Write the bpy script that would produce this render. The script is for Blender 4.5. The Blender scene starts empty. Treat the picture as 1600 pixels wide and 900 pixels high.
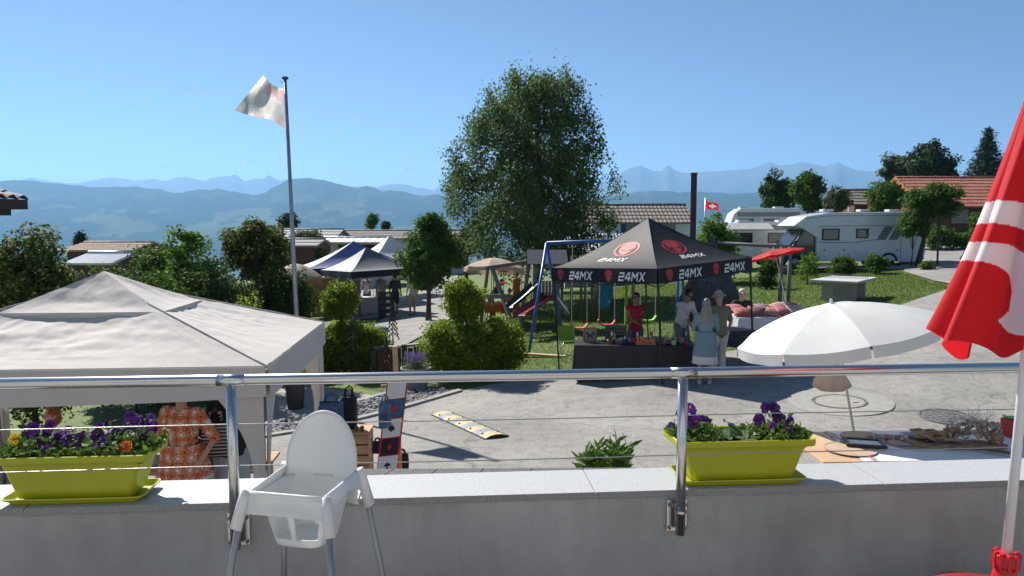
import bpy, math, random
import numpy as np
from mathutils import Vector, Matrix, noise

random.seed(7); rng = np.random.default_rng(7)
scene = bpy.context.scene
COL = scene.collection
R = math.radians

# ---------------------------------------------------------------- camera, sky, sun, exposure
F = 1190.0; PITCH = math.atan(98 / 1190.0); CAMZ = 3.25
cam = bpy.data.cameras.new('camera'); camo = bpy.data.objects.new('camera', cam); COL.objects.link(camo)
camo.location = (0, 0, CAMZ); camo.rotation_euler = (math.pi / 2 - PITCH, 0, 0)
cam.sensor_width = 36; cam.lens = F / 1600 * 36; cam.clip_start = 0.05; cam.clip_end = 60000
scene.camera = camo
SUN_AZ = R(-38); SUN_EL = R(41)          # azimuth from +Y, negative = left
TO_SUN = Vector((math.sin(SUN_AZ) * math.cos(SUN_EL), math.cos(SUN_AZ) * math.cos(SUN_EL), math.sin(SUN_EL)))
w = bpy.data.worlds.new('World'); scene.world = w; w.use_nodes = True
nt = w.node_tree; bg = nt.nodes['Background']
sky = nt.nodes.new('ShaderNodeTexSky'); sky.sky_type = 'NISHITA'; sky.sun_disc = False
sky.sun_elevation = SUN_EL; sky.sun_rotation = SUN_AZ; sky.altitude = 3800; sky.air_density = 0.95; sky.dust_density = 0.0; sky.ozone_density = 4.0
nt.links.new(sky.outputs[0], bg.inputs[0]); bg.inputs[1].default_value = 0.05
sl = bpy.data.lights.new('sun', 'SUN'); sl.energy = 5.0; sl.angle = R(0.5); sl.color = (1.0, 0.95, 0.87)
so = bpy.data.objects.new('sun', sl); COL.objects.link(so); so.rotation_euler = TO_SUN.to_track_quat('Z', 'Y').to_euler()
so.location = TO_SUN * 60
vs = scene.view_settings; vs.view_transform = 'Standard'; vs.look = 'None'; vs.exposure = 0.9; vs.gamma = 1.0; vs.use_curve_mapping = False
scene.cycles.use_denoising = True
scene.cycles.volume_bounces = 1; scene.cycles.max_bounces = 8; scene.cycles.transparent_max_bounces = 8
scene.cycles.volume_step_rate = 1.0
scene.cycles.sample_clamp_indirect = 6.0

# ---------------------------------------------------------------- geometry of the place
def at(px, py, Y):
    dx = (px - 800) / F; dv = (450 - py) / F
    y = math.cos(PITCH) + dv * math.sin(PITCH); z = -math.sin(PITCH) + dv * math.cos(PITCH)
    k = Y / y
    return Vector((dx * k, Y, CAMZ + z * k))
def sm(a, b, t):
    t = min(1.0, max(0.0, (t - a) / (b - a))); return t * t * (3 - 2 * t)
def zg(x, y):
    z = sm(9, 15, y) * (-0.247 + 0.075 * max(-26, min(34, x)))
    y0 = 58 + max(0, min(60, x)) * 1.2
    d = max(0.0, y - y0)
    z -= min(380.0, 0.0009 * d * d if d < 150 else 20.25 + 0.27 * (d - 150))
    if x < -30: z -= min(120.0, 0.12 * (-30 - x))
    return z
def ground_rot(x, y, rz):
    e = .3; n = Vector(((zg(x - e, y) - zg(x + e, y)) / (2 * e), (zg(x, y - e) - zg(x, y + e)) / (2 * e), 1)).normalized()
    return (Vector((0, 0, 1)).rotation_difference(n).to_matrix() @ Matrix.Rotation(rz, 3, 'Z')).to_euler()
def gnd(px, py):
    Y = 12.0
    lo, hi = 1.0, 400.0
    for _ in range(60):
        m = (lo + hi) / 2; p = at(px, py, m)
        if p.z > zg(p.x, p.y): lo = m
        else: hi = m
    return at(px, py, lo)

# ---------------------------------------------------------------- helpers
MATS = {}
def mat(name, col, rough=0.6, metal=0.0, var=0.0, vs_=6.0, bump=0.0, bs=60.0, col2=None, spec=0.5, trans=0.0, coat=0.0, det=4.0, stretch=None):
    """Principled surface with noise colour variation and fine relief."""
    if name in MATS: return MATS[name]
    m = bpy.data.materials.new(name); m.use_nodes = True; t = m.node_tree; b = t.nodes['Principled BSDF']
    b.inputs['Roughness'].default_value = rough; b.inputs['Metallic'].default_value = metal
    b.inputs['Specular IOR Level'].default_value = spec; b.inputs['Coat Weight'].default_value = coat
    tc = t.nodes.new('ShaderNodeTexCoord'); src = tc.outputs['Object']
    if stretch:
        mp = t.nodes.new('ShaderNodeMapping'); mp.inputs['Scale'].default_value = stretch; t.links.new(src, mp.inputs[0]); src = mp.outputs[0]
    c = (*col, 1)
    b.inputs['Base Color'].default_value = c
    if var or col2:
        n = t.nodes.new('ShaderNodeTexNoise'); n.inputs['Scale'].default_value = vs_; n.inputs['Detail'].default_value = det
        t.links.new(src, n.inputs['Vector'])
        r = t.nodes.new('ShaderNodeValToRGB'); r.color_ramp.elements[0].position = 0.32; r.color_ramp.elements[1].position = 0.68
        if col2: a, d = c, (*col2, 1)
        else: a, d = tuple(x * (1 - var) for x in col) + (1,), tuple(min(1, x * (1 + var)) for x in col) + (1,)
        r.color_ramp.elements[0].color = a; r.color_ramp.elements[1].color = d
        t.links.new(n.outputs['Fac'], r.inputs[0]); t.links.new(r.outputs[0], b.inputs['Base Color'])
    if bump:
        n2 = t.nodes.new('ShaderNodeTexNoise'); n2.inputs['Scale'].default_value = bs; n2.inputs['Detail'].default_value = 3
        t.links.new(src, n2.inputs['Vector'])
        bp = t.nodes.new('ShaderNodeBump'); bp.inputs['Strength'].default_value = bump; bp.inputs['Distance'].default_value = 0.01
        t.links.new(n2.outputs['Fac'], bp.inputs['Height']); t.links.new(bp.outputs[0], b.inputs['Normal'])
    if trans:
        tr = t.nodes.new('ShaderNodeBsdfTranslucent'); mx = t.nodes.new('ShaderNodeMixShader'); mx.inputs[0].default_value = trans
        s = b.inputs['Base Color']
        if s.is_linked: t.links.new(s.links[0].from_socket, tr.inputs[0])
        else: tr.inputs[0].default_value = c
        o = t.nodes['Material Output']; t.links.new(b.outputs[0], mx.inputs[1]); t.links.new(tr.outputs[0], mx.inputs[2]); t.links.new(mx.outputs[0], o.inputs[0])
    MATS[name] = m; return m

def leafmat(name, a, b_, trans=0.4, rough=0.5, third=None):
    if name in MATS: return MATS[name]
    m = bpy.data.materials.new(name); m.use_nodes = True; t = m.node_tree; b = t.nodes['Principled BSDF']
    at_ = t.nodes.new('ShaderNodeAttribute'); at_.attribute_name = 'rnd'
    r = t.nodes.new('ShaderNodeValToRGB'); r.color_ramp.elements[0].color = (*a, 1); r.color_ramp.elements[1].color = (*b_, 1)
    if third:
        r.color_ramp.elements[1].position = 0.86; e = r.color_ramp.elements.new(0.93); e.color = (*third, 1)
    t.links.new(at_.outputs['Fac'], r.inputs[0]); t.links.new(r.outputs[0], b.inputs['Base Color'])
    b.inputs['Roughness'].default_value = max(.6, rough); b.inputs['Specular IOR Level'].default_value = 0.12
    tr = t.nodes.new('ShaderNodeBsdfTranslucent'); t.links.new(r.outputs[0], tr.inputs[0])
    mx = t.nodes.new('ShaderNodeMixShader'); mx.inputs[0].default_value = trans
    t.links.new(b.outputs[0], mx.inputs[1]); t.links.new(tr.outputs[0], mx.inputs[2]); t.links.new(mx.outputs[0], t.nodes['Material Output'].inputs[0])
    MATS[name] = m; return m

def tag(o, label=None, cat=None, group=None, kind=None):
    if label: o['label'] = label
    if cat: o['category'] = cat
    if group: o['group'] = group
    if kind: o['kind'] = kind
    return o
def thing(name, label, cat, loc=(0, 0, 0), rz=0.0, group=None, rot=None):
    o = bpy.data.objects.new(name, None); COL.objects.link(o); o.empty_display_size = 0.1
    o.location = loc; o.rotation_euler = rot or (0, 0, rz)
    return tag(o, label, cat, group)
def wmat(o):
    m = Matrix.LocRotScale(o.location, o.rotation_euler, o.scale)
    return wmat(o.parent) @ m if o.parent else m
def copy_tree(o, parent=None):
    c = o.copy(); COL.objects.link(c); c.parent = parent
    for ch in o.children: copy_tree(ch, c)
    return c
def link_mesh(name, me, m=None, par=None):
    ob = bpy.data.objects.new(name, me); COL.objects.link(ob)
    if m is not None:
        for x in (m if isinstance(m, (list, tuple)) else [m]): me.materials.append(x)
    ob.parent = par
    return ob

class MB:
    def __init__(s): s.v = []; s.f = []; s.m = []
    def add(s, vs, fs, mi=0):
        o = len(s.v); s.v += [tuple(v) for v in vs]; s.f += [tuple(i + o for i in f) for f in fs]; s.m += [mi] * len(fs); return s
    def box(s, c, d, rz=0.0, mi=0, M=None):
        x, y, z = (k / 2 for k in d); vs = [Vector((a * x, b * y, e * z)) for e in (-1, 1) for b in (-1, 1) for a in (-1, 1)]
        T = Matrix.Translation(c) @ (M if M is not None else Matrix.Rotation(rz, 4, 'Z'))
        return s.add([T @ v for v in vs], [(0, 2, 3, 1), (4, 5, 7, 6), (0, 1, 5, 4), (1, 3, 7, 5), (3, 2, 6, 7), (2, 0, 4, 6)], mi)
    def bar(s, a, b, w_, h=None, mi=0):
        a = Vector(a); b = Vector(b); d = b - a; L = d.length
        q = d.to_track_quat('Z', 'Y' if abs(d.normalized().z) < 0.9 else 'X').to_matrix().to_4x4()
        return s.box((a + b) / 2, (w_, h or w_, L), mi=mi, M=q)
    def tube(s, pts, r, n=8, mi=0, cap=True, el=None):
        """tube through pts; r a number or list; el = (rx, ry) scale pairs along world x/y for upright tubes"""
        pts = [Vector(p) for p in pts]; k = len(pts)
        rs = r if isinstance(r, (list, tuple)) else [r] * k
        vs = []; fs = []; ref = None
        for i, p in enumerate(pts):
            d = (pts[min(i + 1, k - 1)] - pts[max(i - 1, 0)]).normalized()
            if ref is None: ref = Vector((1, 0, 0)) if abs(d.x) < 0.8 else Vector((0, 1, 0))
            u = (ref - d * ref.dot(d)).normalized(); v = d.cross(u); ref = u
            for j in range(n):
                a = 2 * math.pi * j / n
                e = el[i] if el else (1, 1)
                vs.append(p + (u * math.cos(a) * e[0] + v * math.sin(a) * e[1]) * rs[i])
        for i in range(k - 1):
            for j in range(n):
                j2 = (j + 1) % n; fs.append((i * n + j, i * n + j2, (i + 1) * n + j2, (i + 1) * n + j))
        if cap: fs.append(tuple(range(n - 1, -1, -1))); fs.append(tuple((k - 1) * n + j for j in range(n)))
        return s.add(vs, fs, mi)
    def lathe(s, prof, n=20, c=(0, 0, 0), mi=0, sx=1, sy=1, close=False):
        vs = []; fs = []; k = len(prof); c = Vector(c)
        for r, z in prof:
            for j in range(n):
                a = 2 * math.pi * j / n; vs.append(c + Vector((r * sx * math.cos(a), r * sy * math.sin(a), z)))
        for i in range(k if close else k - 1):
            for j in range(n):
                j2 = (j + 1) % n; i2 = (i + 1) % k; fs.append((i * n + j, i * n + j2, i2 * n + j2, i2 * n + j))
        if not close:
            if prof[0][0] > 1e-5: fs.append(tuple(range(n - 1, -1, -1)))
            if prof[-1][0] > 1e-5: fs.append(tuple((k - 1) * n + j for j in range(n)))
        return s.add(vs, fs, mi)
    def ell(s, c, r, n=12, k=8, mi=0, M=None):
        c = Vector(c); vs = []; fs = []
        for i in range(k + 1):
            t = math.pi * i / k
            for j in range(n):
                a = 2 * math.pi * j / n
                v = Vector((r[0] * math.sin(t) * math.cos(a), r[1] * math.sin(t) * math.sin(a), -r[2] * math.cos(t)))
                vs.append(c + ((M @ v) if M is not None else v))
        for i in range(k):
            for j in range(n):
                j2 = (j + 1) % n; fs.append((i * n + j, i * n + j2, (i + 1) * n + j2, (i + 1) * n + j))
        return s.add(vs, fs, mi)
    def grid(s, fn, nu, nv, mi=0, flip=False):
        vs = [fn(i / nu, j / nv) for j in range(nv + 1) for i in range(nu + 1)]
        fs = []
        for j in range(nv):
            for i in range(nu):
                q = (j * (nu + 1) + i, j * (nu + 1) + i + 1, (j + 1) * (nu + 1) + i + 1, (j + 1) * (nu + 1) + i)
                fs.append(q[::-1] if flip else q)
        return s.add(vs, fs, mi)
    def prism(s, poly, y0, y1, mi=0):
        """polygon in x,z extruded along y"""
        n = len(poly); vs = [Vector((p[0], y0, p[1])) for p in poly] + [Vector((p[0], y1, p[1])) for p in poly]
        fs = [tuple(range(n)), tuple(range(2 * n - 1, n - 1, -1))] + [(i, i + n, (i + 1) % n + n, (i + 1) % n) for i in range(n)]
        return s.add(vs, fs, mi)
    def mesh(s, name):
        me = bpy.data.meshes.new(name); me.from_pydata(s.v, [], s.f); return me
    def build(s, name, m, par=None, smooth=False, bevel=0, world=False, solid=0, sub=0, weld=False):
        if world and par is not None:
            inv = wmat(par).inverted(); s.v = [tuple(inv @ Vector(v)) for v in s.v]
        me = s.mesh(name)
        if any(s.m): me.polygons.foreach_set('material_index', s.m)
        if smooth: me.polygons.foreach_set('use_smooth', [True] * len(me.polygons))
        ob = link_mesh(name, me, m, par)
        if weld: md = ob.modifiers.new('weld', 'WELD'); md.merge_threshold = 0.0005
        if solid: md = ob.modifiers.new('solid', 'SOLIDIFY'); md.thickness = solid; md.offset = 0
        if bevel: md = ob.modifiers.new('bevel', 'BEVEL'); md.width = bevel; md.segments = 2; md.limit_method = 'ANGLE'
        if sub: md = ob.modifiers.new('sub', 'SUBSURF'); md.levels = sub; md.render_levels = sub
        return ob

def nz(x, y, z=0.0, s=1.0): return noise.noise(Vector((x * s, y * s, z * s)))
def interp(x, pts):
    if x <= pts[0][0]: return pts[0][1]
    for (a, b), (c, d) in zip(pts, pts[1:]):
        if x <= c: return b + (d - b) * (x - a) / (c - a)
    return pts[-1][1]
def inpoly(x, y, P):
    r = False; j = len(P) - 1
    for i in range(len(P)):
        if (P[i][1] > y) != (P[j][1] > y) and x < (P[j][0] - P[i][0]) * (y - P[i][1]) / (P[j][1] - P[i][1]) + P[i][0]: r = not r
        j = i
    return r
def text2d(txt, size=1.0, shear=0.0, off=0.0, sx=1.0):
    """flat mesh of writing centred on the origin: (verts2d, faces)"""
    cu = bpy.data.curves.new('text', 'FONT'); cu.body = txt; cu.size = size; cu.shear = shear; cu.offset = off; cu.align_x = 'CENTER'; cu.align_y = 'CENTER'; cu.resolution_u = 3
    ob = bpy.data.objects.new('text', cu); me = bpy.data.meshes.new_from_object(ob)
    v = [(p.co.x * sx, p.co.y) for p in me.vertices]; f = [tuple(p.vertices) for p in me.polygons]
    bpy.data.objects.remove(ob); bpy.data.meshes.remove(me)
    return v, f

def quads_mesh(name, P, m, par=None, rnd=None, smooth=False):
    """P: (N,4,3) array of quads -> one mesh with a per-face 'rnd' value"""
    n = len(P); me = bpy.data.meshes.new(name)
    me.vertices.add(n * 4); me.vertices.foreach_set('co', np.ascontiguousarray(P, dtype=np.float32).ravel())
    me.loops.add(n * 4); me.loops.foreach_set('vertex_index', np.arange(n * 4, dtype=np.int32))
    me.polygons.add(n); me.polygons.foreach_set('loop_start', np.arange(0, n * 4, 4, dtype=np.int32))
    me.update(calc_edges=True)
    a = me.attributes.new('rnd', 'FLOAT', 'FACE'); a.data.foreach_set('value', (rng.random(n) if rnd is None else rnd).astype(np.float32))
    return link_mesh(name, me, m, par)

def leaves(name, pts, size, m, par, out=None, aspect=0.55, droop=0.0, upn=0.35, sv=0.55):
    """leaf-shaped quads at pts (N,3). out = outward directions"""
    n = len(pts)
    nr = rng.normal(size=(n, 3))
    if out is not None: nr = nr * 0.75 + out * 0.9
    nr[:, 2] += upn
    nr /= np.linalg.norm(nr, axis=1)[:, None] + 1e-9
    d = rng.normal(size=(n, 3)); d[:, 2] -= droop
    d -= nr * (d * nr).sum(1)[:, None]; d /= np.linalg.norm(d, axis=1)[:, None] + 1e-9
    sdir = np.cross(nr, d)
    s = size * (1 + sv * (rng.random(n) * 2 - 1))[:, None]
    P = np.empty((n, 4, 3))
    P[:, 0] = pts - d * s * 0.5; P[:, 1] = pts + sdir * s * aspect * 0.5 + nr * s * 0.06
    P[:, 2] = pts + d * s * 0.5 - nr * s * 0.05; P[:, 3] = pts - sdir * s * aspect * 0.5 + nr * s * 0.06
    return quads_mesh(name, P, m, par)

def clumps(center, radii, k, seed, shell=0.55, shape=None):
    """k clump centres spread in an ellipsoid, biased to its outside"""
    g = np.random.default_rng(seed); d = g.normal(size=(k, 3)); d /= np.linalg.norm(d, axis=1)[:, None]
    r = (shell + (1 - shell) * g.random(k)) ** 0.8
    p = d * r[:, None]
    if shape is not None: p[:, :2] *= np.array([shape(t) for t in (p[:, 2] + 1) / 2])[:, None]
    return p * np.array(radii) + np.array(center), d
def crown(name, center, radii, m, par, k=60, cr=0.35, n=12000, leaf=0.09, seed=1, shell=0.45, shape=None, flat=0.8, droop=0.0, aspect=0.55):
    c, d = clumps(center, radii, k, seed, shell, shape)
    g = np.random.default_rng(seed + 99); idx = g.integers(0, k, n)
    size = cr * (0.6 + 0.8 * g.random(k))
    q = g.normal(size=(n, 3)); q /= np.linalg.norm(q, axis=1)[:, None]
    q *= (g.random(n) ** 0.45)[:, None]
    off = q * size[idx][:, None] * np.array([1, 1, flat])
    p = c[idx] + off
    ob = leaves(name, p, leaf, m, par, out=(q * 0.6 + d[idx] * 0.6), droop=droop, aspect=aspect)
    return ob, c
BARK = mat('bark', (0.07, 0.055, 0.04), 0.9, var=0.45, vs_=9, bump=0.8, bs=25, stretch=(1, 1, 0.25))
def trunk(par, base, top, r0, r1, limbs=(), m=None, name='trunk', wob=0.04):
    b = MB(); base = Vector(base); top = Vector(top); n = 6
    pts = [base.lerp(top, i / n) + Vector((nz(i * .9, base.x), nz(i * .9, base.y + 7), 0)) * wob * (0 < i) for i in range(n + 1)]
    pts[0].z -= 0.1
    b.tube(pts, [r0 * 1.25 if i == 0 else r0 + (r1 - r0) * i / n for i in range(n + 1)], 10)
    for j, L in enumerate(limbs):
        L = Vector(L); s = pts[2 + (j * 2) % (n - 2)] if len(limbs) > 3 else pts[-1]
        mid = s.lerp(L, 0.5) + Vector((0, 0, (L - s).length * 0.08))
        b.tube([s, mid, s.lerp(L, 0.93)], [r1 * 0.8, r1 * 0.5, r1 * 0.16], 6)
    return b.build(name, m or BARK, par, smooth=True, world=True)
# ---------------------------------------------------------------- terrain, hills, haze
GRASS = mat('lawn', (0.075, 0.125, 0.022), 0.9, vs_=1.3, col2=(0.12, 0.155, 0.035), bump=1.0, bs=40, det=8)
def spaced(lo, hi, near_lo, near_hi, step):
    a = list(np.arange(near_lo, near_hi + 1e-6, step)); s = step; x = near_hi
    while x < hi: s *= 1.25; x += s; a.append(min(x, hi))
    s = step; x = near_lo; pre = []
    while x > lo: s *= 1.25; x -= s; pre.append(max(x, lo))
    return pre[::-1] + a
def heightmesh(name, xs, ys, fn, m, kind='structure'):
    vs = [(x, y, fn(x, y)) for y in ys for x in xs]; nx = len(xs)
    fs = [(j * nx + i, j * nx + i + 1, (j + 1) * nx + i + 1, (j + 1) * nx + i) for j in range(len(ys) - 1) for i in range(nx - 1)]
    me = bpy.data.meshes.new(name); me.from_pydata(vs, [], fs); me.polygons.foreach_set('use_smooth', [True] * len(fs))
    return tag(link_mesh(name, me, m), kind=kind)
def bank(x, y):
    # low grassy bank in front of the motorhome
    return 0.0
XS = spaced(-14000, 14000, -24, 30, 0.6); YS = spaced(-60, 15000, 3.2, 62, 0.6)
heightmesh('ground', XS, YS, lambda x, y: zg(x, y) - (0.0 if y > 3.3 else 0.3) + 0.03 * nz(x, y, 0, .35) * (1 if y > 17 else 0), GRASS)

FOREST = bpy.data.materials.new('forested hillside'); FOREST.use_nodes = True
t = FOREST.node_tree; b = t.nodes['Principled BSDF']; b.inputs['Roughness'].default_value = 1; b.inputs['Specular IOR Level'].default_value = 0
g = t.nodes.new('ShaderNodeNewGeometry'); mp = t.nodes.new('ShaderNodeMapping'); mp.inputs['Scale'].default_value = (0.0021, 0.0008, 0.0045); mp.inputs['Rotation'].default_value = (0, 0.25, 0.3)
t.links.new(g.outputs['Position'], mp.inputs[0])
n1 = t.nodes.new('ShaderNodeTexNoise'); n1.inputs['Scale'].default_value = 1.6; n1.inputs['Detail'].default_value = 9; n1.inputs['Roughness'].default_value = 0.52; t.links.new(mp.outputs[0], n1.inputs['Vector'])
rp = t.nodes.new('ShaderNodeValToRGB'); e = rp.color_ramp.elements
e[0].position = 0.555; e[0].color = (0.012, 0.03, 0.018, 1); e[1].position = 0.59; e[1].color = (0.075, 0.10, 0.04, 1)
lw = t.nodes.new('ShaderNodeSeparateXYZ'); t.links.new(g.outputs['Position'], lw.inputs[0]); lm = t.nodes.new('ShaderNodeMapRange'); lm.inputs['From Min'].default_value = 120; lm.inputs['From Max'].default_value = -250; lm.inputs['To Max'].default_value = 0.07; t.links.new(lw.outputs['Z'], lm.inputs['Value'])
ad = t.nodes.new('ShaderNodeMath'); t.links.new(n1.outputs['Fac'], ad.inputs[0]); t.links.new(lm.outputs[0], ad.inputs[1]); t.links.new(ad.outputs[0], rp.inputs[0])
sp = t.nodes.new('ShaderNodeSeparateXYZ'); t.links.new(g.outputs['Position'], sp.inputs[0])
mr = t.nodes.new('ShaderNodeMapRange'); mr.inputs['From Min'].default_value = 300; mr.inputs['From Max'].default_value = 120; t.links.new(sp.outputs['Z'], mr.inputs['Value'])
mx = t.nodes.new('ShaderNodeMix'); mx.data_type = 'RGBA'; mx.inputs[6].default_value = (0.014, 0.034, 0.02, 1)
t.links.new(mr.outputs[0], mx.inputs[0]); t.links.new(rp.outputs[0], mx.inputs[7]); t.links.new(mx.outputs[2], b.inputs['Base Color'])
ROCKY = mat('far rock and pasture', (0.05, 0.07, 0.05), 1, vs_=0.0012, col2=(0.11, 0.11, 0.10), spec=0)

def ridge(name, prof, D, m, rough, lo=-380, front=0.5, nu=900, nr=44, seed=3.0, bump_=1.0):
    """mountain range: ridge line at distance about D whose skyline follows prof (px -> py)"""
    u0, u1 = -1.15, 1.15; vs = []
    back = 0.35
    rows = [1 - front + front * j / (nr - 10) for j in range(nr - 10)] + [1.0] + [1 + back * (j + 1) / 10 for j in range(10)]
    for j, rr in enumerate(rows):
        for i in range(nu + 1):
            u = u0 + (u1 - u0) * i / nu; px = 800 + u * F
            top = at(px, interp(px, prof), D).z + rough * 0.16 * noise.fractal(Vector((u * 60, seed, 0)), 0.9, 2.1, 4)
            if rr <= 1: s = max(0.0, (rr - (1 - front)) / front); sh = s ** 1.15
            else: sh = 1 - ((rr - 1) / back) ** 1.1
            nn = noise.fractal(Vector((u * 9, rr * 11, seed)), 0.9, 2.1, 5)
            z = lo + (top - lo) * sh + rough * nn * min(1, abs(1 - sh) * 3) * min(1, sh * 3)
            if rr <= 1: z = min(z, CAMZ + (top - CAMZ) * rr - 4) if z > CAMZ else z
            else: z = min(z, top)
            vs.append((u * D * rr, D * rr, z))
    fs = [(j * (nu + 1) + i, j * (nu + 1) + i + 1, (j + 1) * (nu + 1) + i + 1, (j + 1) * (nu + 1) + i) for j in range(nr) for i in range(nu)]
    me = bpy.data.meshes.new(name); me.from_pydata(vs, [], fs); me.polygons.foreach_set('use_smooth', [True] * len(fs))
    return tag(link_mesh(name, me, m), kind='structure')
near = [(-400, 300), (-200, 290), (0, 283), (28, 280), (60, 282), (100, 286), (150, 292), (190, 290), (240, 293), (270, 299), (285, 301), (300, 297), (345, 294), (380, 301), (405, 304), (425, 296), (455, 279), (485, 277), (510, 281), (535, 288), (560, 293), (575, 288), (600, 298), (625, 297), (665, 306), (685, 302), (700, 309), (760, 318), (840, 322), (910, 312), (970, 303), (1000, 298), (1035, 297), (1060, 300), (1090, 298), (1140, 302), (1190, 299), (1250, 300), (1310, 304), (1380, 306), (1500, 310), (1700, 310), (2100, 320)]
far = [(-500, 290), (-200, 284), (20, 284), (55, 277), (75, 281), (110, 286), (125, 286), (165, 279), (185, 277), (205, 280), (220, 281), (243, 279), (265, 282), (285, 276), (300, 277), (326, 282), (335, 277), (355, 276), (371, 272), (387, 283), (400, 279), (415, 278), (423, 272.5), (440, 282), (455, 279), (520, 290), (590, 291), (610, 288), (630, 287), (650, 291), (675, 297), (695, 290), (720, 285), (800, 300), (900, 300), (968, 272), (980, 263), (1000, 257), (1018, 266), (1030, 268), (1041, 257), (1052, 266), (1068, 269), (1085, 269), (1130, 266), (1170, 263), (1190, 257), (1200, 251), (1212, 258), (1230, 257), (1250, 252), (1270, 257), (1285, 259), (1305, 253), (1318, 260), (1345, 268), (1378, 265), (1450, 262), (1500, 267), (1600, 272), (2100, 280)]
ridge('hills', near, 6000, FOREST, 60, lo=-420, front=0.62)
ridge('mountains', far, 11500, ROCKY, 110, lo=-420, front=0.4, seed=8.0)

# air between here and the mountains
hz = MB(); hz.box((0, 7200, 340), (34000, 18400, 1720))
HZ = bpy.data.materials.new('air haze'); HZ.use_nodes = True; t = HZ.node_tree; t.nodes.remove(t.nodes['Principled BSDF'])
pv = t.nodes.new('ShaderNodeVolumePrincipled'); pv.inputs['Color'].default_value = (0.33, 0.61, 1.0, 1); pv.inputs['Density'].default_value = 0.0001; pv.inputs['Anisotropy'].default_value = 0.28
t.links.new(pv.outputs[0], t.nodes['Material Output'].inputs['Volume'])
tag(hz.build('haze', HZ), kind='stuff')

# three small fair-weather clouds beyond the range
CLOUD = mat('cloud white', (0.97, 0.97, 0.97), 1.0, spec=0, trans=0.8)
for i, (px, py, wd, lb) in enumerate([(255, 261, 260, 'tiny white cloud above the left mountains'), (384, 252, 220, 'tiny faint white cloud just left of the flagpole'), (640, 264, 440, 'small flat white cloud between flagpole and birch')]):
    c = at(px, py, 17500); b = MB(); random.seed(i)
    for k in range(9):
        q = random.uniform(-1, 1); b.ell((q * wd * .5, random.uniform(-.3, .3) * wd * .4, random.uniform(-.2, .5) * 30 * (1 - abs(q))), (wd * .22 * (1.1 - abs(q)), wd * .2, 45 * (1.15 - abs(q))), 12, 7)
    o = b.build('cloud', CLOUD, smooth=True); o.location = c; tag(o, lb, 'cloud', 'small clouds over the mountains')

# ---------------------------------------------------------------- asphalt yard, paths
ASPH = bpy.data.materials.new('worn asphalt'); ASPH.use_nodes = True
t = ASPH.node_tree; b = t.nodes['Principled BSDF']; b.inputs['Roughness'].default_value = 0.9
tc = t.nodes.new('ShaderNodeNewGeometry')
def tn(sc, det=4, rough=0.5):
    n = t.nodes.new('ShaderNodeTexNoise'); n.inputs['Scale'].default_value = sc; n.inputs['Detail'].default_value = det; n.inputs['Roughness'].default_value = rough; t.links.new(tc.outputs['Position'], n.inputs['Vector']); return n.outputs['Fac']
def ramp(src, p0, c0, p1, c1):
    r = t.nodes.new('ShaderNodeValToRGB'); r.color_ramp.elements[0].position = p0; r.color_ramp.elements[0].color = (*c0, 1); r.color_ramp.elements[1].position = p1; r.color_ramp.elements[1].color = (*c1, 1); t.links.new(src, r.inputs[0]); return r.outputs[0]
def mixc(mode, f, a, b_):
    m = t.nodes.new('ShaderNodeMix'); m.data_type = 'RGBA'; m.blend_type = mode; m.inputs[0].default_value = f; t.links.new(a, m.inputs[6]); t.links.new(b_, m.inputs[7]); return m.outputs[2]
c = ramp(tn(0.45, 6, 0.6), 0.3, (0.225, 0.215, 0.20), 0.68, (0.36, 0.345, 0.32))
c = mixc('MULTIPLY', 0.9, c, ramp(tn(55, 2), 0.32, (0.45, 0.45, 0.45), 0.55, (1, 1, 1)))
c = mixc('MULTIPLY', 0.8, c, ramp(tn(5, 5, 0.7), 0.30, (0.60, 0.59, 0.58), 0.52, (1, 1, 1)))
vo = t.nodes.new('ShaderNodeTexVoronoi'); vo.feature = 'DISTANCE_TO_EDGE'; vo.inputs['Scale'].default_value = 0.22
wn = t.nodes.new('ShaderNodeTexNoise'); wn.inputs['Scale'].default_value = 1.2; wn.inputs['Detail'].default_value = 5; t.links.new(tc.outputs['Position'], wn.inputs['Vector'])
vm = t.nodes.new('ShaderNodeVectorMath'); vm.operation = 'MULTIPLY_ADD'; vm.inputs[1].default_value = (1.6, 1.6, 1.6); t.links.new(wn.outputs['Color'], vm.inputs[0]); t.links.new(tc.outputs['Position'], vm.inputs[2]); t.links.new(vm.outputs[0], vo.inputs['Vector'])
c = mixc('MULTIPLY', 0.7, c, ramp(vo.outputs['Distance'], 0.0, (0.45, 0.45, 0.45), 0.006, (1, 1, 1)))
t.links.new(c, b.inputs['Base Color'])
bp = t.nodes.new('ShaderNodeBump'); bp.inputs['Strength'].default_value = 0.9; bp.inputs['Distance'].default_value = 0.006; t.links.new(tn(70, 3), bp.inputs['Height']); t.links.new(bp.outputs[0], b.inputs['Normal'])

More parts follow.
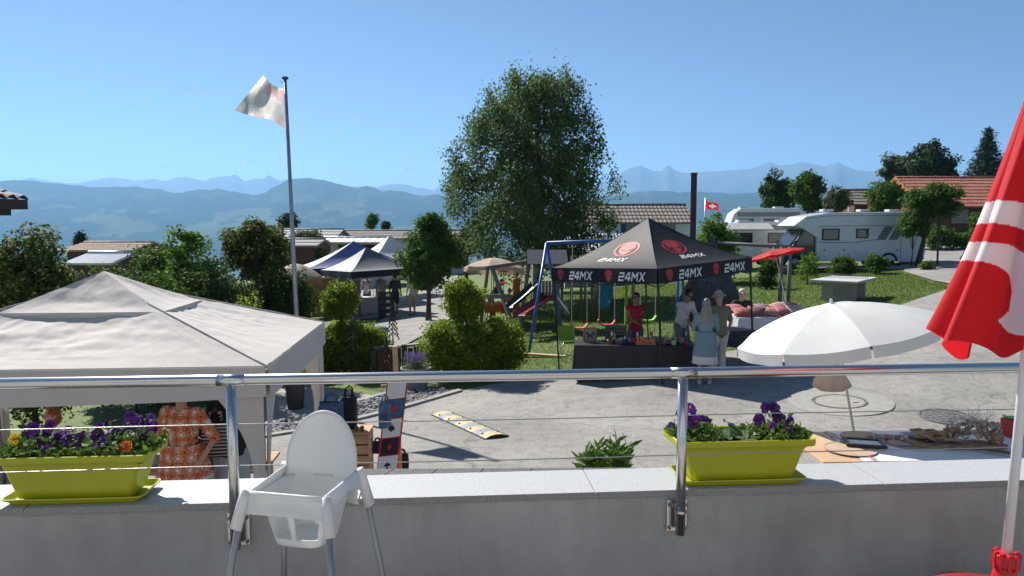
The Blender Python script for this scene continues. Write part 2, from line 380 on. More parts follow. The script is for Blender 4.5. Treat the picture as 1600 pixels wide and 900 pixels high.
def yard_l(y): return interp(y, [(3.0, -16), (8.2, -16), (8.3, -8.2), (16.2, -1.05), (16.6, -0.4), (16.9, 0.2), (17.6, 2.4), (18.4, 5.4), (20, 8.0), (24, 12.2), (30, 18.5), (36, 27)])
def yard_r(y): return interp(y, [(3.0, 16), (20, 19), (30, 26), (36, 32)])
def strips(name, rows, m, dz, n=60):
    vs = []
    for y, a, b_ in rows:
        for i in range(n + 1):
            x = a + (b_ - a) * i / n; vs.append((x, y, zg(x, y) + dz))
    fs = [(j * (n + 1) + i, j * (n + 1) + i + 1, (j + 1) * (n + 1) + i + 1, (j + 1) * (n + 1) + i) for j in range(len(rows) - 1) for i in range(n)]
    me = bpy.data.meshes.new(name); me.from_pydata(vs, [], fs); me.polygons.foreach_set('use_smooth', [True] * len(fs))
    return tag(link_mesh(name, me, m), kind='structure')
strips('road', [(y, yard_l(y) + .05 * nz(y, 3.3, 0, 2), yard_r(y)) for y in np.arange(3.34, 36, 0.3)], ASPH, 0.035)
PATHS = []
def ribbon(name, pts, wd, m, dz):
    P = []
    for a, b_ in zip(pts, pts[1:]):
        a = Vector(a); b_ = Vector(b_); k = max(2, int((b_ - a).length / 0.7))
        P += [a.lerp(b_, i / k) for i in range(k)]
    P.append(Vector(pts[-1])); vs = []; n = 6
    PATHS.append((np.array([tuple(p) for p in P]), wd))
    for i, p in enumerate(P):
        d = (P[min(i + 2, len(P) - 1)] - P[max(i - 2, 0)]).normalized(); s = Vector((d.y, -d.x))
        for j in range(n + 1):
            q = p + s * wd * (j / n - .5); vs.append((q.x, q.y, zg(q.x, q.y) + dz))
    fs = [(i * (n + 1) + j, i * (n + 1) + j + 1, (i + 1) * (n + 1) + j + 1, (i + 1) * (n + 1) + j) for i in range(len(P) - 1) for j in range(n)]
    me = bpy.data.meshes.new(name); me.from_pydata(vs, [], fs); me.polygons.foreach_set('use_smooth', [True] * len(fs))
    return tag(link_mesh(name, me, m), kind='structure')
def g2(px, py): p = gnd(px, py); return (p.x, p.y)
ribbon('path', [g2(560, 545), g2(610, 522), g2(655, 497), g2(715, 470), g2(780, 446), g2(812, 430), g2(835, 414)], 3.0, ASPH, 0.05)
ribbon('path', [g2(600, 497), g2(500, 492), g2(380, 486)], 3.0, ASPH, 0.045)
ribbon('path', [g2(1640, 455), g2(1520, 437), g2(1470, 424), g2(1450, 408), g2(1462, 397), g2(1560, 384), g2(1640, 378)], 2.8, ASPH, 0.05)
ribbon('path', [g2(1200, 417), g2(1330, 420), g2(1440, 419), g2(1470, 421)], 1.8, ASPH, 0.055)

# short grass on the lawns
def grass(name, n, test, x0, x1, y0, y1, hgt):
    x = rng.uniform(x0, x1, n); y = rng.uniform(y0, y1, n)
    k = np.array([test(a, b) for a, b in zip(x, y)]); x = x[k]; y = y[k]; n = len(x)
    z = np.array([zg(a, b) for a, b in zip(x, y)])
    th = rng.uniform(0, 6.283, n); h = hgt * rng.uniform(.4, 1.3, n); wd = 0.004 + 0.0003 * y; ln = rng.normal(0, .4, (n, 2)) * h[:, None]
    P = np.empty((n, 4, 3)); dx = np.cos(th) * wd; dy = np.sin(th) * wd
    P[:, 0] = np.stack([x - dx, y - dy, z], 1); P[:, 1] = np.stack([x + dx, y + dy, z], 1)
    P[:, 2] = np.stack([x + dx * .2 + ln[:, 0], y + dy * .2 + ln[:, 1], z + h], 1); P[:, 3] = np.stack([x - dx * .2 + ln[:, 0], y - dy * .2 + ln[:, 1], z + h], 1)
    return quads_mesh(name, P, leafmat('grass blade', (0.09, 0.15, 0.024), (0.17, 0.22, 0.05), 0.5), None)
def on_lawn(x, y): return x < yard_l(y) - .05 and (x > 0 or x > -8.2 + (y - 8.3) * .9) and abs(x / y) < .72 and y > 16.8 and all(((P - (x, y)) ** 2).sum(1).min() > (wd_ * .5 + .1) ** 2 for P, wd_ in PATHS)
tag(grass('grass', 260000, on_lawn, -8, 24, 16.5, 38, 0.055), 'short mown lawn grass behind the market stalls', 'grass', kind='stuff')
# ---------------------------------------------------------------- terrace: floor, parapet, railing
FLOORZ = 1.70; CAPZ = 2.184; WA = math.atan(0.081); WY = 2.95
def wl(x, y, z): # wall frame -> world
    c, s = math.cos(WA), math.sin(WA); return Vector((x * c - y * s, WY + x * s + y * c, z))
def rect_loft(b, rings, seg=5, mi=0, cap0=True, cap1=True):
    """rings: (halfx, halfy, corner radius, z)"""
    vs = []; fs = []; n = seg * 4 + 4
    for hx, hy, r, z in rings:
        for q, (sx, sy) in enumerate(((1, 1), (-1, 1), (-1, -1), (1, -1))):
            for i in range(seg + 1):
                a = math.pi / 2 * (q + i / seg); vs.append((sx * (hx - r) + r * math.cos(a), sy * (hy - r) + r * math.sin(a), z))
    for k in range(len(rings) - 1):
        for i in range(n): j = (i + 1) % n; fs.append((k * n + i, k * n + j, (k + 1) * n + j, (k + 1) * n + i))
    if cap0: fs.append(tuple(range(n - 1, -1, -1)))
    if cap1: fs.append(tuple((len(rings) - 1) * n + i for i in range(n)))
    return b.add(vs, fs, mi)
PLAST = mat('grey render coat', (0.38, 0.38, 0.375), 0.85, vs_=1.6, var=0.22, bump=0.5, bs=160, det=8)
GRAN = mat('pale granite', (0.26, 0.27, 0.285), 0.6, vs_=260, col2=(0.53, 0.54, 0.555), bump=0.15, bs=300, det=2)
DGRAN = mat('sawn granite edge', (0.17, 0.17, 0.165), 0.8, vs_=300, col2=(0.36, 0.36, 0.35), det=2)
STEEL = mat('brushed stainless steel', (0.62, 0.61, 0.59), 0.24, 1.0, vs_=3, var=0.06, stretch=(1, 30, 30))
b = MB(); b.box((0, 0.6, FLOORZ - .1), (16, 4.65, .2)); fl = b.build('terrace_floor', mat('terrace paving', (0.33, 0.32, 0.31), .8, vs_=5, var=.12)); tag(fl, kind='structure')
pw = thing('parapet_wall', 'grey rendered parapet wall with pale granite coping along the terrace', 'wall', (0, WY, 0), WA)
# rain streaks and grime on the render
t = PLAST.node_tree; bs0 = t.nodes['Principled BSDF']; src = bs0.inputs['Base Color'].links[0].from_socket; tcn = t.nodes.new('ShaderNodeTexCoord'); mpn = t.nodes.new('ShaderNodeMapping'); mpn.inputs['Scale'].default_value = (5, 5, 1.1); t.links.new(tcn.outputs['Object'], mpn.inputs[0])
ns = t.nodes.new('ShaderNodeTexNoise'); ns.inputs['Scale'].default_value = 1.3; ns.inputs['Detail'].default_value = 7; ns.inputs['Roughness'].default_value = .7; t.links.new(mpn.outputs[0], ns.inputs['Vector']); rs = t.nodes.new('ShaderNodeValToRGB'); rs.color_ramp.elements[0].position = .36; rs.color_ramp.elements[0].color = (.72, .71, .69, 1); rs.color_ramp.elements[1].position = .54; rs.color_ramp.elements[1].color = (1, 1, 1, 1); t.links.new(ns.outputs['Fac'], rs.inputs[0])
mm_ = t.nodes.new('ShaderNodeMix'); mm_.data_type = 'RGBA'; mm_.blend_type = 'MULTIPLY'; mm_.inputs[0].default_value = .38; t.links.new(src, mm_.inputs[6]); t.links.new(rs.outputs[0], mm_.inputs[7]); t.links.new(mm_.outputs[2], bs0.inputs['Base Color'])
b = MB(); b.box((0, 0.14, (CAPZ - .03) / 2), (14, .26, CAPZ - .03)); b.build('wall_body', PLAST, pw)
jx = [-7, -4.2, -3.0, -1.85, -0.60, 0.335, 1.55, 2.75, 3.9, 7]
for a, c in zip(jx, jx[1:]):
    b = MB(); b.box(((a + c) / 2, 0.14, CAPZ - .014), (c - a - .004, .285, .028)); b.m = [1, 0, 1, 1, 1, 1]; b.build('coping_slab', [GRAN, DGRAN], pw, bevel=.002)
b = MB(); b.box((0, 0.14, CAPZ - .016), (13.9, .28, .02)); b.build('joint_mortar', mat('mortar', (.42, .36, .27), .9), pw)

rl = thing('railing', 'stainless steel handrail on posts with two thin cables above the parapet', 'railing', (0, WY, 0), WA)
RY = -0.05; RZ = at(1600, 574, 3.07).z
b = MB(); b.tube([(-7, RY, RZ), (7, RY, RZ)], .0212, 24); b.build('top_rail', STEEL, rl, smooth=True)
PX = [at(360, 600, 2.82).x / math.cos(WA), at(1064, 600, 2.97).x / math.cos(WA)]; step = PX[1] - PX[0]
for k in (-1, 0, 1, 2):
    x = PX[0] + step * k
    b = MB(); b.tube([(x, RY, RZ - .015), (x, RY, CAPZ - .165)], .0195, 20); po = b.build('post', STEEL, rl, smooth=True)
    b = MB(); b.tube([(x - .05, RY, RZ), (x + .052, RY, RZ)], .0222, 24); b.build('rail_sleeve', STEEL, rl, smooth=True)
    b = MB(); b.box((x - .0, -.004, CAPZ - .105), (.085, .006, .13)); pl = b.build('bracket_plate', STEEL, rl, bevel=.004)
    b = MB(); b.tube([(x, RY, CAPZ - .075), (x, RY, CAPZ - .065)], .024, 20); b.box((x, -.02, CAPZ - .105), (.012, .04, .1)); b.build('clamp_ring', STEEL, rl)
    for dx in (-.033, .033):
        for dz in (-.05, .045):
            b = MB(); b.tube([(x + dx, -.005, CAPZ - .105 + dz), (x + dx, -.018, CAPZ - .105 + dz)], .0065, 6); b.build('bolt', mat('weathered bolt', (.22, .2, .17), .5, .8), pl)
CZ = [at(800, 654, 2.9).z, at(800, 717, 2.9).z]
for z in CZ:
    b = MB(); b.tube([(-7 + i * .35, RY, z - .004 * math.sin(i * .55) ** 2) for i in range(41)], .0022, 6); b.build('cable', mat('steel cable', (.45, .43, .41), .35, 1.0, vs_=900, var=.5), rl, smooth=True)

# ---------------------------------------------------------------- flower boxes
LIME = mat('lime green plastic', (0.40, 0.42, 0.012), 0.38, vs_=4, var=.06, trans=0.06)
SOIL = mat('potting soil', (.03, .02, .014), .95, var=.4, vs_=40, bump=1, bs=60)
PANSYLEAF = leafmat('pansy leaf', (.05, .11, .02), (.14, .22, .05), .4)
def petal_mesh(name, r, seed):
    b = MB(); random.seed(seed)
    for k, (a, s) in enumerate(((60, 1), (120, 1), (5, .9), (175, .9), (270, 1.15))):
        a = R(a); d = Vector((math.cos(a), math.sin(a), 0)); n = Vector((-d.y, d.x, 0))
        pts = [Vector((0, 0, .001 * k))] + [d * r * (.55 + .45 * math.cos(q)) * s + n * r * .55 * math.sin(q) * s + Vector((0, 0, .001 * k + r * .16 * random.uniform(-1, 1))) for q in np.linspace(-1.9, 1.9, 9)]
        b.add(pts, [(0, i, i + 1) for i in range(1, 9)], 0)
    b.lathe([(0, .012), (r * .16, .009), (r * .2, .004)], 8, mi=1)
    return b
PM = {}
for nm, c1, c2 in (('purple', (.075, .010, .16), (.03, .004, .06)), ('violet', (.16, .03, .30), (.5, .35, .02)), ('dark', (.035, .006, .075), (.012, .002, .02)), ('orange', (.75, .17, .01), (.3, .04, .01)), ('yellow', (.75, .5, .02), (.4, .2, .01))):
    b = petal_mesh(nm, .027, hash(len(nm)) % 99); me = b.mesh('pansy'); me.polygons.foreach_set('material_index', b.m)
    me.materials.append(mat(nm + ' petal', c1, .6, var=.3, vs_=60, trans=.25)); me.materials.append(mat(nm + ' centre', c2, .7)); PM[nm] = me
def planter(x, label, blooms, greens, crinkle):
    T = thing('flower_box', label, 'flower box', wl(x, .115, CAPZ), WA, 'lime green flower boxes on the coping')
    b = MB(); rect_loft(b, [(.215, .075, .02, .022), (.255, .098, .022, .16), (.258, .1, .022, .165), (.288, .118, .026, .166), (.291, .121, .026, .172), (.291, .121, .026, .193), (.286, .116, .024, .196), (.279, .109, .022, .193), (.262, .095, .02, .168), (.255, .09, .02, .14)], cap1=False)
    b.build('box', LIME, T, smooth=False, bevel=0)
    b = MB(); rect_loft(b, [(.235, .085, .02, .002), (.258, .103, .022, .03), (.262, .107, .022, .03), (.262, .107, .022, .025), (.238, .084, .02, .008)], cap1=True); b.build('saucer', LIME, T)
    b = MB(); b.grid(lambda u, v: Vector(((u - .5) * .52, (v - .5) * .19, .155 + .012 * nz(u * 9, v * 5))), 20, 8); b.build('soil', SOIL, T)
    P = []; S = []
    for (cx, cy, rx, h, n) in greens:
        q = rng.normal(size=(n, 3)) * np.array([rx, .05, h * .25]); q[:, 2] = np.abs(q[:, 2]); P.append(q + np.array([cx, cy, .155]))
    P = np.concatenate(P); P[:, 1] = np.clip(P[:, 1], -.10, .10); P[:, 0] = np.clip(P[:, 0], -.27 - .03 * rng.random(len(P)), .27 + .03 * rng.random(len(P))); P[:, 2] = np.maximum(P[:, 2], np.where((np.abs(P[:, 1]) > .07) | (np.abs(P[:, 0]) > .24), .20, .15))
    leaves('foliage', P, .030, PANSYLEAF, T, aspect=.5)
    b = MB()
    for (cx, cy, cz, kind, rot) in blooms: b.tube([(cx * .95, cy * .7, .15), (cx * .98, cy * .9, (cz + .15) / 2 + .01), (cx, cy, cz)], .0018, 4)
    tag(b.build('stems', mat('flower stem', (.1, .17, .03), .6), T), kind='stuff')
    random.seed(int(x * 100))
    for (cx, cy, cz, kind, rot) in blooms:
        o = link_mesh('pansy', PM[kind], None, T); o.location = (cx, cy, cz)
        o.rotation_euler = (R(random.uniform(35, 85)), R(random.uniform(-20, 20)), rot); s = random.uniform(.8, 1.15); o.scale = (s, s, s)
    if crinkle:
        n = 0
        for (cx, cy) in crinkle:
            for k in range(11):
                a = k * 2.4; L = random.uniform(.07, .11); d = Vector((math.cos(a), math.sin(a), 0)); s = Vector((-d.y, d.x, 0)); el = random.uniform(.35, 1.2)
                b = MB(); b.grid(lambda u, v: Vector((cx, cy, .16)) + d * L * v * math.cos(el * (1 - .5 * v)) + Vector((0, 0, L * v * math.sin(el) - .03 * v * v)) + s * (u - .5) * .055 * math.sin(math.pi * min(.97, .12 + .85 * v)) + Vector((0, 0, .006 * nz(u * 8 + k, v * 9, k))), 5, 8)
                b.build('leaf', mat('primrose leaf', (.035, .085, .025), .55, vs_=70, col2=(.10, .17, .05), trans=.3), T, smooth=True)
    return T
def bl(lst):
    random.seed(11); return [(x, y, .155 + (z - .155) * .84, k, random.uniform(-.6, .6)) for x, y, z, k in lst]
# left box: bloom positions from the picture (x along box, z above coping)
LB = [(-.25, .0, .25, 'yellow'), (-.215, .03, .27, 'dark'), (-.18, .0, .30, 'purple'), (-.155, .05, .255, 'dark'), (-.125, .02, .305, 'purple'), (-.13, -.03, .25, 'dark'), (-.09, .0, .25, 'dark'), (-.07, .03, .275, 'violet'), (-.045, -.02, .245, 'dark'), (-.10, -.06, .225, 'purple'), (-.02, .03, .25, 'dark'), (.0, -.02, .25, 'dark'),
      (.055, .03, .285, 'purple'), (.07, -.02, .265, 'dark'), (.085, .05, .3, 'dark'), (.09, -.05, .24, 'purple'), (.10, .01, .245, 'violet'), (.135, -.01, .275, 'dark'), (.155, .03, .275, 'purple'), (.165, .05, .335, 'purple'), (.17, .06, .32, 'violet'), (.2, .02, .31, 'purple'), (.215, .05, .325, 'dark'), (.235, .05, .315, 'purple'), (.25, .03, .285, 'violet'), (.255, .06, .275, 'purple'), (.235, .0, .24, 'dark'), (.185, -.07, .215, 'orange'), (.195, -.075, .222, 'orange')]
planter(-1.685, 'lime green flower box with purple and one orange pansy left of the high chair', bl(LB),
        [(-.15, 0, .1, .13, 1100), (.0, 0, .1, .1, 600), (.15, 0, .08, .16, 1300), (-.24, 0, .04, .1, 350)], None)
RB = [(-.27, .04, .225, 'violet'), (-.235, .03, .29, 'violet'), (-.215, .05, .325, 'purple'), (-.2, .02, .33, 'violet'), (-.185, .04, .31, 'purple'), (-.215, .0, .275, 'purple'), (-.20, .03, .265, 'dark'), (-.175, .02, .26, 'violet'), (-.145, .03, .265, 'purple'), (-.12, .04, .255, 'dark'),
      (.085, .0, .265, 'purple'), (.1, .02, .27, 'purple'), (.13, .03, .32, 'purple'), (.155, .01, .325, 'dark'), (.175, .04, .31, 'purple'), (.165, -.01, .285, 'dark'), (.135, -.03, .235, 'violet'), (.2, .02, .265, 'dark'), (.235, .02, .25, 'purple'), (.205, -.03, .23, 'violet')]
planter(0.962, 'lime green flower box with purple pansies beside the right railing post', bl(RB),
        [(-.19, 0, .05, .15, 900), (.16, 0, .055, .14, 900), (.24, 0, .03, .07, 250)], [(-.07, .0), (.0, -.03), (.05, .02)])

# ---------------------------------------------------------------- child's high chair
WPL = mat('white plastic', (0.80, 0.81, 0.80), 0.35, vs_=3, var=.02, trans=0.22)
LEGM = mat('grey lacquered tube', (.30, .31, .33), .35, .6)
hc = thing('high_chair', 'white plastic high chair with grey metal legs against the parapet', 'high chair', (-0.675, 2.42, FLOORZ), R(-13)); hc.scale = (.80, .80, 1.03)
def smooth_path(pts, n=6):
    return pts
# tub: loft from the seat up, walls open at the front for the legs; u runs round from front right over the back to front left
def tub(u, v):
    a = -math.pi / 2 + 2 * math.pi * u           # 0 at the front
    hx = .105 + .052 * v; hy = .105 + .045 * v
    ca, sa = math.cos(a), math.sin(a); k = 1 / (abs(ca) ** 4 + abs(sa) ** 4) ** .25
    z = .515 + .165 * v
    return Vector((hx * k * ca, hy * k * sa + .015, z))
b = MB()
NU, NV = 64, 14
vsx = []
for j in range(NV + 1):
    for i in range(NU): vsx.append(tub(i / NU, j / NV))
fsx = []
for j in range(NV):
    for i in range(NU):
        u = (i + .5) / NU; v = (j + .5) / NV; p = tub(u, v)
        if p.y < -.07 and .16 < v < .72 and .014 < abs(p.x) < .105 - .02 * abs(v - .45): continue   # leg openings
        fsx.append((j * NU + i, j * NU + (i + 1) % NU, (j + 1) * NU + (i + 1) % NU, (j + 1) * NU + i))
cidx = len(vsx); vsx.append(Vector((0, .015, .508)))
fsx += [(cidx, (i + 1) % NU, i) for i in range(NU)]
b.add(vsx, fsx); b.build('seat', WPL, hc, smooth=True, solid=.004)
# backrest: tall rounded plate leaning back, flaring into the arms
def backp(u, v):
    v = 1 - (1 - v) ** 2
    z = .60 + .285 * v; s = 2 * u - 1
    hw = .158 if v > .35 else .158 + .02 * (1 - v / .35) ** 2
    if v > .45: hw *= math.sqrt(max(0.0, 1 - ((v - .45) / .55) ** 2.05))
    hw = max(hw, .004)
    return Vector((hw * s, .155 + .05 * v - .035 * s * s * (1 if v < .6 else 1 - (v - .6) * 1.2), z))
b = MB(); b.grid(backp, 24, 28); bo = b.build('backrest', WPL, hc, smooth=True, solid=.007)
b = MB(); rimp = [backp(0, v) for v in np.linspace(.05, 1, 18)] + [backp(1, v) for v in np.linspace(1, .05, 18)]
b.tube([p + Vector((0, .003, 0)) for p in rimp], .0062, 8); b.build('rolled_edge', WPL, bo, smooth=True)
# broad rim: front bar, two arms with flat tops
b = MB()
def rimtop(pts, w0, h):
    for (p, q) in zip(pts, pts[1:]): b.bar(p, q, w0, h)
b.grid(lambda u, v: Vector(((u - .5) * .35, -.152 - .012 * v + .006 * math.cos((u - .5) * 3), .690 - .062 * v)), 16, 6)
b.build('front_bar', WPL, hc, smooth=True, solid=.008)
b = MB(); b.tube([(-.17, -.15, .69), (-.08, -.154, .691), (.08, -.154, .691), (.17, -.15, .69)], .009, 10); b.build('front_lip', WPL, hc, smooth=True)
for s in (-1, 1):
    b = MB(); b.grid(lambda u, v: Vector((s * (.155 + .022 * v + .006 * u), -.15 + .30 * u, .694 + .012 * u - (.004 * v if v < .3 else .09 * (v - .28) * (1 - .55 * math.sin(math.pi * u))))), 16, 12)
    b.build('arm', WPL, hc, smooth=True, solid=.007)
    for e in (-1, 1):
        top = Vector((s * .172, e * .15, .70 + (.01 if e > 0 else 0))); bot = Vector((s * .20, e * .185, .585)); ft = Vector((s * .285, e * .29, .0))
        b = MB(); b.tube([top, top.lerp(bot, .3), bot], [.017, .021, .0235], 14); so_ = b.build('leg_socket', WPL, hc, smooth=True)
        b = MB(); q = Vector((s * .2, e * .185, .585)) - Vector((0, e * .0215, -.012)); b.ell(q, (.003, .003, .003), 6, 4); b.build('rivet', LEGM, so_)
        b = MB(); b.tube([top.lerp(bot, .5), ft + Vector((0, 0, .012))], .0125, 14); lg = b.build('leg', LEGM, hc, smooth=True)
        b = MB(); b.tube([ft + Vector((0, 0, .03)), ft + Vector((0, 0, .0))], .015, 12); b.build('foot_cap', WPL, lg, smooth=True)

# ---------------------------------------------------------------- folded red parasol at the right
RED = (0.62, 0.012, 0.02); PY = 2.62
rp_ = thing('folded_parasol', 'folded red and white sun parasol on a white pole at the terrace edge', 'parasol', (at(1567, 850, PY).x, PY, FLOORZ), rot=(0, R(2.3), 0))
pm = bpy.data.materials.new('printed parasol cloth'); pm.use_nodes = True; t = pm.node_tree; bb = t.nodes['Principled BSDF']; bb.inputs['Roughness'].default_value = .75
ca = t.nodes.new('ShaderNodeAttribute'); ca.attribute_name = 'print'; t.links.new(ca.outputs['Color'], bb.inputs['Base Color'])
tr = t.nodes.new('ShaderNodeBsdfTranslucent'); t.links.new(ca.outputs['Color'], tr.inputs[0]); mxs = t.nodes.new('ShaderNodeMixShader'); mxs.inputs[0].default_value = .42
t.links.new(bb.outputs[0], mxs.inputs[1]); t.links.new(tr.outputs[0], mxs.inputs[2]); t.links.new(mxs.outputs[0], t.nodes['Material Output'].inputs[0])
W2 = wmat(rp_).inverted()
def loc2(px, py): q = W2 @ at(px, py, PY - .1); return (q.x, q.z)
axis_top = (W2 @ at(1610, 20, PY)).z; hem = (W2 @ at(1582, 526, PY)).z
POL = [[(1545, 312), (1565, 307), (1600, 316), (1660, 345), (1660, 392), (1600, 359), (1565, 345), (1525, 353)],
       [(1508, 398), (1530, 384), (1553, 376), (1575, 381), (1590, 392), (1604, 418), (1608, 450), (1600, 480), (1588, 500), (1573, 513), (1541, 489), (1558, 472), (1566, 445), (1565, 425), (1556, 410), (1540, 405), (1515, 410), (1494, 420)]]
POL = [[loc2(*p) for p in P] for P in POL]
S0 = loc2(1512, 476)
def inked(x, z):
    if any(inpoly(x, z, P) for P in POL): return True
    dx, dz = (x - S0[0]) * 1190 / 2.5, (z - S0[1]) * 1190 / 2.5
    for rad in (10.5, 5.2):
        d = math.hypot(dx + (10.5 - rad) * .3, dz * 1.2)
        if abs(d - rad) < 1.5 and not (dx < -rad * .55 and dz > -2): return True
    return False
NT, NZ = 420, 280; vs_ = []; cols = []
for j in range(NZ + 1):
    s = j / NZ
    for i in range(NT):
        a = 2 * math.pi * i / NT
        fold = math.cos(7 * a + .6 + .5 * math.sin(s * 2)) ; fold2 = math.cos(3 * a + 1.0)
        r = .022 + .235 * s ** 1.12 * (1 + .30 * fold * s + .10 * fold2 + .04 * math.cos(15 * a + 4 * s))
        z = axis_top - (axis_top - hem) * s - .035 * s ** 6 * (1 + math.cos(7 * a + 3.6)) + .02 * s ** 6 * math.cos(3 * a)
        x = r * math.cos(a) - .018 * s; y = r * math.sin(a) * .85; xp = (.022 + .25 * s ** 1.12) * math.cos(a) - .018 * s
        vs_.append((x, y, z)); cols.append(inked(xp, axis_top - (axis_top - hem) * s))
fs_ = [(j * NT + i, j * NT + (i + 1) % NT, (j + 1) * NT + (i + 1) % NT, (j + 1) * NT + i) for j in range(NZ) for i in range(NT)]
me = bpy.data.meshes.new('canopy'); me.from_pydata(vs_, [], fs_); me.polygons.foreach_set('use_smooth', [True] * len(fs_))
ca_ = me.color_attributes.new('print', 'FLOAT_COLOR', 'POINT')
ca_.data.foreach_set('color', np.array([(0.82, .80, .80, 1) if c else (*RED, 1) for c in cols], dtype=np.float32).ravel())
link_mesh('canopy', me, pm, rp_)
WHP = mat('white painted pole', (.72, .73, .74), .35)
b = MB(); b.tube([(0, 0, .2), (0, 0, axis_top + .05)], .0165, 16); b.build('pole', WHP, rp_, smooth=True)
RPL = mat('red plastic', (.52, .012, .018), .4)
b = MB(); b.lathe([(.0, .005), (.255, .005), (.265, .03), (.26, .17), (.245, .205), (.20, .222), (.05, .235), (.048, .24)], 40); bs_ = b.build('base', mat('dark red base', (.22, .012, .018), .6, var=.2, vs_=8), rp_, smooth=False, bevel=.006)
b = MB(); b.lathe([(.055, .225), (.047, .27), (.036, .33), (.034, .35)], 24); b.build('stem', RPL, rp_, smooth=True)
b = MB()
for k in range(10): b.box((.037 * math.cos(k * .628), .037 * math.sin(k * .628), .365), (.016, .012, .06), rz=k * .628)
b.lathe([(.03, .34), (.042, .345), (.043, .385), (.03, .392)], 20); b.build('clamp_collar', RPL, rp_, bevel=.002)
# sunlit front of the house the terrace belongs to, behind the viewer
b = MB(); b.box((0, -3.6, 4.2), (24, .3, 8.4)); hw = b.build('house_wall', mat('cream house render', (.35, .355, .36), .85, vs_=2, var=.06)); tag(hw, kind='structure')
for x in (-5.5, -2.2, 2.4, 5.6):
    b = MB(); b.box((x, -3.43, 3.0), (1.5, .06, 1.5)); b.build('window', mat('house glass', (.05, .06, .07), .05, spec=.8), hw)
# ---------------------------------------------------------------- trees and shrubs
L_HAZ = leafmat('hazel leaf', (.045, .100, .016), (.105, .185, .028), .45)
L_DRK = leafmat('dark leaf', (.030, .066, .016), (.07, .12, .026), .38)
L_BIR = leafmat('birch leaf', (.065, .115, .035), (.145, .20, .065), .45, .4)
L_YEL = leafmat('privet leaf', (.08, .15, .014), (.23, .31, .025), .5, third=(.42, .42, .04))
L_ELD = leafmat('elder leaf', (.045, .085, .016), (.11, .155, .028), .42, third=(.52, .43, .2))
L_CON = leafmat('conifer needle', (.020, .046, .020), (.048, .08, .03), .2)
L_GRY = leafmat('grey green leaf', (.06, .085, .035), (.13, .15, .07), .35)
L_BRT = leafmat('bright leaf', (.07, .16, .016), (.16, .26, .03), .48)
WOODB = mat('birch bark', (.32, .30, .27), .85, vs_=7, col2=(.06, .05, .045), stretch=(1, 1, .4))
def tree(name, label, px, Y, ytop, ybot, halfpx, m, base=None, tr=.06, k=70, n=9000, leaf=.10, cr=.3, seed=1, group=None, cat='tree', shape=None, shell=.45, depth=None, lean=0.0, droop=0, aspect=.55, barkm=None, flat=.8):
    top = at(px, ytop, Y); bot = at(px, ybot, Y); r = halfpx / F * Y
    bx = top.x + lean; bz = zg(bx, Y) if base is None else base
    T = thing(name, label, cat, (bx, Y, bz), 0, group)
    c = Vector((top.x, Y, (top.z + bot.z) / 2)); rz_ = (top.z - bot.z) / 2
    q = max(.25, 1 - cr / max(r, .01) * .55); qz = max(.25, 1 - cr * flat / rz_ * .55)
    ob, cl = crown('crown', tuple(c - Vector((bx, Y, bz))), (r * q, (depth or r) * q, rz_ * qz), m, T, k, cr, n, leaf, seed, shell, shape, flat, droop, aspect)
    lim = [Vector(p) + Vector((bx, Y, bz)) for p in cl[:: max(1, k // 14)]]
    trunk(T, (bx, Y, bz), (c.x, Y, c.z + rz_ * .35), tr, tr * .35, lim, m=barkm)
    return T
def shrub(label, px, Y, ytop, halfpx, m, ybot=None, **kw):
    T0 = at(px, ytop, Y); zb = zg(T0.x, Y)
    yb = ybot if ybot else 352 + (CAMZ - zb) / Y * F
    kw.setdefault('shape', lambda t: min(1.75, 1 / math.sqrt(max(.2, 1 - (2 * t - 1) ** 2))) if t < .5 else 1.0)
    kw.setdefault('name', 'shrub'); kw.setdefault('cat', 'shrub'); nm = kw.pop('name')
    return tree(nm, label, px, Y, ytop, yb, halfpx, m, tr=kw.pop('tr', .03), **kw)
egg = lambda t: (1.1 if t < .3 else 1.1 - (t - .3) ** 1.3 * 1.0)
cone = lambda t: max(.06, 1.0 - t * .93)
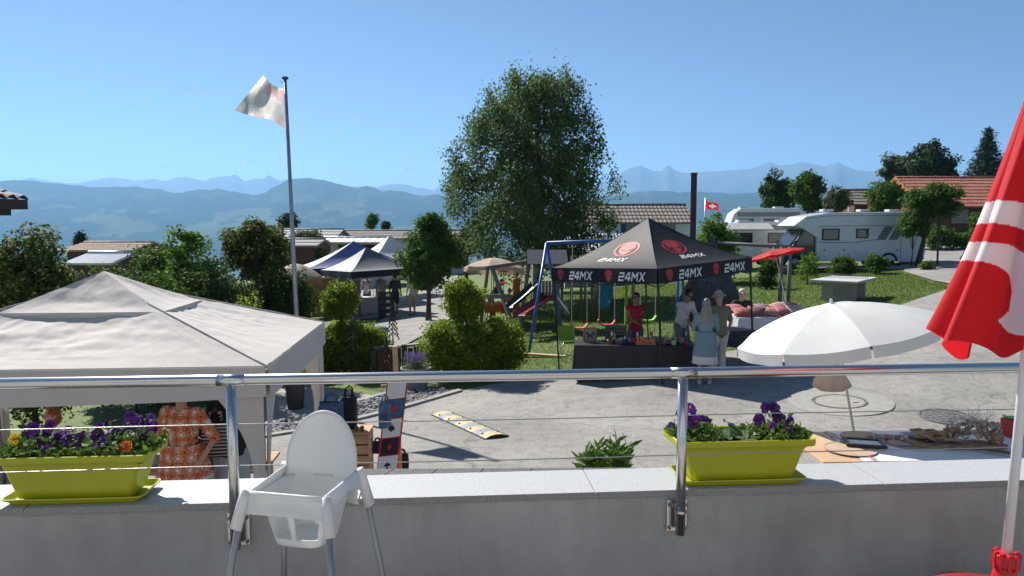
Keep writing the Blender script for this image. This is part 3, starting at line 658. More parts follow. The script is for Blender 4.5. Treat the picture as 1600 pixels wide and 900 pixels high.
# --- the tall birch
def birch():
    Y = 33.0; x = at(838, 200, Y).x; z0 = zg(x, Y)
    T = thing('birch_tree', 'tall spreading birch behind the playground towering over the market', 'tree', (x, Y, z0))
    g = np.random.default_rng(5); pts = []; outs = []; limbs = []
    prof = [(118, 48), (150, 76), (185, 96), (230, 115), (270, 129), (310, 137), (350, 133), (385, 116), (405, 88), (415, 60)]
    for i in range(620):
        py = g.uniform(118, 412); hw = interp(py, prof)
        if g.random() > (hw + 25) / 150: continue
        a = g.uniform(0, 6.283); rr = g.random() ** .42 * (.9 + .16 * math.sin(3 * a + py * .02) + .07 * math.sin(7 * a + py * .05))
        px = 832 + rr * hw * math.cos(a) + (8 if py < 190 else 0); yy = Y + rr * hw * math.sin(a) / F * Y
        c = np.array(at(px, py, Y)); c[1] = yy
        limbs.append(c); m = int(g.uniform(90, 190)); L = g.uniform(.5, 1.0)
        q = g.normal(size=(m, 3)) * np.array([.23, .23, .3 * L]); q[:, 2] -= np.abs(g.normal(size=m)) * .28 * L
        pts.append(c + q); outs.append(np.tile((c - np.array([x, Y, c[2] - 1])) / 4, (m, 1)) + q * .5)
    # sprays at the top
    for (tx, ty) in ((803, 118), (812, 135), (847, 122), (862, 118), (890, 125), (765, 140), (775, 165), (735, 190), (917, 165), (940, 215), (716, 250), (960, 268), (706, 300), (880, 150), (830, 150)):
        for s in range(4):
            c = np.array(at(tx + g.normal() * 3, ty + s * 11, Y + g.normal() * .6)); m = 38 + 26 * s
            q = g.normal(size=(m, 3)) * np.array([.11 + .05 * s, .2, .17]); pts.append(c + q); outs.append(q)
    P = np.concatenate(pts) - np.array([x, Y, z0]); O = np.concatenate(outs)
    leaves('crown', P, .115, L_BIR, T, out=O * .5, aspect=.6, droop=.9, upn=.1)
    trunk(T, (x, Y, z0), at(842, 170, Y), .2, .04, [Vector(c) for c in limbs[::8]], m=WOODB, wob=.12)
birch()
tree('lollipop_tree', 'small egg-shaped tree with a bare trunk on the path verge beside the dark tent', 670, 29.5, 329, 458, 56, L_HAZ, tr=.11, k=90, n=17000, leaf=.12, cr=.36, seed=4, shape=egg, lean=-.05)
tree('lollipop_tree', 'round-headed small tree with creamy blossom left of the flagpole', 400, 19.5, 333, 443, 56, L_ELD, tr=.07, k=80, n=14000, leaf=.085, cr=.24, seed=9, shell=.5)
tree('small_tree', 'slim dark tree half hidden under the left side of the birch', 728, 37, 352, 402, 27, L_DRK, tr=.13, k=40, n=3500, leaf=.14, cr=.3, seed=12)
shrub('big elder shrub with creamy blossom at the left edge of the picture', 40, 15, 340, 92, L_ELD, k=230, n=36000, leaf=.085, cr=.34, seed=21, name='elder_shrub', shell=.3, depth=1.2, shape=lambda t: 1.05 - .35 * t, tr=.06)
shrub('tall airy hazel shrub with long shoots behind the white gazebo', 285, 19, 335, 62, L_BRT, k=120, n=17000, leaf=.09, cr=.27, seed=22, shell=.3, shape=lambda t: 1.1 - .55 * t, tr=.05)
shrub('leafy hedge shrub beside the metal roof left of the hazel', 215, 18, 378, 52, L_HAZ, k=80, n=10000, leaf=.085, cr=.3, seed=23, shell=.3)
shrub('very dark rounded shrub between the hazel and the blossoming tree', 325, 17.5, 380, 46, L_DRK, k=70, n=12000, leaf=.08, cr=.3, seed=24, shell=.3)
shrub('low yellow-green shrub peeping over the gazebo roof', 375, 16.5, 448, 38, L_YEL, k=40, n=5500, leaf=.07, cr=.25, seed=25, shell=.3)
shrub('dark round shrub directly behind the flagpole', 440, 20.5, 412, 55, L_DRK, k=80, n=13000, leaf=.085, cr=.3, seed=26, shell=.3, ybot=520)
GH = 'dense shrubs behind the gazebo'
for i, (px, Y, yt, hw_, m_, lb) in enumerate(((150, 17.5, 408, 42, L_HAZ, 'leafy shrub filling the gap right of the elder'), (205, 16.5, 425, 45, L_DRK, 'dark low shrub left of the gazebo peak'), (265, 16.8, 410, 50, L_HAZ, 'mid-green shrub below the hazel shoots'), (345, 18.2, 420, 45, L_DRK, 'dark shrub below the round-headed tree'), (250, 21, 352, 40, L_HAZ, 'tall green shrub left of the hazel'), (395, 21, 430, 40, L_HAZ, 'green shrub behind the round-headed tree trunk'))):
    shrub(lb, px, Y, yt, hw_, m_, k=90, n=11000, leaf=.085, cr=.28, seed=120 + i, shell=.25, group=GH)
def topiary(label, ball, rb, base, Y, seed, wid):
    p = at(*base, Y); p.z = zg(p.x, Y)
    T = thing('topiary_shrub', label, 'shrub', tuple(p), 0, 'clipped shrubs with a ball on top')
    c = at(*ball, Y) - p; rr = rb / F * Y
    crown('ball', tuple(c), (rr * .92, rr * .92, rr * .98), L_YEL, T, 130, .17, 15000, .06, seed, .35)
    zt = c.z - rr * .75
    for i, (dx, w_, h) in enumerate(wid):
        w2 = w_ / F * Y; crown('foliage', (dx / F * Y, 0, h / F * Y * .5), (w2 * .9, .62, h / F * Y * .5), L_YEL, T, 190, .2, 20000, .06, seed + 3 + i, .3, lambda t: min(1.5, 1 / math.sqrt(max(.3, 1 - (2 * t - 1) ** 2))) if t < .5 else 1.15)
    trunk(T, p, p + Vector((c.x, 0, c.z)), .05, .03)
topiary('clipped yellow-green shrub with a small ball beside the green bin', (530, 470), 29, (540, 573), 19.5, 31, [(-22, 42, 78), (32, 36, 80), (5, 36, 84)])
topiary('large clipped shrub with a ball on top in the middle of the yard edge', (726, 470), 34, (738, 590), 17.6, 36, [(-40, 40, 92), (40, 44, 98), (0, 44, 88)])
shrub('bright green bushy shrub right of the steel column', 1120, 36, 331, 36, L_BRT, k=90, n=12000, leaf=.13, cr=.36, seed=41, shell=.3, depth=1.2)
G = 'trees behind the motorhome'
tree('broadleaf_tree', 'dark ragged tree behind the caravans, leftmost of the row', 1216, 62, 265, 338, 29, L_DRK, k=60, n=7000, leaf=.24, cr=.55, seed=42, group=G, tr=.15, shell=.3)
tree('broadleaf_tree', 'taller mid-green tree just right of the leftmost dark tree', 1264, 57, 264, 338, 27, L_HAZ, k=60, n=7000, leaf=.22, cr=.5, seed=43, group=G, tr=.15, shell=.3)
tree('broadleaf_tree', 'greyish flowering small tree behind the motorhome roof vents', 1311, 52, 290, 337, 22, L_GRY, k=50, n=5000, leaf=.17, cr=.4, seed=44, group=G, tr=.1, shell=.3)
tree('broadleaf_tree', 'round green tree between the grey-roofed hut and the brown chalet', 1384, 50, 276, 333, 29, L_HAZ, k=60, n=7000, leaf=.17, cr=.45, seed=45, group=G, tr=.12, shell=.3)
tree('broadleaf_tree', 'large pale green tree high behind the chalet', 1410, 84, 229, 300, 34, L_GRY, k=60, n=7000, leaf=.3, cr=.8, seed=46, group=G, tr=.25, shell=.3, base=zg(43, 84))
tree('broadleaf_tree', 'large very dark tree towering behind the chalet ridge', 1455, 80, 217, 300, 42, L_CON, k=90, n=11000, leaf=.3, cr=.75, seed=47, group=G, tr=.3, shell=.3, shape=egg)
def spruce(label, px, Y, ytop, ybot, hw, seed, n=7000, leaf=.3):
    p = at(px, ybot, Y); zb = min(p.z, zg(p.x, Y)); T = thing('conifer_tree', label, 'tree', (p.x, Y, zb), 0); H = at(px, ytop, Y).z - zb; z1 = p.z - zb
    g = np.random.default_rng(seed); pts = []; b = MB(); b.tube([(0, 0, -.3), (0, 0, H * .6), (0, 0, H)], [.25, .13, .02], 8)
    W = hw / F * Y; tiers = 13
    for i in range(tiers):
        t = i / (tiers - 1); z = z1 + (H - z1) * t; L = W * (1 - t) ** .75 + .15
        for a in np.arange(0, 6.28, .7) + i * .4:
            L2 = L * g.uniform(.65, 1.1); m = max(8, int(n / tiers / 9 * (1.2 - t)))
            s = g.random(m) ** .7; q = np.stack([np.cos(a) * s * L2, np.sin(a) * s * L2, z - .18 * L2 * s + .1 * L2 * s * s], 1) + g.normal(size=(m, 3)) * np.array([.16, .16, .13]) * (leaf / .3)
            pts.append(q); b.tube([(0, 0, z), (math.cos(a) * L2, math.sin(a) * L2, z - .1 * L2)], [.04, .01], 4)
    leaves('crown', np.concatenate(pts), leaf, L_CON, T, aspect=.3, upn=.5); b.build('trunk', BARK, T)
spruce('tall layered dark conifer at the top right behind the chalet', 1541, 88, 203, 278, 32, 50, 9000, .33)
spruce('small dark conifer far off left of the flagpole', 126, 70, 366, 382, 9, 51, 1500, .3)
tree('broadleaf_tree', 'dark far tree right behind the flagpole above the roofs', 451, 75, 333, 362, 15, L_CON, k=30, n=2500, leaf=.28, cr=.5, seed=52, tr=.12, shell=.3)
tree('broadleaf_tree', 'light feathery far tree above the roofs behind the tents', 581, 80, 333, 362, 12, L_HAZ, k=26, n=1500, leaf=.26, cr=.5, seed=53, tr=.1, shell=.3)
tree('broadleaf_tree', 'small dark far tree beside the feathery one above the roofs', 603, 82, 344, 362, 8, L_CON, k=16, n=900, leaf=.25, cr=.4, seed=54, tr=.1, shell=.3)
shrub('pale green shrub in front of the far grey roofs', 478, 50, 357, 28, L_GRY, k=40, n=4000, leaf=.16, cr=.4, seed=55, ybot=390)
shrub('green shrub behind the blue tent', 492, 44, 387, 26, L_BRT, k=40, n=3500, leaf=.15, cr=.35, seed=56, ybot=415)
tree('pollard_tree', 'wide flat-topped tree on a thin trunk in front of the chalet', 1460, 37, 281, 342, 46, L_HAZ, k=80, n=9500, leaf=.15, cr=.34, seed=57, tr=.13, lean=-.65, shell=.35)
shrub('leafy low bough hanging beside the motorhome rear', 1428, 36.8, 322, 26, L_HAZ, k=40, n=3200, leaf=.14, cr=.3, seed=58, ybot=372, name='shrub')
G2 = 'shrubs along the motorhome'
shrub('thin see-through shrub before the motorhome door', 1263, 33, 389, 20, L_BRT, k=30, n=1100, leaf=.1, cr=.22, seed=61, group=G2)
shrub('dense low shrub before the middle of the motorhome', 1319, 34, 400, 21, L_HAZ, k=40, n=4200, leaf=.1, cr=.26, seed=62, group=G2)
shrub('dense low shrub before the motorhome rear wheel', 1368, 35, 396, 20, L_HAZ, k=40, n=4000, leaf=.1, cr=.26, seed=63, group=G2)
shrub('dark shrub under the red parasol by the motorhome cab', 1199, 32, 402, 17, L_DRK, k=30, n=2500, leaf=.1, cr=.24, seed=64, group=G2)
shrub('small shrub at the foot of the pollard tree', 1451, 35, 408, 14, L_HAZ, k=20, n=1200, leaf=.09, cr=.2, seed=65, group=G2)
G3 = 'garden shrubs at the chalet'
for i, (px, yt, hw_, lb) in enumerate(((1472, 352, 24, 'leafy shrub beside the lamp post'), (1535, 322, 18, 'tall slim shrub against the chalet wall'), (1510, 362, 22, 'low shrub in the chalet flower bed'))):
    shrub(lb, px, 46, yt, hw_, L_HAZ, k=40, n=3000, leaf=.15, cr=.35, seed=70 + i, group=G3)
# laurel below the terrace, stone ledge
def laurel():
    Y = 4.25; p = at(945, 745, Y); T = thing('laurel_shrub', 'laurel shrub with long glossy leaves behind the coping', 'shrub', (p.x, Y, 1.0))
    g = np.random.default_rng(3); b = MB()
    for k in range(24):
        a = at(g.uniform(925, 975), 760, Y + g.uniform(-.1, .1)); tx = g.uniform(905, 985); e = at(tx, 680 + abs(tx - 955) * .55 + g.uniform(0, 36), Y + g.uniform(-.14, .14))
        b.tube([a - Vector((0, 0, .4)), a, e], [.006, .005, .002], 5)
        for q in range(15):
            d = Vector((g.normal(), g.normal(), .75 + .4 * g.random())).normalized(); L = g.uniform(.06, .095); o = a.lerp(e, 1 - .045 * q * g.uniform(.6, 1.3)); s = d.cross(Vector((g.normal(), g.normal(), g.normal()))).normalized()
            n_ = s.cross(d); m = MB(); m.grid(lambda u, v: o + d * L * v + s * (u - .5) * .024 * math.sin(math.pi * min(.98, .05 + v)) + n_ * (-.012 * v * v + .006 * abs(u - .5)), 2, 4)
            m.build('leaf', mat('laurel leaf', (.05, .12, .018), .55, spec=.2, vs_=12, col2=(.10, .19, .03), trans=.3), T, smooth=True, world=True)
    b.build('stem', mat('green stem', (.1, .13, .04), .7), T, world=True)
laurel()
# ---------------------------------------------------------------- tents
def cloth(name, c, rough=.7, trans=.2, bump=.35, bs=14, var=.06): return mat(name, c, rough, bump=bump, bs=bs, trans=trans, var=var, vs_=3)
ALU = mat('aluminium tube', (.55, .56, .57), .35, .9); BLKM = mat('black lacquered steel', (.02, .02, .022), .4, .2)
def tilt(rz, s=0.06): return (Matrix.Rotation(-s, 4, 'Y') @ Matrix.Rotation(rz, 4, 'Z')).to_euler()
class Tent:
    def __init__(s, T, w_, d, eave, peak, val, pw=1.25, sag=.05, wr=.0, scallop=0.0):
        s.T = T; s.w = w_; s.d = d; s.e = eave; s.p = peak; s.val = val; s.pw = pw; s.sag = sag; s.wr = wr; s.sc = scallop
        s.c = [Vector((-w_ / 2, -d / 2, eave)), Vector((w_ / 2, -d / 2, eave)), Vector((w_ / 2, d / 2, eave)), Vector((-w_ / 2, d / 2, eave))]
    def roof(s, k, u, v, off=0.0):
        a, b_ = s.c[k], s.c[(k + 1) % 4]; e = a.lerp(b_, u); ap = Vector((0, 0, s.e))
        p = e.lerp(ap, v); p.z = s.e + (s.p - s.e) * v ** s.pw - s.sag * math.sin(math.pi * u) * math.sin(math.pi * min(1, v * 1.1))
        p.z += s.wr * (nz(p.x * 2 + k * 7, p.y * 5, 3.1) + .5 * nz(p.x * 7, p.y * 9 + k)) * math.sin(math.pi * min(1, max(0, v))) * (1 - abs(2 * u - 1) ** 6)
        if s.sc < 0: p.z += (.006 * nz(u * 30 + k * 3, v * 2.5, 1.7) * (1 - v) + .005 * nz(u * 4, v * 22 + k, 4.2) * max(0, nz(u * 3, v * 3, k + 9) + .35) * 1.6 + .0015 * nz(u * 60, v * 20, k)) * min(1, 6 * v) * min(1, 6 * (1 - v))
        if off:
            d = .01; q = s.roof(k, u + d, v) - s.roof(k, u - d, v); r = s.roof(k, u, v + d) - s.roof(k, u, v - d); n = q.cross(r).normalized(); p = p + n * off
        return p
    def valance(s, k, u, t, off=0.0):
        a, b_ = s.c[k], s.c[(k + 1) % 4]; p = a.lerp(b_, u); d = (b_ - a).normalized(); n = Vector((d.y, -d.x, 0))
        p = p + n * (.012 + .02 * t + off + .012 * math.sin(u * 17 + k) * t); p.z -= t * (s.val + max(0, s.sc) * math.sin(math.pi * u))
        return p
    def build(s, rm, vm, lm, legr=.018, nu=22, nv=16, legs=True):
        for k in range(4):
            b = MB(); b.grid(lambda u, v: s.roof(k, u, v), nu, nv); b.build('roof_panel', rm[k] if isinstance(rm, list) else rm, s.T, smooth=True)
            b = MB(); b.grid(lambda u, v: s.valance(k, u, v), nu, 3, flip=True); b.build('valance', vm, s.T, smooth=True)
        for k in range(4): b = MB(); b.tube([s.roof(k, 0, v) + Vector((0, 0, .002)) for v in np.linspace(0, 1, 14)], .006, 5); b.build('seam', vm, s.T, smooth=True)
        if legs:
            for c in s.c:
                q = c * .985
                b = MB(); b.box((q.x, q.y, s.e / 2 + .35), (legr * 2, legr * 2, s.e - .75)); b.box((q.x, q.y, .38), (legr * 1.5, legr * 1.5, .76)); lg = b.build('leg', lm, s.T)
                b = MB(); b.box((q.x, q.y, .004), (.08, .08, .008)); b.build('foot', lm, lg)
            for k in range(4):
                a, b_ = s.c[k] * .985, s.c[(k + 1) % 4] * .985; b = MB()
                for i in range(2):
                    p = a.lerp(b_, i / 2); q = a.lerp(b_, (i + 1) / 2); z1, z2 = s.e - .05, s.e - .38
                    b.bar((p.x, p.y, z1), (q.x, q.y, z2), .012, .022); b.bar((p.x, p.y + .001, z2), (q.x, q.y + .001, z1), .012, .022)
                b.build('truss', lm, s.T)
    def decal_roof(s, k, u0, v0, V2, F2, m, name, off):
        a, b_ = s.c[k], s.c[(k + 1) % 4]; L = (b_ - a).length; SL = math.hypot(s.p - s.e, (s.d if k % 2 == 0 else s.w) / 2); vs = []
        for x, y in V2:
            v = v0 + y / SL; vs.append(s.roof(k, u0 + x / (L * max(.1, 1 - v)), v, off))
        b = MB(); b.add(vs, F2); return b.build(name, m, s.T)
    def decal_val(s, k, u0, t0, V2, F2, m, name, off):
        L = (s.c[(k + 1) % 4] - s.c[k]).length
        b = MB(); b.add([s.valance(k, u0 + x / L, t0 - y / s.val, off) for x, y in V2], F2); return b.build(name, m, s.T)
def ellipse2(rx, ry, n=28, hole=0.0, cx=0, cy=0):
    o = [(cx + rx * math.cos(2 * math.pi * i / n), cy + ry * math.sin(2 * math.pi * i / n)) for i in range(n)]
    if not hole: return o, [tuple(range(n))]
    i_ = [(cx + rx * hole * math.cos(2 * math.pi * i / n), cy + ry * hole * math.sin(2 * math.pi * i / n)) for i in range(n)]
    return o + i_, [(i, (i + 1) % n, (i + 1) % n + n, i + n) for i in range(n)]

# --- black stall tent with white lettering
BLK = mat('black tent cloth', (.016, .016, .018), .62, bump=.3, bs=10, spec=.25, var=.1, vs_=3); WPR = mat('white print', (.72, .72, .72), .6); RPR = mat('red print', (.42, .02, .025), .6); DPR = mat('dark print', (.015, .015, .017), .6)
TC = (3.32, 17.5); tz = zg(*TC)
T = thing('pop_up_tent', 'black pop-up stall tent printed with white 24MX lettering and red faces', 'tent', (TC[0], TC[1], tz), rot=tilt(R(38.4)))
tt = Tent(T, 3.2, 3.2, 2.40, 3.42, .31, 1.28, .03, .004); tt.build(BLK, BLK, BLKM, .017)
def blocky():
    G_ = [[[(0, .8), (1, .8), (1, 1), (.08, 1)], [(.79, .6), (1, .6), (1, .8), (.79, .8)], [(0, .4), (1, .4), (1, .6), (0, .6)], [(0, .2), (.21, .2), (.21, .4), (0, .4)], [(0, 0), (1, 0), (1, .2), (0, .2)]],
          [[(.62, .42), (.84, .42), (.84, 1), (.62, 1)], [(0, .22), (1.02, .22), (1.02, .42), (0, .42)], [(.62, 0), (.84, 0), (.84, .22), (.62, .22)], [(0, .42), (.25, .42), (.62, .86), (.62, 1), (.45, 1)]],
          [[(0, 0), (.2, 0), (.2, 1), (0, 1)], [(.2, 1), (.2, .68), (.58, .28), (.58, .60)], [(.96, 1), (.58, .60), (.58, .28), (.96, .68)], [(.96, 0), (1.16, 0), (1.16, 1), (.96, 1)]],
          [[(0, 0), (.27, 0), (.55, .36), (.83, 0), (1.1, 0), (.7, .5), (1.1, 1), (.83, 1), (.55, .64), (.27, 1), (0, 1), (.4, .5)]]]
    V, F_, x0 = [], [], 0
    for g_, adv in zip(G_, (1.16, 1.18, 1.34, 1.1)):
        for q in g_: F_.append(tuple(range(len(V), len(V) + len(q)))); V += [((x + x0 - 2.4) * .62 + .16 * (y - .5), (y - .5) * .78) for x, y in q]
        x0 += adv
    return V, F_
txt = blocky()
def scaled(V, s, sy=None): return [(x * s, y * (sy or s)) for x, y in V]
headv = [(-.5, .25), (-.42, .55), (-.2, .75), (0, .8), (.2, .75), (.42, .55), (.5, .25), (.46, -.1), (.32, -.45), (.1, -.75), (-.1, -.75), (-.32, -.45), (-.46, -.1)]
eyeL = [(-.40, .12), (-.06, -.08), (-.10, -.2), (-.3, -.14)]; eyeR = [(-x, y) for x, y in eyeL][::-1]
for k, (ue, ve, ut, vt) in ((3, (.56, .46, .50, .24)), (0, (.40, .46, .50, .24))):
    V, F_ = ellipse2(.36, .27, 36, .84); tt.decal_roof(k, ue, ve, V, F_, RPR, 'emblem_ring', .008)
    tt.decal_roof(k, ue, ve, [(x * .46, y * .28 + .01) for x, y in headv], [tuple(range(13))], RPR, 'emblem_face', .007)
    for e_ in (eyeL, eyeR): tt.decal_roof(k, ue, ve, [(x * .5, y * .34) for x, y in e_], [(0, 1, 2, 3)], DPR, 'emblem_eye', .014)
    tt.decal_roof(k, ut, vt, scaled(txt[0], .27, .2), txt[1], WPR, 'lettering', .010)
for k in range(4):
    for u0 in (.26, .74):
        tt.decal_val(k, u0 + .05, .55, scaled(txt[0], .245, .24), txt[1], WPR, 'lettering', .012)
        tt.decal_val(k, u0 - .16, .5, [(x * .22, y * .16) for x, y in headv][::-1], [tuple(range(13))], RPR, 'emblem_face', .011)
        for e_ in (eyeL, eyeR): tt.decal_val(k, u0 - .16, .5, [(x * .24, y * .17) for x, y in e_][::-1], [(0, 1, 2, 3)], DPR, 'emblem_eye', .016)

# --- white gazebo in front of the terrace, 4 x 3 m with a vented top
GZC = cloth('off white gazebo cloth', (.54, .505, .475), .8, .10, .5, 9, .03)
ga = math.atan2(-0.25, -2.85)      # direction of the front edge going left
gc = (-4.12, 7.68)
T = thing('gazebo', 'large off-white gazebo with a vented top and fabric legs below the terrace', 'gazebo', (*gc, 0.035), R(4.6))
gz = Tent(T, 3.85, 2.95, 2.03, 2.66, .26, 1.0, .05, .02, -1)
for k in range(4):
    b = MB(); b.grid(lambda u, v: gz.roof(k, u, v * .86), 110, 60); b.build('roof_panel', GZC, T, smooth=True)
    b = MB(); b.tube([gz.roof(k, 0, v * .86) + Vector((0, 0, .004)) for v in np.linspace(0, 1, 16)], .007, 5); b.build('seam', GZC, T, smooth=True)
    b = MB(); b.grid(lambda u, v: gz.valance(k, u, v) - Vector((0, 0, .05 * v * math.sin(u * math.pi))), 40, 6, flip=True); b.build('valance', GZC, T, smooth=True)
tp = Tent(T, 3.85 * .40, 2.95 * .40, 2.40, 2.755, .05, 1.08, .03, .02, -1)
for k in range(4):
    b = MB(); b.grid(lambda u, v: tp.roof(k, u, v), 30, 20); b.build('vent_panel', GZC, T, smooth=True)
    b = MB(); b.grid(lambda u, v: tp.valance(k, u, v), 24, 2, flip=True); b.build('vent_edge', GZC, T, smooth=True)
for i, c in enumerate(gz.c):
    q = Vector((c.x * .975, c.y * .965, 0)); sx, sy = (1 if c.x > 0 else -1), (1 if c.y > 0 else -1)
    b = MB(); b.tube([(q.x, q.y, 0), (q.x, q.y, 2.0)], .018, 10); b.build('pole', ALU, T, smooth=True)
    # fabric leg: two panels meeting at the corner, wide at the top and narrowing to the foot
    for ax in (0, 1):
        def leg(u, v, ax=ax):
            w_ = (.10 + .50 * max(0, 1 - v * 1.9) ** 2.2) * u; z = 1.98 - 1.93 * v; x, y = c.x * .985, c.y * .98
            if ax == 0: return Vector((x - sx * w_, y + sy * (.012 + .012 * math.sin(u * 9 + v * 4)), z))
            return Vector((x + sx * (.012 + .012 * math.sin(u * 8 + v * 5)), y - sy * w_, z))
        b = MB(); b.grid(leg, 10, 26); b.build('leg_curtain', GZC, T, smooth=True)
    if c.y > 0 or c.x > 0:
        b = MB(); b.ell((c.x * .99, c.y * .99, 1.93), (.02, .02, .02), 10, 6); b.build('corner_button', GZC, T)
# --- further market tents on the left
def fartent(label, px, Y, w_, d, rz, eave, peak, rm, vm, lm, val=.28):
    p = at(px, 400, Y); T = thing('pop_up_tent', label, 'tent', (p.x, Y, zg(p.x, Y)), rot=tilt(R(rz), .03), group='market tents by the hedge')
    t_ = Tent(T, w_, d, eave, peak, val, 1.35, .06, .008); t_.build(rm, vm, lm, .02, 14, 10); return T
fartent('dark grey pop-up tent with white legs beside the egg-shaped tree', 575, 33.5, 3, 3, 38, 2.06, 3.0, cloth('dark grey tent cloth', (.16, .165, .18), .6, .08), cloth('navy tent cloth', (.012, .014, .03), .7, .05), ALU)
fartent('wide blue-grey pop-up tent behind the dark grey one', 556, 38, 5.2, 3.4, 22, 2.1, 3.3, [cloth('blue tent cloth', (.14, .17, .40), .6, .2), cloth('light grey tent cloth', (.34, .36, .42), .6, .2)] * 2, MATS['navy tent cloth'], ALU)
fartent('white pop-up tent rearmost behind the blue one', 612, 42, 3.4, 3.4, 30, 2.2, 3.45, cloth('white tent cloth', (.62, .62, .62), .6, .25), cloth('blue valance cloth', (.10, .13, .36), .7, .1), ALU)

# ---------------------------------------------------------------- parasols
def parasol(name, label, base, tip, r, ribs, m, poler, rim_drop, cat='parasol', dome=.22, val=.10, group=None, polem=None, ribm=None, m2=None):
    """parasol whose pole runs from base to tip; canopy is a ring of separate panels"""
    base = Vector(base); tip = Vector(tip); d = tip - base; L = d.length; q = d.to_track_quat('Z', 'Y').to_euler()
    T = thing(name, label, cat, tuple(base), rot=tuple(q), group=group)
    def rim(a): return r * (1 - .045 * (1 - math.cos(2 * math.pi * ((a / (2 * math.pi) * ribs) % 1 - .5) + math.pi)) * .5 * 0 - .05 * math.sin(math.pi * ((a / (2 * math.pi) * ribs) % 1)))
    def surf(a, s): return Vector((rim(a) * s * math.cos(a), rim(a) * s * math.sin(a), L - .02 - rim_drop * (s ** 1.7) - .03 * math.sin(math.pi * ((a / (2 * math.pi) * ribs) % 1)) * s))
    for k in range(ribs):
        a0, a1 = 2 * math.pi * k / ribs, 2 * math.pi * (k + .9999) / ribs
        mm = m2 if (m2 and k % 2) else m
        b = MB(); b.grid(lambda u, v: surf(a0 + (a1 - a0) * u, .02 + .98 * v), 8, 14, flip=True); b.build('canopy_panel', mm, T, smooth=True)
        if val:
            b = MB(); b.grid(lambda u, v: surf(a0 + (a1 - a0) * (.015 + .97 * u), 1) * 1.0 - Vector((0, 0, val * v * (1 - .0 * u))) + Vector((math.cos(a0), math.sin(a0), 0)) * .012 * math.sin(u * 9 + k) * v, 8, 3, flip=True); b.build('valance', mm, T, smooth=True)
        b = MB(); b.tube([(.02 * math.cos(a0), .02 * math.sin(a0), L - .30)] + [surf(a0, .5) - Vector((0, 0, .02))], .005, 5); b.tube([surf(a0, s) - Vector((0, 0, .012)) for s in (.02, .35, .7, 1)], .004, 5); b.build('rib', ribm or ALU, T)
    b = MB(); b.tube([(0, 0, 0), (0, 0, L)], poler, 12); b.build('pole', polem or WHP, T, smooth=True)
    b = MB(); b.lathe([(.0, L + .045), (.018, L + .04), (.02, L + .0), (.03, L - .025)], 12); b.build('finial', WHP, T)
    return T
WPC = cloth('white parasol cloth', (.70, .70, .69), .7, .3, .3, 12, .03)
bp_ = at(1345, 740, 9.75); bp_.z = zg(bp_.x, 9.75) + .03; tp_ = at(1299, 472, 9.8)
PW = parasol('parasol', 'open white parasol tilted over the craft table', bp_, tp_, 1.27, 8, WPC, .016, .36, val=.14, polem=mat('grey parasol pole', (.5, .5, .48), .5), dome=.3)
b = MB(); b.lathe([(.0, .0), (.24, .0), (.25, .04), (.2, .07), (.04, .09), (.03, .28), (.022, .28)], 24, c=bp_); b.build('foot', mat('cast concrete', (.32, .32, .31), .9, var=.15), PW, world=True)
RPC = cloth('red parasol cloth', (.55, .02, .02), .7, .35, .3, 12, .05)
PT0 = gnd(1240, 520); bp2 = at(1243, 512, 19.6); bp2.z = zg(bp2.x, 19.6)
parasol('parasol', 'small red parasol leaning over the cushion stall', bp2, at(1209, 389, 19.9), .74, 8, RPC, .011, .13, val=.05)
bb_ = at(770, 470, 27); bb_.z = zg(bb_.x, 27)
parasol('parasol', 'beige garden parasol over the table by the wooden swing', bb_, at(772, 402, 27.3), 1.1, 8, cloth('beige parasol cloth', (.50, .38, .28), .75, .3), .02, .36, val=.14, polem=mat('wood pole', (.3, .2, .12), .7))
bb_ = at(462, 470, 30); bb_.z = zg(bb_.x, 30)
parasol('parasol', 'brown-beige low parasol at the left end of the market tents', bb_, at(462, 411, 30.2), 1.0, 6, cloth('tan parasol cloth', (.36, .30, .24), .75, .25), .02, .5, val=.1, polem=MATS['wood pole'])

# ---------------------------------------------------------------- flagpole and flags
p = gnd(466, 490); fp = thing('flagpole', 'tall leaning metal flagpole with a dark cap behind the shrubs', 'flagpole', tuple(at(468, 520, 16.0) * 0 + Vector((at(467, 500, 16).x, 16.0, zg(at(467, 500, 16).x, 16)))))
ft = at(445.5, 124, 16.0); fb = Vector(fp.location)
b = MB(); b.tube([fb, fb.lerp(ft, .5), ft], [.055, .045, .032], 14); b.build('pole', mat('weathered galvanised pole', (.36, .37, .40), .45, .6, var=.2, vs_=3), fp, smooth=True, world=True)
b = MB(); b.tube([ft, ft + Vector((0, 0, .02)), ft + Vector((0, 0, .05))], [.05, .075, .06], 14); b.build('cap', mat('dark cap', (.08, .08, .09), .5), fp, world=True)
b = MB(); b.tube([ft - Vector((.02, .05, .1)), ft + Vector((-.09, -.05, -.05))], .006, 5); b.build('halyard_arm', BLKM, fp, world=True)
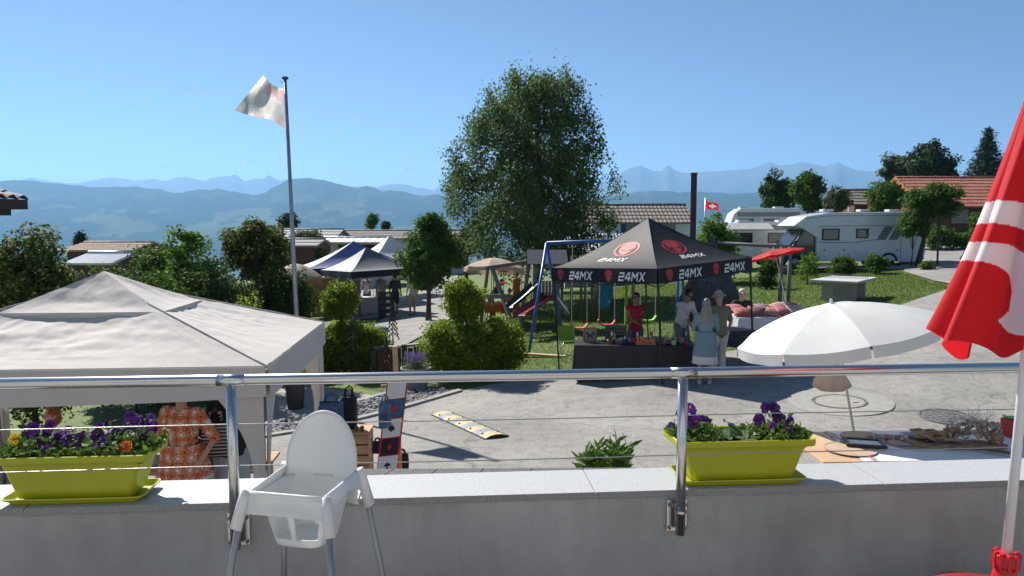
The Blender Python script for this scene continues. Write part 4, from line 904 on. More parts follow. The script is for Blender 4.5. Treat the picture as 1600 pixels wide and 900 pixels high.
def flagcol(px, py):
    W_ = (.78, .78, .82); n = nz(px * .11, py * .11); 
    def band(x0, y0, x1, y1, h):
        t = ((px - x0) * (x1 - x0) + (py - y0) * (y1 - y0)) / ((x1 - x0) ** 2 + (y1 - y0) ** 2)
        return 0 <= t <= 1 and abs(py - (y0 + (y1 - y0) * t)) < h * (1 + .8 * nz(px * .25, py * .25, 2))
    if band(412, 137, 447, 152, 7): return (.60, .10, .13) if n < .25 else (.7, .2, .2)
    if band(438, 150, 447, 160, 4): return (.16, .2, .45)
    if band(412, 138, 372, 166, 5.5): return (.45, .45, .28) if n < .15 else (.25, .27, .16)
    if band(440, 162, 436, 182, 9) or band(447, 170, 437, 186, 7): return (.36, .40, .28) if n < .2 else (.2, .24, .16)
    if band(368, 171, 382, 171, 4): return (.6, .25, .2)
    if band(396, 177, 414, 182, 3.5): return (.55, .22, .05)
    if band(424, 180, 444, 200, 4.5): return (.66, .30, .34)
    if band(398, 150, 436, 162, 9):
        if abs((py - .35 * px) % 7) < .9 or abs((px + .3 * py) % 11) < .8: return (.42, .34, .34)
        return (.72, .55, .52) if band(402, 149, 430, 158, 2) else (.74, .70, .72)
    if band(383, 168, 420, 178, 6): return (.70, .62, .62)
    return W_
fo = thing('flag', 'white flag with a pale picture print flying from the tall pole', 'flag', tuple(at(447, 170, 16)))
TL, TR, BL, BR = (411, 117), (447, 139), (367, 172), (449, 205)
NU, NV = 110, 90; vv = []; cc = []
for j in range(NV + 1):
    for i in range(NU + 1):
        u, v = i / NU, j / NV     # u: 0 fly .. 1 hoist
        top = (TL[0] + (TR[0] - TL[0]) * u, TL[1] + (TR[1] - TL[1]) * u + 6 * math.sin(math.pi * u)); bot = (BL[0] + (BR[0] - BL[0]) * u, BL[1] + (BR[1] - BL[1]) * u + (-5) * math.sin(math.pi * u) + 3 * math.sin(2 * math.pi * u))
        px = top[0] + (bot[0] - top[0]) * v; py = top[1] + (bot[1] - top[1]) * v
        vv.append(tuple(at(px, py, 16 + (.16 * math.sin(u * 7 + v * 2.5) + .06 * math.sin(u * 15 - v * 4)) * (1.05 - u)) - fo.location)); fc_ = flagcol(px, py); cc.append((*[.42 * q + .58 * .84 for q in fc_], 1))  # print colours mixed towards white
ff = [(j * (NU + 1) + i, j * (NU + 1) + i + 1, (j + 1) * (NU + 1) + i + 1, (j + 1) * (NU + 1) + i) for j in range(NV) for i in range(NU)]
me = bpy.data.meshes.new('cloth'); me.from_pydata(vv, [], ff); me.polygons.foreach_set('use_smooth', [True] * len(ff)); ca_ = me.color_attributes.new('print', 'FLOAT_COLOR', 'POINT'); ca_.data.foreach_set('color', np.array(cc, dtype=np.float32).ravel())
link_mesh('cloth', me, pm, fo)
# Swiss flag by the caravans
Y = 44; a = at(1100, 348, Y); T = thing('flag', 'red flag with a white cross flying by the caravans', 'flag', (a.x, Y, zg(a.x, Y)))
b = MB(); b.tube([(a.x, Y, zg(a.x, Y)), tuple(at(1102, 310, Y))], .025, 8); b.build('pole', ALU, T, smooth=True, world=True)
def sf(u, v, o=0): q = at(1103 + 20 * u, 312 + 13 * v + 8 * u * (1 - .3 * v) + 1.2 * math.sin(u * 6), Y + .05 * math.sin(u * 6) - o); return q
b = MB(); b.grid(sf, 60, 40); me = b.mesh('cloth'); me.transform(Matrix.Translation(-Vector(T.location))); me.polygons.foreach_set('use_smooth', [True] * len(me.polygons)); ca_ = me.color_attributes.new('print', 'FLOAT_COLOR', 'POINT')
ca_.data.foreach_set('color', np.array([(.78, .78, .78, 1) if (.42 < i / 60 < .62 and .2 < j / 40 < .82) or (.25 < i / 60 < .79 and .4 < j / 40 < .62) else (.60, .02, .03, 1) for j in range(41) for i in range(61)], dtype=np.float32).ravel()); link_mesh('cloth', me, pm, T)
# ---------------------------------------------------------------- buildings
def ribbed_roof(par, a, b_, c, d, m, ribs, steps=1, h=.03, name='roof', th=.06):
    """roof plane a-b (eaves) to d-c (ridge) with ribs running up the slope, optionally stepped in tile courses"""
    a, b_, c, d = map(Vector, (a, b_, c, d)); n = (b_ - a).cross(d - a).normalized()
    B = MB(); N = ribs * 4
    for s in range(steps):
        v0, v1 = s / steps, (s + 1) / steps
        B.grid(lambda u, v: a.lerp(b_, u).lerp(d.lerp(c, u), v0 + (v1 - v0) * v) + n * (h * (.5 + .5 * math.cos(u * ribs * 2 * math.pi)) + (.035 * (1 - v) if steps > 1 else 0)), N, 1)
    B.add([a - n * th, b_ - n * th, c - n * th, d - n * th], [(3, 2, 1, 0)])
    for p, q in ((a, b_), (b_, c), (d, a)): B.add([p - n * th, q - n * th, q + n * .02, p + n * .02], [(0, 1, 2, 3)])
    return B.build(name, m, par)
GLS = mat('dark window glass', (.03, .035, .04), .06, spec=.7)
WFR = mat('white window frame', (.7, .7, .7), .5)
def win(par, c, w_, h, nrm=(0, -1, 0), fm=None, gm=None, world=True, name='window', t_=.05):
    """window facing nrm (horizontal); frame with a pane set in"""
    nrm = Vector(nrm).normalized(); rz = math.atan2(nrm.y, nrm.x) + math.pi / 2; c = Vector(c)
    M_ = Matrix.Rotation(rz, 4, 'Z'); B = MB()
    for dx, dz, sx, sz in ((0, h / 2, w_ + t_, t_), (0, -h / 2, w_ + t_, t_), (-w_ / 2, 0, t_, h - t_), (w_ / 2, 0, t_, h - t_)):
        o = M_ @ Vector((dx, 0, dz)); B.box(c + o + nrm * .012, (sx, .05, sz), rz)
    f = B.build(name, fm or WFR, par, world=world)
    B = MB(); B.box(c + nrm * .004, (w_ - t_ * .9, .02, h - t_ * .9), rz); B.build('pane', gm or GLS, f, world=world)
    return f
TILE_G = mat('grey brown roof tile', (.20, .165, .15), .8, var=.25, vs_=4); TILE_R = mat('red roof tile', (.34, .13, .085), .8, var=.3, vs_=3)
TILE_P = mat('pale weathered tile', (.46, .34, .26), .85, var=.2, vs_=3); METR = mat('pale corrugated metal', (.55, .56, .6), .4, .5, var=.1); SLATE = mat('blue grey metal roof', (.15, .18, .24), .45, .4, var=.1)
CREAM = mat('white cabin cladding', (.62, .66, .70), .7, var=.06); BROWN = mat('brown timber wall', (.11, .055, .035), .8, var=.3, vs_=4, stretch=(1, 1, 9))
def gable(name, label, x0, x1, Y, depth, zw, zr, wallm, roofm, ribs, steps, over=.3, base=None, rz=0.0, along='x', cat='building'):
    """house with the ridge parallel to the picture plane; front wall at Y"""
    xc = (x0 + x1) / 2; bz = zg(xc, Y) if base is None else base
    T = thing(name, label, cat, (xc, Y + depth / 2, bz), rz); L = x1 - x0; D = depth; h, r = zw - bz, zr - bz
    B = MB(); B.prism([(-D / 2, -.6), (D / 2, -.6), (D / 2, h), (0, r - .08), (-D / 2, h)], -L / 2, L / 2)
    B.v = [(v[1], v[0], v[2]) for v in B.v]; B.f = [f[::-1] for f in B.f]; B.build('wall', wallm, T)
    s = (r - h) / (D / 2); e = h - over * s
    ribbed_roof(T, (-L / 2 - over, -D / 2 - over, e + .06), (L / 2 + over, -D / 2 - over, e + .06), (L / 2 + over, 0, r + .06), (-L / 2 - over, 0, r + .06), roofm, ribs, steps, name='roof_slope')
    ribbed_roof(T, (L / 2 + over, D / 2 + over, e + .06), (-L / 2 - over, D / 2 + over, e + .06), (-L / 2 - over, 0, r + .06), (L / 2 + over, 0, r + .06), roofm, ribs, steps, name='roof_slope')
    B = MB(); B.tube([(-L / 2 - over, 0, r + .08), (L / 2 + over, 0, r + .08)], .09, 8); B.build('ridge_cap', roofm, T, smooth=True)
    return T
# white cabin behind the stall tent
x0, x1 = at(925, 350, 45).x, at(1078, 350, 45).x
T = gable('cabin', 'white cabin with grey-brown tiled roof and blue shutters behind the tent', x0, x1, 45, 4.4, at(900, 347, 45).z, at(900, 322, 47.2).z, CREAM, TILE_G, 26, 5, .25)
for px in (985, 1045): win(T, at(px, 357, 45), .85, .75)
for px in (974, 1002): B = MB(); B.box(at(px, 357, 44.97), (.3, .06, .85)); B.build('shutter', mat('blue shutter', (.03, .05, .16), .6), T, world=True)
xa, xb = at(880, 390, 40).x, at(1010, 390, 40).x; bz = zg(0, 40)
T = thing('lean_to_shed', 'low shed with a blue-grey ribbed metal roof under the birch', 'shed', ((xa + xb) / 2, 41, bz))
ribbed_roof(T, Vector((xa, 40, at(900, 395, 40).z)) - T.location, Vector((xb, 40, at(900, 395, 40).z)) - T.location, Vector((xb, 42.4, at(900, 365, 42.4).z)) - T.location, Vector((xa, 42.4, at(900, 365, 42.4).z)) - T.location, SLATE, 24, 1, .04)
B = MB(); B.box(((xa + xb) / 2, 41.3, bz + .8), (xb - xa - .3, 2.2, 1.7)); B.build('wall', mat('grey shed wall', (.3, .31, .33), .8, var=.1), T, world=True)
# far mobile homes on the left
def home(label, pxa, pxb, Y, ywall, yridge, dep, wm, rm, ribs, steps, group='mobile homes behind the tents'):
    a, c = at(pxa, 380, Y), at(pxb, 380, Y)
    T = gable('mobile_home', label, a.x, c.x, Y, dep, at(600, ywall, Y).z, at(600, yridge, Y + dep / 2).z, wm, rm, ribs, steps, .25, base=zg(a.x, Y) - .4); tag(T, group=group); return T
T = home('long low mobile home with grey-brown ribbed roof behind the white tent', 532, 720, 60, 373, 362, 4.5, mat('cream cladding', (.50, .49, .46), .8, var=.08), TILE_G, 44, 3)
for px in (545, 575, 600, 655, 690): win(T, at(px, 384, 60), .9, .7)
T = home('pale mobile home with a shallow grey roof behind the flagpole', 432, 522, 56, 371, 360, 4.5, mat('pale grey cladding', (.46, .48, .50), .8, var=.08), mat('grey sheet roof', (.28, .27, .26), .7, var=.1), 20, 3)
for px in (452, 500): win(T, at(px, 383, 56), 1.0, .7)
T = home('brown timber shed just right of the round-headed tree', 442, 490, 43, 385, 376, 3.5, BROWN, MATS['grey sheet roof'], 12, 2)
T = home('flat cream caravan annexe in front of the long mobile home', 490, 600, 52, 379, 373, 3.0, MATS['cream cladding'], mat('white sheet roof', (.55, .54, .52), .6, var=.08), 10, 1)
for px in (505, 540, 575): win(T, at(px, 388, 52), 1.1, .6)
T = home('pale tiled roof house down the slope left of the hazel', 104, 206, 42, 392, 381, 4.4, BROWN, TILE_P, 24, 4, None)
T = home('low building with shiny corrugated metal roof beside the elder shrub', 112, 168, 30, 412, 398, 3.2, BROWN, METR, 14, 1, None)
# corner of a tiled roof at the left edge
Y = 11; a = at(37, 310, 12.6); a.x += .05; T = thing('roof_corner', 'dark tiled roof corner jutting in at the left edge', 'roof', (a.x - 1.6, Y + .5, zg(-8, Y)))
B = MB(); B.box((a.x - 1.75, Y + .5, a.z - .1), (3.4, 2.4, .16)); B.box((a.x - 1.95, Y + .6, a.z - .22), (3.3, 2.1, .12)); B.box((a.x - 2.3, Y + .6, a.z - .33), (3.3, 1.7, .16)); B.build('eaves', mat('dark stained fascia', (.045, .03, .028), .7, var=.2), T, world=True)
B = MB(); B.box((a.x - 3.2, Y + .9, (a.z - .4) / 2), (3.0, 1.4, a.z - .4)); B.build('wall', CREAM, T, world=True)
tm = MB(); tm.grid(lambda u, v: Vector((-.36 * v, (u - .5) * .3, .035 * math.cos((u - .5) * 5) - .0 * v)), 6, 2); tm = tm.mesh('tile'); tm.materials.append(mat('dark brown tile', (.10, .07, .06), .75, var=.3, vs_=5))
for i in range(9):
    for j in range(4):
        o = link_mesh('tile', tm, None, T); o.location = Vector((a.x - .02 - j * .30, Y - .62 + i * .27, a.z + .02 + j * .085)) - T.location; o.rotation_euler = (0, R(12), 0)
        md = o.modifiers.new('solid', 'SOLIDIFY'); md.thickness = .02
# chalet on the right
Y = 52; a, c = at(1456, 300, Y), at(1640, 300, Y)
T = gable('chalet', 'brown timber chalet with a red tiled roof at the right', a.x, c.x, Y, 7.0, at(900, 316, Y).z, at(900, 279, Y + 3.5).z, BROWN, TILE_R, 40, 9, .75)
win(T, at(1500, 338, Y), 1.2, 1.0, fm=BROWN); win(T, at(1560, 338, Y), 1.2, 1.0, fm=BROWN)
L = c.x - a.x; zr = at(900, 279, Y + 3.5).z; zw = at(900, 316, Y).z
B = MB(); s_ = (zr - zw) / 3.5
for sg in (-1, 1): B.bar((a.x - .78, Y + 3.5 + sg * 4.3, zw - .75 * s_ - .05), (a.x - .78, Y + 3.5, zr - .02), .06, .3)
B.build('barge_board', mat('orange timber board', (.42, .16, .05), .7), T, world=True)
Y = 60; a, c = at(1336, 300, Y), at(1372, 300, Y)
T = gable('garden_hut', 'small hut with grey-brown tiled roof behind the motorhome', a.x, c.x, Y, 3.6, at(900, 317, Y).z, at(900, 298, Y + 1.8).z, BROWN, TILE_G, 12, 5, .35)

# ---------------------------------------------------------------- motorhome and caravans
VWH = mat('white vehicle paint', (.66, .68, .70), .28, coat=.4, var=.02); VGR = mat('grey decal', (.17, .18, .20), .4); VDK = mat('dark vehicle plastic', (.02, .02, .022), .45); TYR = mat('tyre rubber', (.018, .018, .018), .85); VGL = mat('tinted glass', (.018, .02, .024), .05, spec=.8, coat=.3); VAL = mat('wheel alloy', (.3, .3, .31), .35, .9)
def wheel(par, x, y, r=.34):
    w_ = MB(); w_.lathe([(r * .55, -.1), (r * .95, -.1), (r, -.06), (r, .06), (r * .95, .1), (r * .55, .1)], 28, close=True); w_.v = [(v[0] + x, v[2] + y, v[1] + r) for v in w_.v]; t_ = w_.build('tyre', TYR, par, smooth=False)
    q = MB(); q.lathe([(.0, .06), (r * .2, .07), (r * .5, .045), (r * .56, .08), (r * .56, -.08), (0, -.05)], 24); q.v = [(v[0] + x, -v[2] + y, v[1] + r) for v in q.v]; q.build('rim', VAL, t_)
p = gnd(1312, 419); MY = 39.3; mx0 = at(1312, 419, MY).x
T = thing('motorhome', 'white motorhome with dark cab and grey stripes parked behind the lawn', 'motorhome', (mx0, MY, zg(mx0, MY) + .05), R(2))
def sidewall(B, poly, y0, y1): B.prism(poly, y0, y1)
# x to the right = rear; habitation body
B = MB(); B.prism([(-2.95, 2.15), (-2.3, 2.62), (-1.2, 2.80), (3.62, 2.86), (3.78, 2.6), (3.78, .45), (2.9, .38), (-1.75, .38), (-1.75, 1.55), (-2.45, 2.0)], -1.13, 1.13); B.build('body', VWH, T, bevel=.05)
B = MB(); B.prism([(-3.75, .35), (-3.82, .75), (-3.65, .98), (-2.95, 1.12), (-2.35, 1.98), (-1.76, 1.98), (-1.76, .35)], -.98, .98); B.build('cab', mat('anthracite paint', (.03, .032, .037), .3, coat=.5), T, bevel=.04)
B = MB(); B.prism([(-2.99, 1.16), (-2.40, 1.98), (-2.36, 1.96), (-2.93, 1.13)], -.86, .86); B.v = [(v[0] - .03, v[1], v[2] + .012) for v in B.v]; B.build('windscreen', mat('windscreen glass', (.03, .04, .05), .05, spec=.8), T)
for sy in (-1, 1):
    B = MB(); B.prism([(-2.75, 1.18), (-2.3, 1.86), (-1.86, 1.86), (-1.86, 1.18)], sy * .985 - .006, sy * .985 + .006); B.build('cab_window', VGL, T)
    B = MB(); B.box((-2.86, sy * 1.13, 1.28), (.1, .2, .26)); B.build('mirror', VDK, T, bevel=.03)
    B = MB(); B.ell((-3.66, sy * .74, .82), (.1, .16, .08), 10, 6); B.build('headlight', mat('headlight glass', (.5, .52, .55), .1), T, smooth=True)
for x, z, w_, h in ((-1.05, 1.72, .82, .52), (.55, 1.77, .56, .42), (3.02, 1.98, 1.05, .56)): win(T, (x, -1.135, z), w_, h, (0, -1, 0), VDK, VGL, world=False, t_=.06)
B = MB(); B.box((3.1, -1.135, .98), (1.1, .012, 1.25)); hd = B.build('garage_door', VWH, T, bevel=.03)
B = MB(); B.box((3.1, -1.128, .98), (1.16, .010, 1.31)); B.build('door_seal', VGR, T, bevel=.03)
B = MB(); B.box((.6, -1.134, .6), (.6, .01, .4)); B.build('hatch', mat('pale hatch', (.56, .58, .6), .4), T, bevel=.02)
for dx in (1.35, 1.95): B = MB(); B.prism([(dx - .05, 1.45), (dx + .33, 2.12), (dx + .78, 2.12), (dx + .40, 1.45)], -1.139, -1.131); B.build('stripe', VGR, T)
B = MB(); B.prism([(-1.7, 1.32), (0, 1.28), (1.3, 1.45), (1.32, 1.49), (0, 1.32), (-1.7, 1.36)], -1.138, -1.131); B.prism([(-1.7, 2.14), (2.7, 2.2), (2.3, 1.5), (2.27, 1.5), (2.65, 2.17), (-1.7, 2.11)], -1.138, -1.131); B.build('pinstripe', VGR, T)
B = MB(); B.prism([(-2.4, 2.52), (-1.2, 2.66), (3.3, 2.68), (3.3, 2.66), (-1.2, 2.63), (-2.4, 2.49)], -1.136, -1.130); B.build('roof_rail', VGR, T)
for x, w_ in ((-.8, .55), (1.1, .5), (2.6, .5)): B = MB(); B.box((x, 0, 2.93), (w_, .5, .12)); B.build('roof_vent', mat('vent plastic', (.5, .5, .5), .5), T, bevel=.02)
B = MB(); B.tube([(.25, -.2, 2.85), (.25, -.2, 3.1)], .04, 8); B.build('antenna', VWH, T)
for x in (-.35, -1.35, 2.35): B = MB(); B.tube([(x, -1.13, .95), (x, -1.142, .95)], .05, 12); B.build('service_cap', VGR, T)
for x in (-2.75, 1.95):
    for y in (-.98, .98): wheel(T, x, y)
for x in (-2.75, 1.95):
    q = MB(); q.lathe([(.34, -.02), (.46, -.02), (.46, .02), (.34, .02)], 28, close=True); q.v = [(v[0] + x, v[2] - 1.135, max(.36, v[1] + .36)) for v in q.v]; q.build('wheel_arch', VDK, T)
for y in (-1.0, 1.0): B = MB(); B.box((3.8, y, 1.0), (.04, .14, .5)); B.build('tail_light', mat('red tail light', (.5, .02, .02), .3), T)
def caravan(label, px, Y, dz, L=5.6, rz=0, H=2.55, awn=False):
    x = at(px, 380, Y).x; T = thing('caravan', label, 'caravan', (x, Y, zg(x, Y) + dz), rz, 'caravans beside the motorhome'); h = L / 2
    B = MB(); B.prism([(-h, .5), (-h - .12, 1.2), (-h + .25, 2.25), (-h + .7, H), (h - .5, H), (h - .1, 2.3), (h + .05, 1.2), (h, .5)], -1.1, 1.1); B.build('body', VWH, T, bevel=.05)
    B = MB(); B.box((0, -1.106, 2.18), (L - .9, .012, .3)); B.build('stripe', mat('taupe stripe', (.26, .25, .25), .5), T)
    for x_, w_ in ((-h + 1.0, 1.0), (.2, .95), (h - 1.0, .8)): win(T, (x_, -1.106, 1.62), w_, .52, (0, -1, 0), VDK, VGL, world=False)
    B = MB(); B.box((-.8, -1.104, 1.3), (.62, .012, 1.6)); B.build('door', MATS['pale hatch'], T, bevel=.02)
    for y in (-.9, .9): wheel(T, .1, y, .3)
    for x_ in (-1.4, .9): B = MB(); B.box((x_, 0, H + .06), (.6, .6, .12)); B.build('roof_vent', MATS['vent plastic'], T, bevel=.02)
    B = MB(); B.bar((-h, 0, .5), (-h - 1.1, 0, .45), .1); B.build('drawbar', VDK, T)
    if awn: B = MB(); B.grid(lambda u, v: Vector((-h - .3 + 2.7 * u, -1.1 - .9 * v, 2.45 - .35 * v + .0 * u)), 8, 6); B.build('awning', cloth('white awning', (.6, .6, .58), .7, .3), T)
caravan('older white caravan with awning peeping out behind the motorhome cab', 1196, 43.5, .1, 5.4, R(3), 2.5, True)
caravan('white caravan with dark band parked highest behind the other caravan', 1193, 52, .75, 5.0, R(-4), 2.6)

# ---------------------------------------------------------------- posts, columns, lamp
x = at(1082, 400, 24).x; T = thing('steel_column', 'dark brown steel column standing behind the black tent', 'column', (x, 24, zg(x, 24))); zt_ = at(1082, 273, 24).z - T.location.z
B = MB(); B.box((0, -.06, zt_ / 2), (.16, .014, zt_)); B.box((0, .06, zt_ / 2), (.16, .014, zt_)); B.box((0, 0, zt_ / 2), (.016, .106, zt_)); B.build('beam', mat('rust brown steel', (.055, .028, .022), .6, .3, var=.3), T)
B = MB(); B.box((0, 0, zt_ + .03), (.18, .16, .06)); B.build('cap_plate', BLKM, T)
x = at(1465, 400, 36).x; T = thing('lamp_post', 'thin dark post with a small box beside the pollard tree', 'post', (x, 36, zg(x, 36))); zt_ = at(1465, 334, 36).z - T.location.z
B = MB(); B.tube([(0, 0, 0), (0, 0, zt_)], .045, 10); B.build('post', mat('dark green post', (.03, .04, .03), .5), T, smooth=True); B = MB(); B.box((.1, -.03, zt_ * .55), (.14, .12, .26)); B.build('box', VDK, T, bevel=.01)

# ---------------------------------------------------------------- playground
GWD = mat('weathered grey timber', (.17, .165, .16), .85, var=.25, vs_=5, stretch=(6, 6, .8), bump=.4, bs=30); ROPE = mat('rope', (.42, .38, .30), .9); BLUEM = mat('blue painted steel', (.02, .10, .36), .4, var=.08)
def rnd_post(B, a, c, r): B.tube([a, c], r, 10)
# blue swing
fl_ = at(826, 545, 20.3); fl_.z = zg(fl_.x, 20.3); tl = at(854, 380, 21.4); tr_ = at(1062, 372, 22.4); fr_ = at(1057, 478, 21.3); fr_.z = zg(fr_.x, 21.3)
fl2 = at(880, 500, 22.6); fl2.z = zg(fl2.x, 22.6); fr2 = at(1072, 478, 23.6); fr2.z = zg(fr2.x, 23.6)
T = thing('swing_set', 'blue steel swing frame with rope swings behind the black tent', 'swing', tuple(fl_))
B = MB(); B.tube([tl, tr_], .05, 12); B.build('beam', BLUEM, T, smooth=True, world=True)
for a, c in ((fl_, tl), (fl2, tl), (fr_, tr_), (fr2, tr_)): B = MB(); B.tube([a, c], .042, 12); B.build('leg', BLUEM, T, smooth=True, world=True)
for px, py, colr, lb in ((905, 512, (.75, .12, .02), 'orange'), (948, 507, (.62, .02, .05), 'red'), (1012, 500, (.16, .5, .05), 'green')):
    c = at(px, py, 21.7)
    for dx in (-.22, .22):
        hang = tl.lerp(tr_, (px - 854) / 208); B = MB(); B.tube([(c.x + dx, c.y, c.z), (hang.x + dx, hang.y, hang.z)], .012, 6); B.build('rope', ROPE, T, world=True)
    B = MB(); B.grid(lambda u, v: Vector((c.x + (u - .5) * .5, c.y + (v - .5) * .2, c.z + .16 * (2 * u - 1) ** 4 - .02)), 10, 3); B.build('swing_seat', mat(lb + ' swing seat', colr, .5), T, smooth=True, solid=.04, world=True)
# grey timber swing with climbing rope
YS_ = 25.5; bl, br = at(757, 419, YS_), at(832, 408, YS_ + .6)
T = thing('timber_swing', 'grey timber A-frame swing beside the play tower', 'swing', (bl.x, YS_, zg(bl.x, YS_)))
B = MB(); B.bar(bl, br, .12, .12); B.build('beam', GWD, T, bevel=.01, world=True)
for a, c in ((at(806, 490, YS_ - 1.2), at(769, 419, YS_)), (at(751, 448, YS_ + 1.5), at(762, 419, YS_)), (at(812, 452, YS_ - .2), at(827, 409, YS_ + .5))):
    a.z = zg(a.x, a.y); B = MB(); B.bar(a, c, .11, .11); B.build('leg', GWD, T, bevel=.01, world=True)
B = MB(); B.bar(at(760, 463, YS_ - .7), at(797, 463, YS_ - .7), .07, .14); B.build('cross_board', GWD, T, world=True)
for px in (768, 787, 815): B = MB(); B.tube([at(px, 416, YS_ + .1), at(px, 478, YS_ + .1)], .014, 6); B.build('rope', ROPE, T, world=True)
for py in (424, 442, 474): B = MB(); c = at(787, py, YS_ + .1); B.lathe([(.0, -.02), (.13, -.02), (.14, 0), (.13, .02), (0, .02)], 14, c=c); B.build('climbing_disc', mat('red disc', (.5, .02, .03), .5), T, world=True)
# play tower
YT = 24.5; x0, x1 = at(836, 450, YT).x, at(872, 450, YT).x; zb = zg(x0, YT)
T = thing('play_tower', 'grey timber play tower with blue-grey roof and two slides', 'play tower', ((x0 + x1) / 2, YT + .5, zb))
for x in (x0, x1):
    for y in (YT, YT + 1.1): B = MB(); B.bar((x, y, zb), (x, y, at(800, 408, YT).z), .1, .1); B.build('post', GWD, T, world=True)
zt_ = at(800, 408, YT).z
for sg in (-1, 1):
    B = MB(); B.grid(lambda u, v: Vector((x0 - .25 + (x1 - x0 + .55) * u, YT + .55 + sg * (.85 - .85 * v), zt_ - .08 + .42 * v)), 8, 6); B.build('roof_sheet', mat('slate blue tarpaulin', (.035, .042, .068), .95, var=.15), T, solid=.02, world=True)
for i in range(7): B = MB(); x = x0 + .06 + (x1 - x0 - .12) * i / 6; B.box((x, YT - .06, zb + 1.35), (.09, .02, .62)); B.build('plank', GWD, T, world=True)
for i in range(6): B = MB(); B.box(((x0 + x1) / 2, YT + .1 + i * .18, zb + 1.02), (x1 - x0, .16, .04)); B.build('deck_board', GWD, T, world=True)
for i in range(5): B = MB(); B.box((x0 - .06, YT + .1 + i * .22, zt_ - .75), (.02, .2, 1.3)); B.build('plank', GWD, T, world=True)
def slide(col_, a, c, w_, nm):
    a = Vector(a); c = Vector(c); d = (c - a); s = Vector((-d.y, d.x, 0)).normalized() * w_ / 2
    def f(u, v):
        p = a.lerp(c, v); p.z = a.z + (c.z - a.z) * (v ** .85 if v < 1 else 1); q = 2 * u - 1; return p + s * q + Vector((0, 0, .14 * max(0, abs(q) - .7) / .3))
    B = MB(); B.grid(f, 10, 14); B.build('slide', mat(nm, col_, .4), T, smooth=True, solid=.02, world=True)
slide((.012, .03, .025), at(836, 446, YT), at(796, 482, YT - .6), .45, 'dark green slide'); slide((.20, .012, .02), at(860, 462, YT - .1), at(812, 494, YT - 1.7), .5, 'red slide')  # red slide darkened: the tree's shade is put into its colour
B = MB(); B.bar(at(866, 455, YT - .2), at(888, 492, YT - 1.2), .09, .09); B.build('brace', GWD, T, world=True)
# small climbing frame and picket fence between tower and tent, green slide
YF = 27
T = thing('climbing_frame', 'low timber climbing frame seen under the tent roof', 'climbing frame', tuple(at(905, 470, YF)))
for px in (878, 893, 908, 925): B = MB(); B.bar(at(px, 482, YF), at(px, 436, YF), .09, .09); B.build('post', GWD, T, world=True)
for py in (440, 458): B = MB(); B.bar(at(876, py, YF - .06), at(928, py, YF - .06), .05, .1); B.build('rail', GWD, T, world=True)
for i in range(7): B = MB(); B.bar(at(868 + i * 4, 452, YF - .12), at(868 + i * 4, 436, YF - .12), .06, .02); B.build('slat', GWD, T, world=True)
T = thing('small_slide', 'small turquoise children slide on the lawn behind the stall', 'slide', tuple(at(946, 478, 26)))
slide((.01, .16, .17), at(949, 447, 26.5), at(944, 482, 25.4), .42, 'turquoise slide')
for px in (944, 957): B = MB(); B.tube([at(px, 482, 26.9), at(px, 440, 26.6)], .025, 8); B.build('leg', mat('turquoise tube', (.01, .12, .13), .5), T, world=True)
G4 = 'timber posts behind the stall'
for px, y1, wd_ in ((932, 484, .2), (989, 480, .12), (914, 478, .1)):
    p = at(px, y1, 28); T = thing('timber_post', {932: 'thick pale timber post behind the hanging swings', 989: 'thin timber post beside the lime pole', 914: 'thin timber post left of the thick pale one'}[px], 'post', tuple(p), 0, G4); B = MB(); B.tube([(0, 0, -.1), (0, 0, 1.5)], wd_ / 2, 10); B.build('post', mat('pale timber', (.36, .24, .14), .8, var=.2), T, smooth=True); B = MB(); B.lathe([(wd_ / 2, 1.5), (wd_ / 3, 1.54), (0, 1.55)], 10); B.build('top', MATS['pale timber'], T)
# timber tipi
YP = 27.5; ap = at(1112, 366, YP); T = thing('timber_tipi', 'grey timber play tipi behind the stall visitors', 'tipi', (ap.x, YP, zg(ap.x, YP))); h = ap.z - T.location.z; bw = 1.25
for k in range(4):
    a0 = R(45 + 22 + 90 * k); a1 = a0 + R(90); n_ = 8
    for i in range(n_):
        u0, u1 = i / n_ + .006, (i + 1) / n_ - .006
        A = Vector((math.cos(a0), math.sin(a0), 0)) * bw; C = Vector((math.cos(a1), math.sin(a1), 0)) * bw; apx = Vector((0, 0, h))
        B = MB(); q0, q1 = A.lerp(C, u0), A.lerp(C, u1); B.add([q0, q1, q1.lerp(apx, .96), q0.lerp(apx, .96)], [(0, 1, 2, 3)]); B.build('plank', mat('dark grey timber', (.085, .08, .078), .85, var=.25, vs_=4), T, solid=.03)
B = MB(); B.tube([(0, 0, h * .9), (0, 0, h + .03)], .05, 8); B.build('tip', GWD, T)
# horizontal bar on two posts by the bank
T = thing('timber_bar', 'horizontal timber bar on two grey posts beside the red parasol', 'climbing bar', tuple(at(1226, 450, 25)))
for px, yb_ in ((1219, 444), (1232, 458)): B = MB(); q = at(px, yb_, 25); q.z = zg(q.x, 25); B.tube([q, at(px + 3, 386, 25)], .065, 10); B.build('post', GWD, T, smooth=True, world=True)
B = MB(); B.tube([at(1122, 379, 26.4), at(1240, 387, 25)], .06, 10); B.build('bar', GWD, T, smooth=True, world=True)
